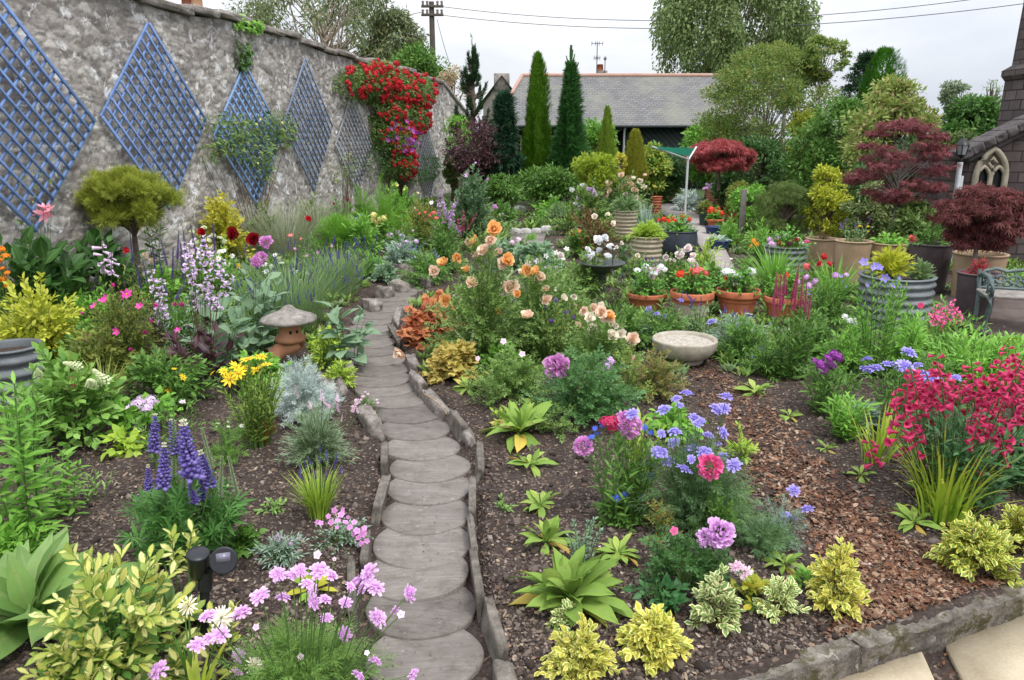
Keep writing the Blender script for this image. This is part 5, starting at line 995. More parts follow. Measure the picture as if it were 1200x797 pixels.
GR = dict(mid=leafM('leaf_mid', ['3f6a2a', '55833a', '6a9648', '4a7832']), fresh=leafM('leaf_fresh', ['58923a', '72ac48', '86ba58', '64a040'], trans=.35), dark=leafM('leaf_dark', ['24491f', '345c2a', '44703a', '2c5226']), grey=leafM('leaf_grey', ['7c9484', '93a99a', 'a9bcae', '879e90']), silver=leafM('leaf_silver', ['a5b5b0', 'b9c7c3', 'c9d4d0'], trans=.1), glauc=leafM('leaf_glaucous', ['7c9c7e', '90b08e', '6c9070', 'a2bea0'], vein=.6),
    lime=leafM('leaf_lime', ['98b43c', 'b0c850', '86a634', 'bcd05c']), golden=leafM('leaf_golden', ['c4bc3c', 'd4cc54', 'a8ac34', 'e0d668']), olive=leafM('leaf_olive', ['5c6c30', '76843c', '8a944a', '66763a']), lavg=leafM('leaf_lavender', ['6c8858', '82a06a', '78945f', '98b080']), bronze=leafM('leaf_bronze', ['5a4a30', '7a5a3a', '6a5a34', '80683e']), purple=leafM('leaf_purple', ['3c2630', '4e3038', '5c3a42'], trans=.2), acer=leafM('leaf_acer', ['6c3640', '86464e', '9c5a60', '5a2e36'], trans=.4), acerb=leafM('leaf_acer_bright', ['98444e', 'b0545a', 'c06462', '863a44'], trans=.4),
    euon=leafM('leaf_euonymus', ['6a8c34', '7e9c40', '557a2c', '98a848'], edge=['dccf52', 'ece284'], edge_at=.58), euonc=leafM('leaf_euonymus_cream', ['d2cc74', 'e2dc98', 'c2be5c', 'a8b052', '8ca046'], edge=['66883a', '86a048'], edge_at=.66), euony=leafM('leaf_euonymus_gold', ['6c8c34', 'a8ac3c', 'c8bc40', '8a9c38'], edge=['dad268', 'e8e294'], edge_at=.54), euonp=leafM('leaf_euonymus_pale', ['6f964a', '87a85a', '5e8640'], edge=['ece6a8', 'f2eebc'], edge_at=.55), ros=leafM('leaf_rosette', ['7c9e40', '90ae4e', '6e9238', 'a8ba5c'], rib=.4, rough=.75, trans=.3, vein=.45), rosold=leafM('leaf_rosette_old', ['d0bc54', 'b89848', 'c8c060', '9a7a48'], rib=.3), rose=leafM('leaf_rose', ['4a6c30', '5c8040', '70904c', '82a05a']), choi=leafM('leaf_choisya', ['b0b83c', 'c4c64c', 'a0ac38', 'd4d264']), heuo=leafM('leaf_heuchera', ['cc7c54', 'e0a868', 'b85a48', 'e8c080', 'c46a54', 'd8b468', 'a84840'], tip='c46a50'), heuy=leafM('leaf_heuchera_yellow', ['d0c870', 'c4c468', 'dcc47c', 'b4bc5c', 'd8b870'], tip='c8ac5c'), strap=leafM('leaf_strap', ['6e9c34', '84b040', '98ba48', '7aa63a'], tip='a8ac4c', rib=.1), fern=leafM('leaf_feather', ['5e9a34', '74ae44', '88bc54'], trans=.35), hosta=leafM('leaf_big', ['648c48', '7aa05a', '587e40', '8cae6c'], rib=.35, trans=.3, vein=.3), ivy=leafM('leaf_ivy', ['2e5426', '3e6a30', '4e7c3a', '64904a']), heath=leafM('leaf_heather', ['c4c83c', 'd4d448', 'a8b43c']), conif=leafM('leaf_conifer', ['365c28', '4a7434', '2c4e22', '5c8440'], rib=0), conifd=leafM('leaf_conifer_dark', ['1e3a22', '2a4a2a', '36583a', '1a3220'], rib=0), conify=leafM('leaf_conifer_lime', ['7c9434', '90a83e', '6a842e'], rib=0), pineg=leafM('leaf_pine', ['9aa83a', 'b0b84c', '869432', 'bec258'], rib=0), bluec=leafM('leaf_blue_conifer', ['3e6450', '4e7660', '34564a'], rib=0),
    birch=leafM('leaf_birch', ['5e7846', '748c56', '8a9e6a', '546c3a'], trans=.4), euca=leafM('leaf_eucalyptus', ['566a44', '6c7e56', '82906a', '7a7048'], rib=0), katsu=leafM('leaf_katsura', ['547a3a', '6a8e46', '809c52', '94944e', '60863e'], trans=.4), mixed=leafM('leaf_mixed', ['4a6c38', '628448', '7c985a', 'a0ae70']), stemmy=leafM('leaf_seedling', ['68904a', '7ca45a', '90b46a']))
# ================================================================== trees
BARK = dict(brown=stoneM('bark_brown', ['4a3e36', '6a5b50', '84756a'], 9, .8, .02, .95), grey=stoneM('bark_grey', ['6a645e', '8a847c', 'a49e96'], 9, .7, .02, .95), pale=stoneM('bark_pale', ['8a7a6a', 'b0a090', 'c8bcae'], 6, .6, .02, .9))
def tree(name, label, cat, px, ytop, ybot, wpx, Yd, mat, bark='brown', ls=.1, nb=40, per=160, T=KITE, shape='round', trunk=.12, br=.17, depth=.9, group=None, base=0.0, droop=0.0, ybase=None, cols=None, jit=.6, squash=.75, loc=None, stems_=1, top=.0):
    tp, bt = P(px, ytop, Yd), P(px, ybot, Yd); W_ = wpx/F*(Yd*CP); H = tp[2]-bt[2]; R = thing(name, label, cat, (tp[0], Yd, base), group); zc = (tp[2]+bt[2])/2-base
    a = U(0, 2*PI, nb); u = U(-1, 1, nb); r = U(.1 if shape == 'umbrella' else .3, 1, nb)**.5; prof = {'round': np.sqrt(np.maximum(0, 1-u*u)), 'cone': (1-u)/2*.98+.05, 'egg': np.sqrt(np.maximum(0, 1-u*u))*(1-.25*u), 'umbrella': np.sqrt(np.maximum(0, 1-np.maximum(u, -.1)**2))*(.75+.25*(u > -.4)), 'vase': np.sqrt(np.maximum(0, 1-u*u))*(1+.3*u)}[shape]
    c = np.stack([W_/2*prof*r*np.cos(a)*.86, W_/2*depth*prof*r*np.sin(a)*.86, zc+H/2*u*.9], 1); rad = br*W_*U(.6, 1.25, nb)
    g = Geo(); n = nb*per; k = np.repeat(np.arange(nb), per); d = nrm(rng.normal(0, 1, (n, 3))); rr = rng.random(n)**.45
    p = c[k]+d*(rad[k]*rr)[:, None]*np.array([1, 1, squash]); ld = d+rng.normal(0, .6, (n, 3)); ld[:, 2] -= droop
    g.inst(T, frames(ld, np.array([0, -.2, 1.0]), jit), p, ls*U(.6, 1.3, n)); g.build('crown', mat, R)
    g = Geo(); zb = max(bt[2]-base, 0); th = zc-H*.1
    for q in range(stems_):
        dx = rng.normal(0, W_*.06, 2) if stems_ > 1 else rng.normal(0, W_*.015, 2)
        tubes(g, bez((dx[0]*.4, dx[1]*.4, -.05), (dx[0]*.2, dx[1], th*.5), (dx[0]*1.4, dx[1], zc+H*.25), 9), np.linspace(trunk, trunk*.3, 9)/(1 if stems_ == 1 else 1.4), 9)
    m_ = min(nb, 60); b0 = np.stack([np.zeros(m_), np.zeros(m_), U(.75, 1.0, m_)*zb+np.clip((c[:m_, 2]-zb)*.5, 0, None)], 1); ctrl = (b0+c[:m_])/2; ctrl[:, 2] = b0[:, 2]*.4+c[:m_, 2]*.6-.02*H
    tubes(g, bez(b0, ctrl, c[:m_], 7), np.linspace(trunk*.4, trunk*.06, 7), 5); g.build('trunk', BARK[bark], R, smooth_=True); return R
def column(name, label, cat, px, ytop, ybot, wpx, Yd, mat, ls=.12, n=7000, T=SPRAY, power=.55, el=1.05, group=None, point=.0, bark='brown', rough=.3, loc=None, leader=0):
    tp, bt = P(px, ytop, Yd), P(px, ybot, Yd); W_ = wpx/F*Yd*CP; H = tp[2]-bt[2]; R = thing(name, label, cat, (tp[0], Yd, 0), group); g = Geo()
    f = rng.random(n)**1.15; a = U(0, 2*PI, n); prof = np.minimum(1, (1-f)**power*1.05)*(.75+.25*np.minimum(1, f*6)); lump = 1+rough*vnoise(np.cos(a)*2.2, np.sin(a)*2.2, f*H*1.3, 4); r = W_/2*prof*lump*(.55+.45*rng.random(n)**.5)
    p = np.stack([r*np.cos(a), r*np.sin(a), bt[2]+f*H], 1); e = el+rng.normal(0, .2, n); d = np.stack([np.cos(a)*np.cos(e), np.sin(a)*np.cos(e), np.sin(e)], 1)
    g.inst(T, frames(d, np.stack([-np.cos(a), -np.sin(a), 0*a+.4], 1), .3), p, ls*U(.6, 1.25, n)*(1-.35*f)); 
    if leader:                              # bare spiky leading shoots
        m_ = leader; fz = np.linspace(0, 1, m_); zz = tp[2]-.06*H+fz*H*.13; aa = np.arange(m_)*2.4; b = np.stack([0*zz, 0*zz, zz-H*.02], 1); sp_ = W_*.24*(1.05-fz); tip = np.stack([np.cos(aa)*sp_, np.sin(aa)*sp_, zz+H*.08], 1); pts = bez(b, (b+tip)/2-np.array([0, 0, .08]), tip, 6); leaves(g, pts, kiteT(.22), ls*.32, 10, .1, .95, .5); tubes(g, pts, np.linspace(.035, .015, 6), 4); tubes(g, [np.array([(0, 0, tp[2]-H*.12), (0, 0, tp[2]+H*.06), (0, 0, tp[2]+H*.16)])], .035, 4)
    g.build('crown', mat, R); g = Geo(); tubes(g, [np.array([(0, 0, -.1), (0, 0, bt[2]+H*.5), (0, 0, tp[2]-H*.02)])], np.array([.1, .06, .015]), 7); g.build('trunk', BARK[bark], R); return R

def flame(name, label, cat, px, ytop, ybot, wpx, Yd, mat, ls=.2, n=46, per=60, group=None):
    """upright juniper: jagged tongues of foliage climbing from the stem"""
    tp, bt = P(px, ytop, Yd), P(px, ybot, Yd); W_ = wpx/F*Yd*CP; H = tp[2]-bt[2]; R = thing(name, label, cat, (tp[0], Yd, 0), group); g = Geo()
    f = np.sort(rng.random(n)**1.1*.92); a = U(0, 6.28, n); r = W_/2*(1.05-f)*U(.55, 1.1, n); z0 = bt[2]+f*H*.9; L = H*U(.1, .2, n)*(1.1-.4*f)
    b = np.stack([0*a, 0*a, z0], 1); tip = np.stack([np.cos(a)*r, np.sin(a)*r, np.minimum(z0+L, tp[2])], 1); c = np.stack([np.cos(a)*r*.9, np.sin(a)*r*.9, z0+L*.25], 1); b = np.concatenate([b, [[0, 0, bt[2]]]]); c = np.concatenate([c, [[.05, 0, bt[2]+H*.5]]]); tip = np.concatenate([tip, [[0, 0, tp[2]]]])
    pts = bez(b, c, tip, 7); leaves(g, pts, SPRAY, ls, per, .12, 1, .55, up=np.array([0, -.3, 1.0]), jit=.6, taper=.55); g.build('crown', mat, R); g = Geo(); tubes(g, pts, np.linspace(.05, .01, 7), 5); tubes(g, [np.array([(0, 0, -.1), (0, 0, bt[2]+H*.5), (0, 0, tp[2]-.3)])], np.array([.14, .08, .02]), 7); g.build('trunk', BARK['brown'], R); return R
# ================================================================== trees and shrubs at the back
tree('eucalyptus_tree', 'tall airy eucalyptus with bare pale stems behind the garden wall', 'tree', 375, -45, 84, 230, 40, GR['euca'], 'pale', .24, 74, 190, kiteT(.3), 'egg', .13, .075, stems_=5, droop=1.0, squash=1.3)
tree('eucalyptus_tree', 'smaller bushy eucalyptus beside the telegraph pole', 'tree', 458, 14, 90, 84, 41, GR['euca'], 'pale', .22, 50, 260, kiteT(.32), 'egg', .1, .14, stems_=2, droop=.5)
tree('evergreen_shrub', 'dense green shrub rising over the wall top behind the red climber', 'shrub', 490, 58, 120, 66, 37, GR['mid'], ls=.16, nb=40, per=200, shape='round', br=.2)
tree('flowering_shrub', 'pale pinkish shrub beyond the sloping wall end', 'shrub', 530, 78, 175, 46, 33, leafM('leaf_pinkish', ['8a9a64', 'c09a88', 'a4ac7c', 'd8b4a4']), ls=.11, nb=30, per=160, shape='round', br=.2)
flame('juniper_tree', 'dark twisted juniper with upright jagged tips by the wall end', 'tree', 553, 45, 178, 58, 27, GR['conifd'], .22, 46, 34)
tree('pine_tree', 'dark blue-green pine left of the tall yew column', 'tree', 591, 108, 222, 46, 23.2, leafM('leaf_darkpine', ['24452e', '345a3a', '1e3a28', '44694a'], rib=0), ls=.2, nb=70, per=90, T=SPRAY, shape='cone', br=.13, squash=.5)
tree('smoke_bush', 'purple-leaved bush in front of the dark pine', 'shrub', 562, 143, 210, 84, 23.5, GR['purple'], ls=.11, nb=46, per=150, shape='round', br=.17)
tree('green_shrub', 'light green shrub between dark juniper and wall end', 'shrub', 538, 135, 195, 34, 25.5, GR['fresh'], ls=.1, nb=24, per=130, shape='round', br=.22)
column('yew_tree', 'slim bright green columnar yew in front of the shed', 'tree', 630, 66, 212, 34, 25, leafM('leaf_yew', ['4a7a22', '5c8e2c', '3c6a1e', '6e9e38', '2e5a1a'], rib=0), .22, 5200, power=.5, el=1.2, rough=.5)
column('spruce_tree', 'narrow spruce with spiky bare leader beside the yew column', 'tree', 669, 76, 215, 36, 24, leafM('leaf_spruce', ['3c6e3a', '4e8448', '30602f', '649458'], rib=0), .27, 5200, power=.85, el=.6, rough=.8, leader=11)
tree('laurel_shrub', 'fresh green rounded shrub behind the spruce against the shed', 'shrub', 700, 140, 212, 50, 27, GR['fresh'], ls=.14, nb=40, per=130, shape='round', br=.18)
column('dwarf_conifer', 'small twisted lime conifer standing before the shed downpipe', 'tree', 712, 126, 205, 20, 22.5, GR['conify'], .14, 2600, power=.6, rough=.9)
column('golden_conifer', 'thin golden-green conifer under the green net cover', 'tree', 745, 154, 215, 27, 21.5, leafM('leaf_gold_conifer', ['8a8e34', 'a4a43e', '76802e'], rib=0), .14, 3000, power=.5, rough=.5)
tree('spotted_laurel', 'yellow-spotted laurel beside the pole of the green net', 'shrub', 766, 172, 222, 38, 22.8, leafM('leaf_spotted', ['4a7a34', '6c9a40', 'b8b860', '8aac50']), ls=.15, nb=30, per=110, shape='round', br=.2)
tree('golden_shrub', 'tiny bright yellow shrub between the two thin conifers', 'shrub', 727, 180, 212, 14, 21, GR['golden'], ls=.08, nb=14, per=80, br=.25)
tree('lime_conifer', 'low lime-green conifer dome in front of the spruce', 'shrub', 697, 184, 222, 56, 20.5, leafM('leaf_lime_dome', ['8a9e2e', 'a2b43a', '76882a'], rib=0), ls=.1, nb=40, per=130, T=SPRAY, br=.17, shape='round')
tree('birch_tree', 'huge weeping birch against the sky behind the shed roof', 'tree', 860, -60, 106, 205, 44, GR['birch'], 'pale', .2, 140, 320, kiteT(.5), 'egg', .13, .075, squash=2.2, droop=1.4)
tree('birch_tree', 'second lower birch crown behind the big birch', 'tree', 930, 10, 120, 70, 46, GR['birch'], 'pale', .2, 50, 300, KITE, 'egg', .16, .13, squash=1.4, droop=1.1)
tree('katsura_tree', 'airy olive-green tree with several thin stems right of the shed', 'tree', 905, 44, 240, 178, 24, GR['katsu'], 'grey', .09, 320, 130, KITE, 'round', .055, .095, stems_=3, squash=.5)
for px, yt, yb, w_, lab in ((968, 40, 95, 60, 'feathery side tree reaching out over the hedge'),):
    tree('katsura_tree', lab, 'tree', px, yt, yb, w_, 23.5, GR['katsu'], 'grey', .1, 44, 110, KITE, 'round', .03, .11, squash=.4, stems_=2)
tree('cherry_laurel', 'bright green laurel under the olive tree beside the shed boards', 'shrub', 834, 146, 215, 76, 27, GR['fresh'], ls=.17, nb=44, per=130, br=.17)
tree('dark_evergreen', 'dark evergreen mass below the olive tree', 'shrub', 885, 165, 252, 96, 22, GR['dark'], ls=.12, nb=60, per=160, br=.15)
tree('yellow_shrub', 'yellow-green shrub on the flank of the olive tree', 'shrub', 945, 118, 215, 42, 22.5, leafM('leaf_yellowgreen', ['7a8c2c', '9aa834', 'b8b83e', '66802c']), ls=.1, nb=30, per=140, br=.18)
tree('cedar_tree', 'dark layered cedar far off beside the bright conifer', 'tree', 1016, 60, 128, 66, 62, GR['conifd'], ls=.32, nb=46, per=120, T=KITEN, shape='cone', br=.14, squash=.16)
column('leyland_cypress', 'bright green double-topped conifer above the hedge', 'tree', 1037, 58, 150, 52, 46, leafM('leaf_leyland', ['3e7a26', '50902e', '326a22'], rib=0), .3, 5200, power=.35, rough=.5)
tree('far_birch', 'pale distant birch crown above the ivy', 'tree', 1118, 91, 132, 27, 70, leafM('leaf_far', ['7c8c70', '90a084', '6a7a60']), 'pale', .3, 24, 90, br=.2)
tree('far_birch', 'smaller pale distant tree beside the distant birch', 'tree', 1136, 98, 134, 16, 72, leafM('leaf_far', ['7c8c70', '90a084', '6a7a60']), 'pale', .3, 14, 70, br=.25)
tree('wispy_shrub', 'thin wispy shrub sticking up beside the chapel turret', 'shrub', 1165, 92, 150, 30, 24, GR['birch'], 'brown', .06, 26, 30, br=.16)
tree('hedge_shrub', 'broad mid-green hedge shrub behind the row of tan pots', 'shrub', 985, 118, 262, 118, 19.5, GR['mid'], ls=.11, nb=90, per=190, br=.13)
tree('dark_hedge', 'dark hedge filling behind the dark acer stem', 'shrub', 1062, 165, 290, 130, 15.6, GR['dark'], ls=.09, nb=90, per=170, br=.12)
tree('photinia_shrub', 'tall variegated shrub with pinkish young tips above the acers', 'shrub', 1048, 92, 235, 118, 17, leafM('leaf_photinia', ['6a8a40', '88a054', 'a0b068', 'b8a478', '7c964a', '94a85c']), ls=.12, nb=80, per=110, br=.11, shape='egg')
tree('ivy_bank', 'dark ivy-covered bush with glossy leaves beside the turret', 'shrub', 1142, 112, 260, 96, 18.5, GR['ivy'], ls=.13, nb=80, per=170, br=.14)
tree('cotoneaster', 'grey-green spreading shrub above the lamp lantern', 'shrub', 1128, 152, 262, 70, 15.8, GR['mixed'], ls=.07, nb=50, per=130, br=.14)
tree('golden_elder', 'golden-yellow shrub behind the first tan pot', 'shrub', 972, 196, 282, 56, 14.8, leafM('leaf_elder', ['a8b42e', 'c4c63e', '8a9c2c', 'd8d654']), ls=.075, nb=44, per=110, br=.15)
tree('pieris_shrub', 'green shrub with cream-edged leaves behind the middle tan pots', 'shrub', 1022, 215, 290, 62, 14.2, leafM('leaf_pieris', ['4a7034', '5e8440', 'b4b888', '3e602c']), ls=.07, nb=40, per=120, br=.15)
tree('weeping_juniper', 'olive weeping conifer mound beside the old grey post', 'shrub', 921, 214, 282, 70, 15.2, leafM('leaf_weeping', ['5a7438', '70884a', '4c642e'], rib=0), ls=.11, nb=50, per=130, T=FERN, br=.15, droop=1.2, squash=.9)
tree('hedge_shrub', 'low green shrub between katsura trunk and weeping conifer', 'shrub', 880, 215, 268, 52, 17.5, GR['fresh'], ls=.09, nb=36, per=120, br=.17)
tree('box_shrub', 'round dull green shrub behind the big terracotta jar', 'shrub', 868, 212, 262, 40, 19, GR['olive'], ls=.08, nb=26, per=120, br=.18)
tree('hedge_shrub', 'dark shrub wall closing the view under the shed boards', 'shrub', 760, 182, 224, 100, 26, GR['dark'], ls=.14, nb=40, per=130, br=.15)
tree('hedge_shrub', 'mixed green shrubbery at the foot of the yew and spruce columns', 'shrub', 640, 201, 228, 80, 22, GR['mid'], ls=.12, nb=40, per=130, br=.15)
for px, yt, yb, w_, Y_, lab, mt in ((590, 208, 236, 50, 20.5, 'rounded green bush below the dark pine', 'mid'), (531, 176, 222, 26, 26, 'grey-green bush against the wall end', 'mixed'), (1190, 180, 262, 60, 15, 'dark leafy shrub at the chapel wall foot', 'dark'), (1075, 238, 296, 50, 12.4, 'loose green shrub beneath the tall acer', 'mixed')):
    tree('round_shrub', lab, 'shrub', px, yt, yb, w_, Y_, GR[mt], ls=.1, nb=34, per=130, br=.17)
# maples
tree('japanese_maple', 'dome-shaped bright red maple in the big terracotta jar', 'maple', 846, 165, 199, 80, 20.6, GR['acerb'], 'brown', .13, 60, 70, ACERL, 'umbrella', .05, .12, squash=.2, base=.8, droop=.4)
tree('japanese_maple', 'tall dark red maple with layered branches in the dark brown pot', 'maple', 1062, 136, 240, 122, 12.6, GR['acer'], 'grey', .08, 62, 52, ACERL, 'egg', .026, .14, squash=.17, base=.5, droop=.3)
tree('japanese_maple', 'wide dark red cut-leaf maple in the largest tan pot', 'maple', 1156, 217, 290, 112, 9.75, leafM('leaf_acer_cut', ['5c2e32', '763c40', '8c4e4e', '4a242a'], trans=.4), 'grey', .085, 80, 62, ACERL, 'umbrella', .035, .14, squash=.42, base=.45, droop=1.0)
# ================================================================== climbers on the wall
def climber(name, label, cat, regs, mat, T, ls, dens, fl=(), depth=.3, stemw=True, foot=None, mass=None):
    """regs: ellipses on the wall in the photo (px, py, rx, ry)"""
    fx, fy = foot or (regs[-1][0], 300); f0 = W(fx, 200); f0[2] = 0; R = thing(name, label, cat, f0+WN*.08); g = Geo(); mats = [mat, STEMB]
    for (px, py, rx, ry) in regs:
        cc = W(px, py); ex = (W(px+rx, py)-cc); s1 = np.linalg.norm(ex); s2 = np.linalg.norm(W(px, py-ry)-cc); n = int(dens*s1*s2*PI); a = U(0, 6.28, n); r = rng.random(n)**.5*(1+.25*vnoise(np.cos(a)*2+px, np.sin(a)*2, 0, 7)); dp = depth*(1-r*r*.7)
        p = cc+np.outer(np.cos(a)*r, ex)+np.outer(np.sin(a)*r*s2, [0, 0, 1])+np.outer(rng.random(n)**.7*dp+.03, WN); d = nrm(WN*.5+rng.normal(0, .55, (n, 3))+np.array([0, 0, -.35])); g.inst(T, frames(d, WN+np.array([0, 0, .4]), .35), p-f0-WN*.08, ls*U(.6, 1.3, n), 0)
        if stemw: 
            m_ = 3; e = cc+np.outer(U(-.7, .7, m_), ex)+np.outer(U(-.6, .6, m_)*s2, [0, 0, 1])+WN*.08; tubes(g, bez(np.tile(W(fx, 200)*np.array([1, 1, 0])+WN*.1, (m_, 1))+rng.normal(0, .05, (m_, 3)), (e+f0)/2+rng.normal(0, .12, (m_, 3)), e, 9)-f0-WN*.08, np.linspace(.01, .003, 9), 5, 1)
    g.build('foliage', mats, R)
    for (ft, col, n, size, fr) in list(fl)+([mass] if mass else []):
        pts = []; gm = Geo()
        wts = np.array([r_[2]*r_[3] for r_ in fr], float); wts /= wts.sum()
        for k in rng.choice(len(fr), n, p=wts):
            px, py, rx, ry = fr[k]; a = U(0, 6.28); r = rng.random()**.5; q = W(px+math.cos(a)*r*rx, py+math.sin(a)*r*ry); pts.append(q+WN*(.1+depth*(1-r*r*.6)*U(.7, 1.1))-f0-WN*.08)
        ms = fmesh(ft, col)
        if mass and (ft, col, n, size, fr) == mass:
            dd = nrm(nrm(WN+np.array([-.1, -.5, .5]))+rng.normal(0, .4, (n, 3))); M = frames(dd, jit=.4)[:, :, [0, 2, 1]]*np.array([1, -1, 1]); gm.inst(FT[ft][0], M, np.array(pts), size*U(.7, 1.2, n)); tag(gm.build('blossom', [PM[col], STEM], R), kind='stuff'); continue
        for p in pts:
            d = nrm(nrm(WN+np.array([-.1, -.5, .5]))+rng.normal(0, .4, 3)); x = nrm(np.cross([0, 0, 1.], d)); M = np.stack([x, np.cross(d, x), d], 1)@rotz(U(0, 6)); o = link(PARTNAME.get(ft, 'flower'), ms[rng.integers(len(ms))], R, p); o.rotation_euler = Matrix(M.tolist()).to_euler(); s_ = size*U(.7, 1.2); o.scale = (s_,)*3
RR = [(408, 94, 20, 20), (432, 94, 26, 22), (458, 104, 28, 24), (484, 108, 18, 22), (450, 128, 20, 18), (477, 138, 18, 22), (458, 160, 20, 22), (460, 190, 16, 22), (436, 78, 14, 8), (442, 150, 10, 22)]
climber('climbing_rose', 'big red climbing rose smothering the wall top with purple clematis below', 'climbing rose', RR, GR['rose'], KITE, .11, 520, [('umbel', 'red', 100, .19, RR[:9])], .55, foot=(470, 205), mass=('umbel', 'red', 330, .16, RR))
R2 = [(448, 155, 12, 14), (450, 170, 12, 10), (440, 168, 8, 12)]
climber('clematis_vine', 'purple clematis threaded low through the red climbing rose', 'clematis', R2, GR['mid'], KITE, .08, 160, [('cup', 'purplec', 40, .2, R2)], .9, foot=(450, 205))
climber('wall_climber', 'leafy green climber half hiding the light blue trellis', 'climbing plant', [(262, 152, 30, 20), (315, 148, 24, 18), (255, 172, 22, 12), (290, 175, 26, 20), (300, 200, 12, 14), (325, 160, 14, 12), (236, 182, 8, 8)], leafM('leaf_wallrose', ['44683a', '5a7e46', '74945a', '8a9c58']), KITE, .1, 330, [('cup', 'paley', 12, .07, [(300, 165, 30, 30)])], .35, foot=(290, 250))
climber('yellow_climber', 'thin yellow-leaved climber at the foot of the cut-off trellis', 'climbing plant', [(18, 205, 14, 10), (40, 212, 12, 12), (24, 230, 14, 8), (48, 232, 6, 8)], leafM('leaf_yellowing', ['6a7e34', '94a044', 'c0b048', '54702e']), KITE, .06, 150, [], .12, False, foot=(42, 280))
climber('wall_ivy', 'small hanging ivy tuft above the light blue trellis', 'ivy', [(280, 62, 9, 13), (279, 74, 7, 10)], GR['ivy'], KITEB, .1, 420, [], .2, False)
climber('wall_ivy', 'ivy sprig spilling over the coping above the trellises', 'ivy', [(284, 28, 13, 7), (293, 31, 8, 7)], GR['fresh'], KITEB, .11, 380, [], .2, False)
climber('wall_climber', 'sparse climber straggling between dull blue and grey trellis', 'climbing plant', [(395, 205, 14, 12), (405, 190, 10, 12), (408, 118, 14, 8)], GR['mixed'], KITE, .08, 150, [], .25, foot=(400, 240))
climber('wall_climber', 'dark creeper at the wall foot under the red rose', 'climbing plant', [(438, 190, 16, 18), (500, 195, 10, 16), (478, 205, 20, 10)], GR['dark'], KITE, .09, 300, [], .45, foot=(450, 225))
# ================================================================== plants of the beds, left of the path
def Pt(*a, **k): return Plant(*a, **k)
# umbrella-clipped pine
c = G(156, 345); tree('umbrella_pine', 'umbrella-clipped little pine with yellow-green needles by the wall', 'shrub', 148, 203, 262, 124, c[1], GR['pineg'], 'brown', .11, 90, 110, FERN, 'umbrella', .055, .07, squash=.6, droop=-.6)
p = Pt('lily_plant', 'pink trumpet lily on a single tall stem beside the fork', 'lily', 52, 330, 26, 92); p.stems(LEAFL, GR['mid'], .12, 2, 22, .1, .95, 1.2, var=.1, base=.2); p.flowers('lily', 'pinklily', [(46, 252), (56, 250), (51, 245), (60, 247)], .16, 'cam', lean=.5).done()
p = Pt('rhubarb_plant', 'dark broad-leaved clump below the cut-off trellis', 'leafy plant', 45, 335, 110, 52); p.stems(LEAFB, GR['dark'], .26, 34, 5, .5, 1, .8, sr=.007).done()
p = Pt('rhubarb_plant', 'dark glossy leaf clump between the fork and the umbrella pine', 'leafy plant', 112, 330, 95, 48); p.stems(LEAFB, GR['dark'], .24, 30, 5, .5, 1, .8, sr=.007).done()
p = Pt('fuchsia_bush', 'dark green bush under the umbrella pine', 'shrub', 145, 345, 80, 52); p.bush(LEAF, GR['dark'], .07, 60, 14).done()
p = Pt('golden_bush', 'bright golden round bush at the wall below the leafy trellis', 'shrub', 265, 282, 58, 54); p.bush(KITEB, GR['golden'], .085, 190, 16, low=.05, fill=.75).done()
p = Pt('tall_lily', 'tall unopened lily stems with narrow leaves before the golden bush', 'lily', 183, 320, 34, 75); p.stems(LEAFL, GR['mid'], .17, 6, 18, .15, 1, 1.1, droop=.3).done()
p = Pt('yellow_loosestrife', 'yellow-orange flowered plant at the picture edge below the cut-off trellis', 'flower', 3, 400, 36, 128); p.stems(LEAF, GR['mid'], .08, 14, 16); p.flowers('umbel', 'marigold', [(2, 292), (6, 300), (3, 315), (8, 320), (4, 327), (9, 335), (2, 305)], .08).done()
p = Pt('choisya_shrub', 'broad yellow-green choisya behind the zinc tub', 'shrub', 52, 425, 120, 108); p.bush(LEAFW, GR['choi'], .085, 120, 16, low=.1).done()
p = Pt('foxglove', 'pale pink penstemon bells on one stem above the choisya', 'flower', 128, 372, 26, 72); p.stems(LEAFL, GR['fresh'], .12, 4, 10, .1, .7); p.flowers('foxg', 'fox', [(131, 322), (122, 318)], .3, 'spike', lean=.2).done()
p = Pt('rock_rose', 'bushy rock rose with magenta-pink saucer flowers', 'shrub', 150, 438, 125, 108); p.bush(KITE, GR['olive'], .045, 230, 20, low=.05, sr=.003)
p.flowers('cup', 'magenta', [(99, 367), (111, 359), (145, 348), (135, 337), (119, 353), (125, 350), (164, 360), (187, 359), (179, 378), (205, 358), (214, 360), (209, 388), (137, 388), (156, 410), (186, 424), (196, 444), (130, 441), (148, 345), (172, 390)], .085, 'cam', stem=None).done()
for px, py, w_, h_, lab, tp_ in ((238, 445, 46, 150, 'tall dark-leaved penstemon with clouds of pale lilac bells', [(222, 315), (232, 300), (241, 298), (250, 318), (258, 330), (228, 335), (240, 340), (262, 345), (236, 318), (248, 350), (232, 362), (255, 362)]), (188, 430, 26, 110, 'smaller dark penstemon with lilac bells among the rock rose', [(182, 340), (190, 345), (186, 362), (193, 372), (180, 375)])):
    p = Pt('dark_penstemon', lab, 'penstemon', px, py, w_, h_); p.stems(LEAFL, GR['purple'], .13, 8, 9, .02, .45, 1.2, stem=STEMR); p.flowers('pen', 'lilacw', tp_, .21, 'spike', stem=STEMR, lean=.25).done()
p = Pt('dark_penstemon', 'broad purple-black leaves at the foot of the tall lilac penstemon', 'leafy plant', 245, 446, 92, 62); p.stems(LEAF, GR['purple'], .17, 12, 7, .2, 1, 1.1, stem=STEMR).done()
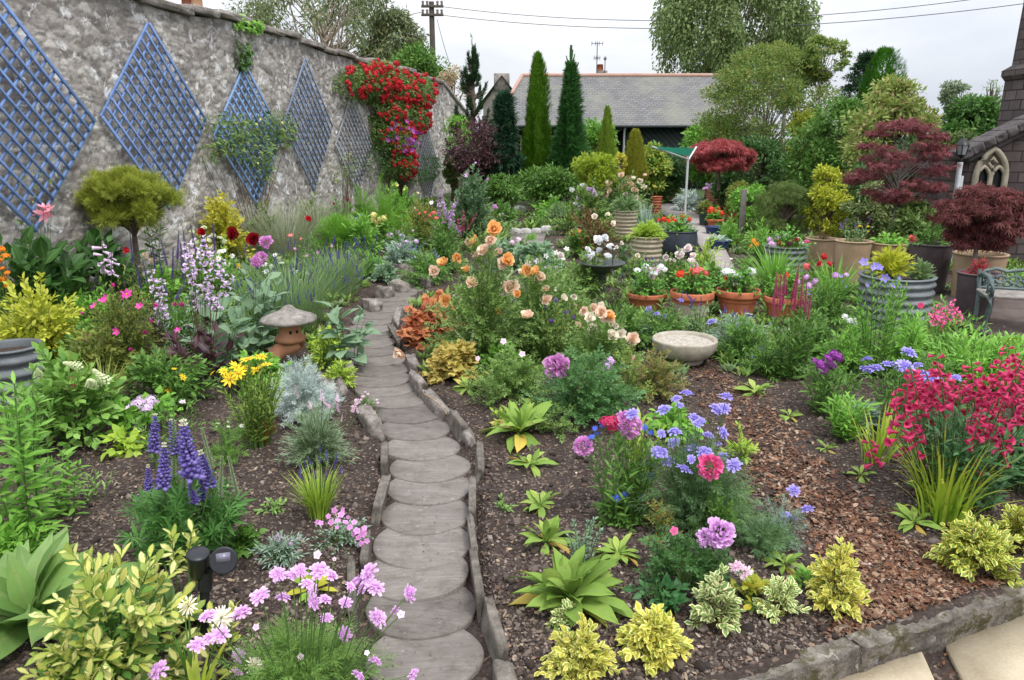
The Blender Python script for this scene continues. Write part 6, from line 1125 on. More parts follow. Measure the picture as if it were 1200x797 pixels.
p = Pt('purple_salvia', 'clump of thin purple salvia spires near the pine trunk', 'salvia', 190, 395, 90, 90); p.stems(LEAF, GR['mid'], .06, 26, 8, .05, .6); p.flowers('spire', 'purple', [(156, 310), (174, 335), (182, 318), (196, 312), (202, 328), (208, 305), (217, 318), (218, 300), (230, 300), (165, 340), (215, 328), (190, 322), (240, 290), (252, 298)], .3, 'spike', lean=.08).done()
p = Pt('opium_poppy', 'grey-leaved opium poppies with dark red and pink blooms', 'poppy', 296, 415, 74, 118); p.stems(LEAFW, GR['glauc'], .17, 16, 8, .05, .85, 1.1, droop=.2); p.flowers('poppy', 'darkred', [(277, 277), (300, 284)], .15, 'cam').flowers('peony', 'mauve', [(312, 284), (306, 304), (300, 308)], .14, 'cam').flowers('poppy', 'red', [(238, 275), (152, 295), (364, 259)], .08, 'cam', jy=.2).done()
p = Pt('opium_poppy', 'grey-leaved poppy plant spilling over the path edge', 'poppy', 406, 428, 46, 78); p.stems(LEAFB, GR['glauc'], .19, 11, 6, .2, 1, 1.1, droop=.3).done()
p = Pt('opium_poppy', 'pale poppy leaves behind the dark purple leaves', 'poppy', 262, 432, 70, 70); p.stems(LEAFB, GR['glauc'], .18, 10, 7, .15, 1, 1.1, droop=.2).done()
p = Pt('shasta_daisy', 'white daisies beside the pink opium poppies', 'daisy', 338, 345, 60, 50); p.stems(LEAFL, GR['mid'], .07, 30, 8); p.flowers('daisy', 'white', [(322, 299), (327, 303), (312, 318), (318, 312), (345, 318), (360, 320), (366, 324), (330, 308), (310, 310), (352, 330)], .075, 'cam', stem=STEM).done()
for px, py, w_, h_, n_, lab in ((345, 385, 105, 74, 95, 'wide lavender hedge beside the stone lantern'), (398, 345, 62, 52, 70, 'deep purple lavender near the path bend'), (325, 400, 60, 60, 50, 'loose lavender clump directly behind the stone lantern')):
    p = Pt('lavender_bush', lab, 'lavender', px, py, w_, h_); p.grass(GR['lavg'], 900, .0055, .3, var=.5, base=.3); p.flowers('lav', 'lavender', min(100, int(n_*1.3)), .095, 'spike', stem=STEM, lean=.15, js=.25).done()
p = Pt('grass_mound', 'smooth round bright green grassy mound in the wall bed', 'shrub', 396, 300, 58, 46); p.feather(GR['fern'], .12, 340, 16, low=.15, fill=.9).done()
p = Pt('fennel_plant', 'feathery green fennel before the red climbing rose', 'fennel', 452, 290, 84, 82); p.feather(GR['fern'], .11, 150, 18, T=FERN, fill=.4).done()
p = Pt('fennel_plant', 'hazy green fennel to the side of the round mound', 'fennel', 425, 262, 46, 46); p.feather(GR['fern'], .12, 90, 14, T=FERN, fill=.4).done()
p = Pt('catmint', 'grey-green wispy bush along the wall behind the lavender', 'shrub', 335, 300, 90, 62); p.grass(leafM('leaf_wispy', ['8c9a70', 'a4b08a', '9a9c8a', 'b4bca0']), 900, .008, .5, var=.65, base=.4).done()
p = Pt('catmint', 'second wispy grey bush closer to the round mound', 'shrub', 372, 285, 60, 50); p.grass(leafM('leaf_wispy', ['8c9a70', 'a4b08a', '9a9c8a', 'b4bca0']), 420, .012, .35, var=.5, base=.35).done()
p = Pt('green_mound', 'compact fresh green mound at the corner of bare soil', 'plant', 437, 325, 34, 26); p.bush(KITEN, GR['fresh'], .1, 80, 16, low=.05).done()
p = Pt('verbascum', 'pale yellow verbascum spires in the wall bed', 'flower', 443, 292, 30, 48); p.stems(LEAF, GR['mid'], .1, 5, 8, 0, .5); p.flowers('umbel', 'paley', [(438, 252), (444, 257), (448, 262), (441, 262), (450, 256), (437, 258)], .11, 'cam').done()
p = Pt('coreopsis', 'yellow daisy-flowered coreopsis with thin leaves below the lantern', 'coreopsis', 302, 522, 74, 108); p.stems(LEAFL, leafM('leaf_coreopsis', ['7a9a44', '8cac52', '6c8c3c', '98b460']), .055, 60, 20, .1, .9, .8, base=.45).flowers('daisy', 'yellow', [(290, 421), (262, 435), (269, 444), (287, 443), (277, 430), (286, 431), (297, 432), (306, 418), (312, 427), (301, 433), (280, 437)], .095, 'up', stem=STEM).done()
p = Pt('pot_marigold', 'few yellow daisies among the dark purple leaves', 'daisy', 207, 480, 40, 50); p.stems(LEAFL, GR['mid'], .06, 16, 9); p.flowers('daisy', 'yellow', [(214, 442), (197, 457), (204, 432), (249, 437)], .06).done()
p = Pt('red_stem_tuft', 'reddish-stemmed base of the coreopsis by bare soil', 'grass tuft', 312, 524, 34, 34); p.grass(leafM('leaf_redgrass', ['7a4a34', '8a6a44', '94a04c']), 90, .01, .3).done()
p = Pt('santolina', 'silvery feathery santolina mound beside the path', 'shrub', 358, 492, 88, 74); p.bush(FERN, GR['silver'], .075, 150, 12, .4, low=.1, stem=leafM('stem_silver', ['98a8a2', 'acbab4'], rib=0)).done()
p = Pt('french_lavender', 'grey-green French lavender with faded pink flowers', 'lavender', 372, 545, 88, 72); p.bush(NEEDLE, leafM('leaf_sage', ['7a9070', '8ca282', '9cb094']), .06, 190, 22, .2, ang=.6, low=.1); p.flowers('lav', 'pinkw', [(350, 467), (378, 470), (388, 478), (398, 484), (400, 494), (372, 494), (395, 470), (412, 484), (365, 480), (420, 485)], .09, 'spike').done()
p = Pt('pale_thyme', 'pale mauve thyme trailing on the craggy rock', 'thyme', 428, 478, 40, 22); p.bush(KITEN, GR['lavg'], .03, 50, 14, low=0); p.flowers('umbel', 'pinkw', 26, .03).done()
p = Pt('blue_lavender', 'small tufted lavender with a few deep blue spikes by the path', 'lavender', 374, 608, 52, 52); p.grass(GR['lime'], 240, .007, .4, var=.45, base=.2); p.flowers('lav', 'lavender', [(352, 555), (358, 548), (366, 545), (376, 543), (383, 540), (391, 550), (398, 556), (403, 555), (370, 562), (382, 560), (354, 562), (394, 543), (375, 530)], .055, 'spike', lean=.2).done()
p = Pt('aubrieta', 'trailing magenta-lilac aubrieta on the path edge', 'aubrieta', 400, 632, 90, 26); p.bush(KITE, GR['grey'], .025, 40, 10, low=0); p.flowers('small', 'mauve', [(376, 613), (385, 605), (392, 598), (396, 610), (400, 603), (405, 612), (410, 618), (408, 606), (418, 622), (414, 626), (420, 630), (425, 625), (427, 619), (430, 634), (423, 637), (402, 598), (372, 612), (415, 612), (395, 618), (388, 612)], .036, 'cam', stem=None).done()
p = Pt('primrose', 'yellow-green primrose rosette behind the pink scabious', 'primrose', 368, 690, 60, 32); p.rosette(leafM('leaf_primrose', ['7aa83a', '98b83e', 'd0c040', '6c9c38']), 16, 1).done()
p = Pt('lupin', 'blue-purple lupin clump with palmate leaves beside the solar light', 'lupin', 215, 655, 130, 92); p.stems(PALM, GR['fresh'], .11, 34, 5, .45, 1, .9, sr=.004, t1=1.0) if False else p.stems(PALM, leafM('leaf_lupin', ['3c6e34', '4c8040', '5c904c', '345f2c']), .12, 40, 5, .4, 1.0, .8)
p.flowers('lupin', 'lupin', [(181, 530), (225, 560), (192, 572), (207, 532), (247, 570), (174, 574), (228, 590), (162, 592), (238, 585)], [.23, .32, .24, .2, .23, .16, .15, .07, .16], 'spike', lean=.1, js=.05, zs=1.0)
p.flowers('spire', 'silverf', [(204, 562), (258, 585), (278, 580), (216, 575), (250, 552)], .3, 'spike', lean=.1, zs=1.0, label='faded pale green seed spike').done()
p = Pt('hydrangea_shrub', 'leafy pale-green hydrangea with cream panicles beside the zinc tub', 'hydrangea', 88, 515, 140, 118); p.bush(LEAFW, leafM('leaf_hydrangea', ['5c8c3e', '74a04e', '88b060', '4e7e34']), .1, 80, 10, .35, low=.1); p.flowers('panicle', 'greeny', [(46, 442), (68, 447), (95, 430), (125, 448), (24, 470), (108, 450)], .12, 'cam').done()
p = Pt('orange_lily_bud', 'lily stem with two orange buds in front of the hydrangea', 'lily', 80, 520, 20, 60); p.stems(LEAFL, GR['mid'], .09, 3, 12); p.flowers('foxg', 'salmon', [(82, 458), (89, 456)], .1, 'spike').done()
p = Pt('tall_lily', 'leafy bright lily stalks rising at the picture edge', 'lily', 32, 632, 96, 195); p.stems(LEAFL, GR['fresh'], .125, 10, 34, .05, 1, 1.25, droop=.2, sr=.006).done()
p = Pt('tall_lily', 'thin lily stalks leaning across the bare soil', 'lily', 75, 610, 60, 90); p.stems(LEAFL, GR['fresh'], .1, 6, 22, .1, 1, 1.2, droop=.2).done()
p = Pt('catmint_seedling', 'few loose green seedlings on the soil before the lupins', 'seedling', 110, 590, 50, 34); p.stems(LEAFL, GR['stemmy'], .06, 7, 7).done()
p = Pt('cranesbill', 'leafy cranesbill with pale variegated bloom behind the lupins', 'plant', 160, 505, 90, 44); p.stems(LOBED, GR['fresh'], .08, 26, 5, .4); p.flowers('umbel', 'lilacw', [(166, 468), (172, 478), (160, 474), (176, 470)], .1).done()
p = Pt('big_leaf_plant', 'big-leaved inula with broad pale green leaves at the picture edge', 'leafy plant', 40, 730, 215, 130); p.rosette(GR['hosta'], 34, 1, [leafT(.4, 8, .1, .7, .5, .75, 0, 0, .03), leafT(.46, 8, .06, .95, .52, .75, 0, 0, .045), leafT(.36, 8, .2, .4, .5, .75, 0, 0, .03)], rise=1.35).done()
p = Pt('big_leaf_plant', 'few broad smooth leaves right behind the variegated bush', 'leafy plant', 188, 730, 110, 105); p.rosette(GR['hosta'], 9, 1, [leafT(.5, 8, .12, .6, .5, .7, 0, 0, .03), leafT(.55, 8, .05, .9, .5, .7, 0, 0, .04)], rise=1.5).done()
p = Pt('euonymus_bush', 'large straggling green and yellow variegated euonymus before the lupins', 'euonymus', 145, 792, 235, 178); p.bush(leafT(.46, 4, .12, .15, .58, .85), GR['euonc'], .08, 40, 13, .5, ang=1.0, stem=STEM, sr=.006, low=.05, fill=.6); leaves(p.g, p.pts, leafT(.46, 4, .12, .15, .58, .85), .075, 6, .15, .55, 1.1, mat=p.m(leafM('leaf_euonymus_inner', ['4a7430', '5c8838', '6e963e']))); p.done()
p = Pt('euonymus_bush', 'low sprawling variegated euonymus at the bottom edge of the lavender-side bed', 'euonymus', 110, 830, 190, 110); p.bush(leafT(.46, 4, .12, .15, .58, .85), GR['euonc'], .08, 46, 12, .45, ang=1.0, sr=.005, low=.0, fill=.6); leaves(p.g, p.pts, leafT(.46, 4, .12, .15, .58, .85), .08, 7, .15, .7, 1.1, mat=p.m(leafM('leaf_euonymus_inner', ['4a7430', '5c8838', '6e963e']))); p.done()
p = Pt('euonymus_sprig', 'upright variegated sprig next to the solar light', 'euonymus', 266, 770, 40, 72); p.stems(leafT(.46, 4, .12, .15, .58, .85), GR['euonc'], .055, 7, 14, .3, 1, 1.0).done()
p = Pt('euonymus_sprig', 'tall variegated sprig rising behind the solar light', 'euonymus', 212, 725, 50, 135); p.stems(leafT(.46, 4, .12, .15, .58, .85), GR['euonc'], .06, 5, 16, .55, 1, 1.0).done()
p = Pt('white_allium', 'white star-flowered allium heads beside the pink scabious', 'allium', 225, 815, 40, 100); p.grass(GR['mid'], 14, .012, .6).flowers('allium', 'cream', [(221, 710), (260, 724), (298, 780)], [.085, .08, .07], 'cam', sr=.004).done()
p = Pt('pink_scabious', 'lilac-pink scabious in full bloom at the path front', 'scabious', 352, 818, 190, 92); p.bush(FERN, leafM('leaf_scabious', ['5a8640', '6e984c', '84a85c']), .075, 170, 12, .2, low=.0, sr=.002)
pl_ = [(326, 673), (305, 698), (332, 700), (343, 673), (381, 702), (388, 674), (411, 687), (405, 706), (366, 690), (383, 724), (404, 743), (443, 724), (463, 716), (480, 695), (428, 687), (440, 775), (485, 790), (420, 793), (331, 792), (243, 722), (232, 755), (245, 748), (258, 744), (185, 786), (279, 768), (277, 788), (283, 718), (368, 705), (374, 668), (418, 684), (352, 669), (432, 672), (440, 689), (360, 684)]
p.flowers('scab', 'palepink', pl_, [.066 if k_ % 3 else .052 for k_ in range(len(pl_))], 'up', lean=.45, jy=.35, root=.45); p.flowers('small', 'pinkw', [(352, 770), (300, 735), (430, 765), (372, 650), (392, 655), (470, 720)], .03, 'cam').done()
p = Pt('strap_leaf', 'long yellowing strap leaves lying in front of the scabious', 'leafy plant', 232, 835, 90, 75); p.grass(GR['strap'], 16, .03, .9).done()
p = Pt('pale_fern_weed', 'low grey-green weed tuft at the bottom edge by the path', 'plant', 345, 850, 120, 40); p.bush(FERN, GR['mid'], .06, 60, 12, low=0).done()
pt = pot(14, 470, 72, 66, 'round corrugated zinc tub at the picture edge behind the lilies', zincM, 'corrugated', .96, 'metal_tub')
# mid-ground drifts on the wall side
def filler(name, label, cat, px, py, w_, h_, T, mat, ls, n, per, fl=None, kind='bush', **k):
    p = Pt(name, label, cat, px, py, w_, h_)
    if kind == 'bush': p.bush(T, GR[mat] if isinstance(mat, str) else mat, ls, n, per, **k)
    elif kind == 'stems': p.stems(T, GR[mat], ls, n, per, **k)
    else: p.grass(GR[mat], n, ls, **k)
    for f_ in (fl or []):
        ft, col, where, size = f_[:4]; p.flowers(ft, col, where, size/p.s, f_[4] if len(f_) > 4 else 'up', top=True if isinstance(where, int) else None)
    p.done()
for a in [
 ('perennial_clump', 'dull green perennials between golden bush and opium poppies', 'plant', 250, 345, 90, 58, LEAF, 'mid', .08, 90, 12, [('umbel', 'cream', 8, 7)]),
 ('perennial_clump', 'broad green foliage under the rock rose and dark penstemon', 'plant', 195, 470, 130, 66, LEAF, 'mid', .075, 120, 12),
 ('perennial_clump', 'yellowish green growth between choisya and hydrangea', 'plant', 115, 450, 100, 60, LEAFW, 'olive', .07, 90, 11),
 ('perennial_clump', 'grey-green poppy seedlings below the salvia spires', 'plant', 235, 385, 80, 50, LEAFB, 'glauc', .1, 60, 8),
 ('perennial_clump', 'fresh foliage in front of the dark leaf clump and pine', 'plant', 60, 375, 90, 50, LEAF, 'fresh', .08, 80, 12),
 ('perennial_clump', 'leafy green plants between the salvia and the dark leaf clump', 'plant', 110, 385, 80, 46, LEAF, 'fresh', .08, 70, 12),
 ('perennial_clump', 'loose green foliage between rock rose and opium poppies', 'plant', 215, 410, 90, 62, LEAF, 'mid', .07, 80, 13),
 ('achillea', 'cream flat-headed yarrow behind the salvia spires', 'yarrow', 235, 330, 70, 52, FERN, 'mid', .07, 70, 10, [('umbel', 'greeny', [(225, 272), (238, 268), (250, 276), (258, 279), (230, 285), (243, 282), (262, 283)], 9)]),
 ('bergenia', 'low rounded green leaves below the opium poppies', 'plant', 300, 455, 90, 45, LEAFB, 'fresh', .09, 60, 8),
 ('ladys_mantle', 'yellow-green lady\'s mantle between lantern and path', 'plant', 386, 408, 44, 24, LEAFB, 'lime', .07, 70, 9),
 ('primula', 'small green primula leaves by the lantern leg and poppy', 'plant', 380, 430, 40, 40, LEAF, 'lime', .06, 40, 9),
 ('perennial_clump', 'mixed green growth between wispy bushes and daisies', 'plant', 318, 335, 60, 40, LEAF, 'mid', .09, 60, 11, [('cup', 'salmon', [(341, 277), (353, 280)], 6)]),
 ('perennial_clump', 'green foliage along the wall before dull blue trellis', 'plant', 365, 262, 60, 34, LEAF, 'mixed', .12, 60, 11),
 ('perennial_clump', 'sage-green bush at the wall foot under the light blue trellis', 'plant', 310, 268, 50, 36, LEAF, 'mixed', .12, 60, 11),
 ('perennial_clump', 'leafy drift between fennel and red climbing rose', 'plant', 470, 262, 70, 44, LEAF, 'fresh', .13, 90, 12, [('cup', 'paley', 9, 4)]),
 ('perennial_clump', 'olive drift before the wall end with orange specks', 'plant', 500, 272, 60, 42, LEAF, 'olive', .12, 80, 12, [('cup', 'marigold', [(485, 254), (500, 250)], 4)]),
 ('perennial_clump', 'green leafy plants lining the bare soil near path head', 'plant', 500, 330, 70, 46, LEAFL, 'mid', .1, 90, 14, [('lav', 'bluebell', 10, 8)]),
 ('perennial_clump', 'soft grey-green foliage at the path head', 'plant', 472, 312, 56, 40, LEAF, 'grey', .09, 70, 12, [('umbel', 'lilacw', 6, 6)]),
 ('perennial_clump', 'bright green spiky-leaved drift behind the round mound', 'plant', 425, 302, 50, 50, LEAFL, 'fresh', .13, 80, 12, [('cup', 'bluebell', 4, 4)]),
 ('euphorbia', 'lime-topped euphorbia in the middle of the wall bed', 'plant', 478, 290, 56, 44, LEAFL, 'lime', .1, 70, 14),
 ('red_flowered_drift', 'drift of small brick-red flowers by the lilac gaura', 'flower', 492, 296, 56, 62, LEAF, 'olive', .09, 80, 11, [('umbel', 'salmon', [(487, 247), (492, 251), (498, 249), (503, 253), (508, 250), (496, 257), (511, 256)], 6)]),
 ('perennial_clump', 'tangle of green stems right of the lilac gaura', 'plant', 520, 318, 60, 60, LEAFL, 'mid', .11, 90, 13, [('cup', 'mauve', [(511, 267), (518, 263)], 6)])]:
    filler(*a)
p = Pt('gaura', 'slanting lilac-purple flower sprays in mid garden', 'flower', 545, 300, 56, 55); p.stems(LEAFL, GR['olive'], .08, 16, 8); p.flowers('gaura', 'lilac', [(515, 256), (520, 262), (525, 258), (531, 265), (535, 270), (527, 268), (540, 275), (522, 254)], .42, 'spike', lean=.35).flowers('gaura', 'pinkspire', [(543, 272), (547, 270), (540, 278)], .35, 'spike').done()
p = Pt('camellia_shrub', 'tall grey-green leafy shrub standing at the path head', 'shrub', 553, 292, 52, 105); p.bush(KITEB, leafM('leaf_camellia', ['4a6a48', '5c7c58', '70906c', '3e5c3c']), .11, 110, 16, .3, low=.15); p.flowers('cup', 'palepink', [(556, 190), (548, 205), (570, 212)], .12, 'cam', stem=None).done()
# ================================================================== right of the path
p = Pt('rose_bush', 'apricot-orange rose bush in full bloom beside the path', 'rose', 566, 425, 135, 150); p.bush(ROSEK, GR['rose'], .1, 110, 13, .3, low=.1, sr=.004)
fo = [(536, 303), (522, 309), (558, 286), (579, 269), (594, 305), (582, 364), (522, 352), (547, 318), (606, 345), (628, 320)]
fc = [(509, 318), (548, 283), (568, 294), (584, 297), (553, 332), (590, 309), (574, 282), (561, 300), (618, 372), (640, 352)]
p.flowers('rose', 'orange', fo, .11, 'cam', jy=.3, lean=.3).flowers('rose', 'peach', fc, .105, 'cam', jy=.3, lean=.3).done()
p = Pt('rose_bush', 'tall apricot rose growing behind the orange-leaved heuchera', 'rose', 625, 415, 90, 120); p.bush(ROSEK, GR['rose'], .1, 80, 12, .3, low=.1, sr=.004); p.flowers('rose', 'peach', [(614, 320), (632, 328), (598, 338), (617, 372), (633, 325), (640, 340)], .11, 'cam').flowers('rose', 'orange', [(628, 318), (617, 318)], .11, 'cam').done()
p = Pt('heuchera', 'orange and rust-red heuchera mound leaning over the path', 'heuchera', 507, 402, 74, 58); p.bush(LOBED, GR['heuo'], .085, 120, 9, .5, low=.02, ang=1.0).done()
p = Pt('heuchera', 'yellow-green and tan heuchera mound below the orange one', 'heuchera', 532, 444, 70, 42); p.bush(LOBED, GR['heuy'], .08, 90, 8, .5, low=.02, ang=1.0).flowers('gaura', 'silverf', [(545, 400), (552, 402)], .2, 'spike').done()
g = Geo(); c = G(470, 418, .06); put = thing('fallen_rose', 'single peach rose bloom resting on the path edging', 'rose', c); put_flowers(put, 'rose', 'peach', [np.array([0, 0, .04])], .13, 'cam')
p = Pt('rose_bush', 'peach and cream rose bush between the rosettes and bird bath', 'rose', 700, 448, 120, 92); p.bush(ROSEK, GR['rose'], .085, 120, 12, .3, low=.1, sr=.004)
p.flowers('rose', 'peach', [(684, 365), (695, 360), (705, 366), (712, 370), (676, 382), (717, 378), (740, 403), (741, 397), (736, 428), (742, 422)], .09, 'cam', jy=.4).flowers('rose', 'cream', [(720, 382), (694, 388), (709, 393), (718, 394), (728, 392), (702, 360), (690, 372)], .085, 'cam', jy=.4).flowers('rose', 'orange', [(713, 371)], .09, 'cam').done()
ROSP = [leafT(.33, 7, .12, .45, .6, .75, 0, 0, .03), leafT(.38, 7, .05, .75, .62, .75, 0, 0, .045), leafT(.3, 7, .22, .25, .55, .75, 0, 0, .03)]
for px, py, w_, h_, n_, lab in ((609, 512, 86, 50, 20, 'big foxglove rosette, first in the row from the heuchera'), (621, 546, 48, 26, 10, 'small foxglove rosette below the big first one'), (633, 594, 54, 34, 9, 'pale foxglove rosette with few spread leaves, third in the row'), (640, 640, 68, 44, 11, 'upright foxglove rosette above the largest one'), (724, 656, 56, 30, 10, 'flat small rosette alone on dark soil beside the pale peony'), (668, 712, 132, 66, 30, 'largest foxglove rosette with yellowing outer leaves'), (548, 458, 36, 20, 8, 'tiny foxglove rosette under the yellow heuchera'), (628, 478, 40, 14, 7, 'low yellowish seedling rosette behind the first big one'), (885, 462, 46, 18, 8, 'sprawling pale rosette on the bark near the bowl'), (925, 488, 30, 14, 6, 'small rosette at the bark edge below the salvia'), (968, 530, 26, 16, 6, 'little seedling rosette on bark near the iris leaves'), (1008, 562, 34, 16, 7, 'half-wilted seedling on bark beside the strap leaves'), (1070, 620, 52, 22, 9, 'dull green primrose in front of the strap leaves'), (918, 672, 48, 26, 9, 'bronze-centred rosette beside the small golden euonymus')):
    p = Pt('foxglove_rosette', lab, 'rosette', px, py, w_, h_); p.rosette(GR['ros'], int(n_*1.9), 1, ROSP, rise=1.35 if w_ > 60 else .7, old=GR['rosold']).done()
p = Pt('sage_seedling', 'grey-green upright spurge behind the largest foxglove rosette', 'plant', 680, 668, 44, 68); p.stems(KITE, leafM('leaf_spurge', ['6c8a72', '84a088', '97ae94']), .028, 9, 34, .2, 1, 1.1).done()
for px, py, w_, h_, n_, mt, lab in ((680, 790, 88, 62, 46, 'euony', 'rounded golden euonymus at the bottom edge nearest the corner slab'), (763, 772, 76, 56, 44, 'euony', 'bright yellow euonymus ball, middle one of the front row'), (836, 742, 54, 78, 26, 'euonp', 'taller cream-edged euonymus behind the yellow ball'), (912, 724, 52, 46, 22, 'euonp', 'thin cream-edged euonymus between tall cream and upright gold ones'), (977, 718, 60, 84, 46, 'euony', 'upright golden euonymus standing at the bark path'), (1142, 672, 92, 72, 52, 'euon', 'variegated euonymus below the crimson penstemon at kerb end'), (1190, 640, 64, 58, 40, 'euon', 'variegated euonymus cut by the picture edge under the penstemon'), (660, 735, 34, 28, 12, 'euonp', 'small pale euonymus sprig at the foot of the largest rosette')):
    p = Pt('euonymus_shrub', lab, 'euonymus', px, py, w_, h_, 'small euonymus shrubs along the front'); p.bush(leafT(.6, 3, .14, .15, .55, .8), GR[mt], .042*U(.85, 1.25), int(n_*U(1.3, 1.8)), 12, .35, ang=1.0, low=.0, sr=.0035, stem=STEMB, fill=U(.45, .65)).done()
p = Pt('strawberry_plant', 'low dark green strawberry leaves beside the golden ball', 'strawberry', 775, 714, 58, 26); p.stems(LEAFB, leafM('leaf_strawberry', ['2e5a34', '3c6c40', '4c7c4c']), .06, 16, 4, .6, 1, 1.0).done()
p = Pt('pale_peony', 'plant bearing one huge pale mauve-pink double bloom', 'peony', 805, 690, 120, 70); p.bush(ROSEL, GR['dark'], .085, 34, 9, .4, low=.05); p.flowers('peony', 'palepink', [(828, 631), (842, 625)], .15, 'cam', lean=.15, jy=.1).flowers('small', 'hot', [(790, 622)], .05, 'cam').done()
p = Pt('spent_rose', 'wilting pink bloom with yellow leaves near the cream euonymus', 'rose', 880, 712, 60, 36); p.bush(LEAFW, leafM('leaf_yellowed', ['6e9a3c', 'c4b43c', '82a844']), .06, 14, 6, .4, low=.05); p.flowers('scab', 'pinkw', [(868, 668), (874, 672), (862, 664)], .06, 'cam').done()
p = Pt('violet_scabious', 'violet-blue scabious drift beside the bark mulch', 'scabious', 812, 620, 135, 112); p.bush(FERN, leafM('leaf_scabious2', ['4e7444', '62885a', '7a9c70']), .085, 150, 12, .2, low=.02, sr=.002)
vs = [(805, 461), (793, 467), (797, 475), (778, 480), (741, 485), (851, 465), (840, 480), (849, 478), (815, 491), (775, 508), (790, 506), (830, 510), (790, 519), (847, 507), (806, 528), (815, 526), (810, 538), (776, 530), (769, 530), (847, 535), (860, 545), (802, 550), (783, 540), (826, 530), (920, 605), (928, 608), (946, 597), (930, 575), (842, 520), (820, 495)]
p.flowers('scab', 'violet', vs, .076, 'up', lean=.35, root=.4, jy=.5).done()
p = Pt('hot_pink_peony', 'single hot pink double flower at the front of the violet scabious', 'peony', 838, 640, 56, 95); p.bush(ROSEK, GR['mid'], .08, 26, 9, .3); p.flowers('peony', 'hot', [(832, 547)], .135, 'cam', lean=.1).done()
p = Pt('phlox_clump', 'mixed clump of mauve double blooms and blue cornflowers', 'flower', 728, 612, 84, 118); p.stems(LEAFL, GR['mid'], .085, 26, 16, .05, 1, 1.0); p.flowers('peony', 'mauve', [(733, 494), (684, 523), (738, 500)], .105, 'cam').flowers('umbel', 'crimson', [(718, 496), (710, 494)], .09, 'cam').flowers('daisy', 'blue', [(706, 497), (697, 502), (763, 507), (720, 583), (732, 580), (752, 582), (688, 520), (765, 547), (758, 543), (693, 512), (756, 501), (700, 508)], .042, 'cam').done()
p = Pt('foxtail_weed', 'pale seedhead stems rising through the phlox clump', 'plant', 752, 600, 46, 130); p.stems(LEAFL, GR['lime'], .09, 10, 14, .2, 1, .8); p.done()
p = Pt('cornflower_tuft', 'small tuft with deep blue flowers at the foot of the phlox clump', 'flower', 730, 612, 70, 34); p.bush(KITE, GR['mid'], .05, 40, 10, low=.05); p.flowers('daisy', 'blue', [(722, 584), (733, 579), (750, 583), (763, 558)], .042, 'cam').done()
p = Pt('pink_rose', 'rose bush with one large mauve-pink and one hot pink bloom', 'rose', 690, 492, 140, 80); p.bush(ROSEL, leafM('leaf_rose_dark', ['3e6a3a', '4e7c46', '66905a']), .095, 90, 11, .3, low=.1, sr=.004); p.flowers('peony', 'mauve', [(652, 429), (659, 427)], .125, 'cam', jy=.1).flowers('peony', 'hot', [(681, 453)], .1, 'cam', jy=.1).flowers('umbel', 'lilac', [(711, 430), (714, 424)], .08, 'cam').done()
p = Pt('rose_bush', 'young rose foliage with reddish tips between pink rose and bowl', 'rose', 765, 462, 90, 54); p.bush(ROSEK, leafM('leaf_rose_young', ['5a7a3c', '86864a', '9a7a50', '6c8c48']), .07, 60, 10, .3).done()
p = Pt('rose_bush', 'light green rose leaves behind the small low rosette', 'rose', 600, 462, 110, 56); p.bush(ROSEK, GR['rose'], .075, 90, 11, .3, low=.05); p.flowers('small', 'pinkw', [(590, 400), (612, 415), (560, 420)], .05, 'cam').done()
# pots with geraniums
TP = 'terracotta pots of geraniums'
def geranium(lab, px, py, w_, h_, cols, leaf=None, c=None, r=None, z=0):
    R = Plant('geranium', lab, 'geranium', px, py, w_, h_, None, 1.0, loc=(c[0], c[1], z)); R.bush(LEAFB, leaf or leafM('leaf_geranium', ['4c8a34', '62a042', '76b050']), .055, 70, 7, .4, low=.02, ang=1.1)
    for col, where in cols: R.flowers('umbel', col, where, .105, 'cam', jy=.4, sr=.004)
    R.done()
for px, py, wt, hp, mt, rim, lab, glab, cols, gh in ((758, 366, 48, 24, terraM, None, 'clean terracotta pot, first of the geranium row beyond the bowl', 'white and pale pink geranium in the first terracotta pot', [('white', [(747, 317), (757, 314), (766, 320), (774, 313), (779, 316)]), ('pinkw', [(764, 322), (768, 318), (761, 319)])], 42),
        (811, 374, 50, 34, terraW, terraM, 'lime-whitened terracotta pot in the middle of the geranium row', 'scarlet and salmon geranium in the whitened pot', [('scarlet', [(797, 321), (807, 322), (810, 319)]), ('salmon', [(815, 318), (821, 317), (826, 319)])], 40),
        (865, 372, 50, 34, terraM, None, 'terracotta pot with pale bloom marks right of the whitened one', 'white geranium in the pot right of the whitened one', [('white', [(851, 318), (858, 321), (866, 324), (861, 326), (880, 318), (853, 323)]), ('scarlet', [(850, 328)])], 42),
        (918, 376, 44, 30, terraM, None, 'half hidden terracotta pot at the end of the geranium row', 'scarlet geranium behind the pink spires', [('scarlet', [(916, 326), (925, 328), (921, 324), (931, 327)]), ('salmon', [(945, 312), (960, 310)])], 46)):
    o, c, r, z = pot(px, py, wt, hp, lab, mt, 'rim', .74, 'terracotta_pot', TP, rim); geranium(glab, px, py-20, wt*1.15, gh, cols, c=c, z=z)
o, c, r, z = pot(758, 318, 39, 42, 'ribbed beige pot with bright grassy plant in mid garden', beigeM, 'ribbed', .8, 'ribbed_pot')
def potplant(name, lab, cat, px, py, w_, h_, c, z, fn):
    R = Plant(name, lab, cat, px, py, w_, h_, None, 1.0, loc=(c[0], c[1], z)); fn(R); R.done()
potplant('potted_grass', 'bright green tufted plant filling the nearer ribbed pot', 'plant', 758, 290, 40, 20, c, z, lambda R: R.bush(KITEN, GR['lime'], .09, 150, 14, .2, low=.1, ang=.5, fill=.8))
o, c, r, z = pot(733, 282, 30, 36, 'taller ribbed beige pot behind the nearer ribbed one', beigeM, 'ribbed', .78, 'ribbed_pot')
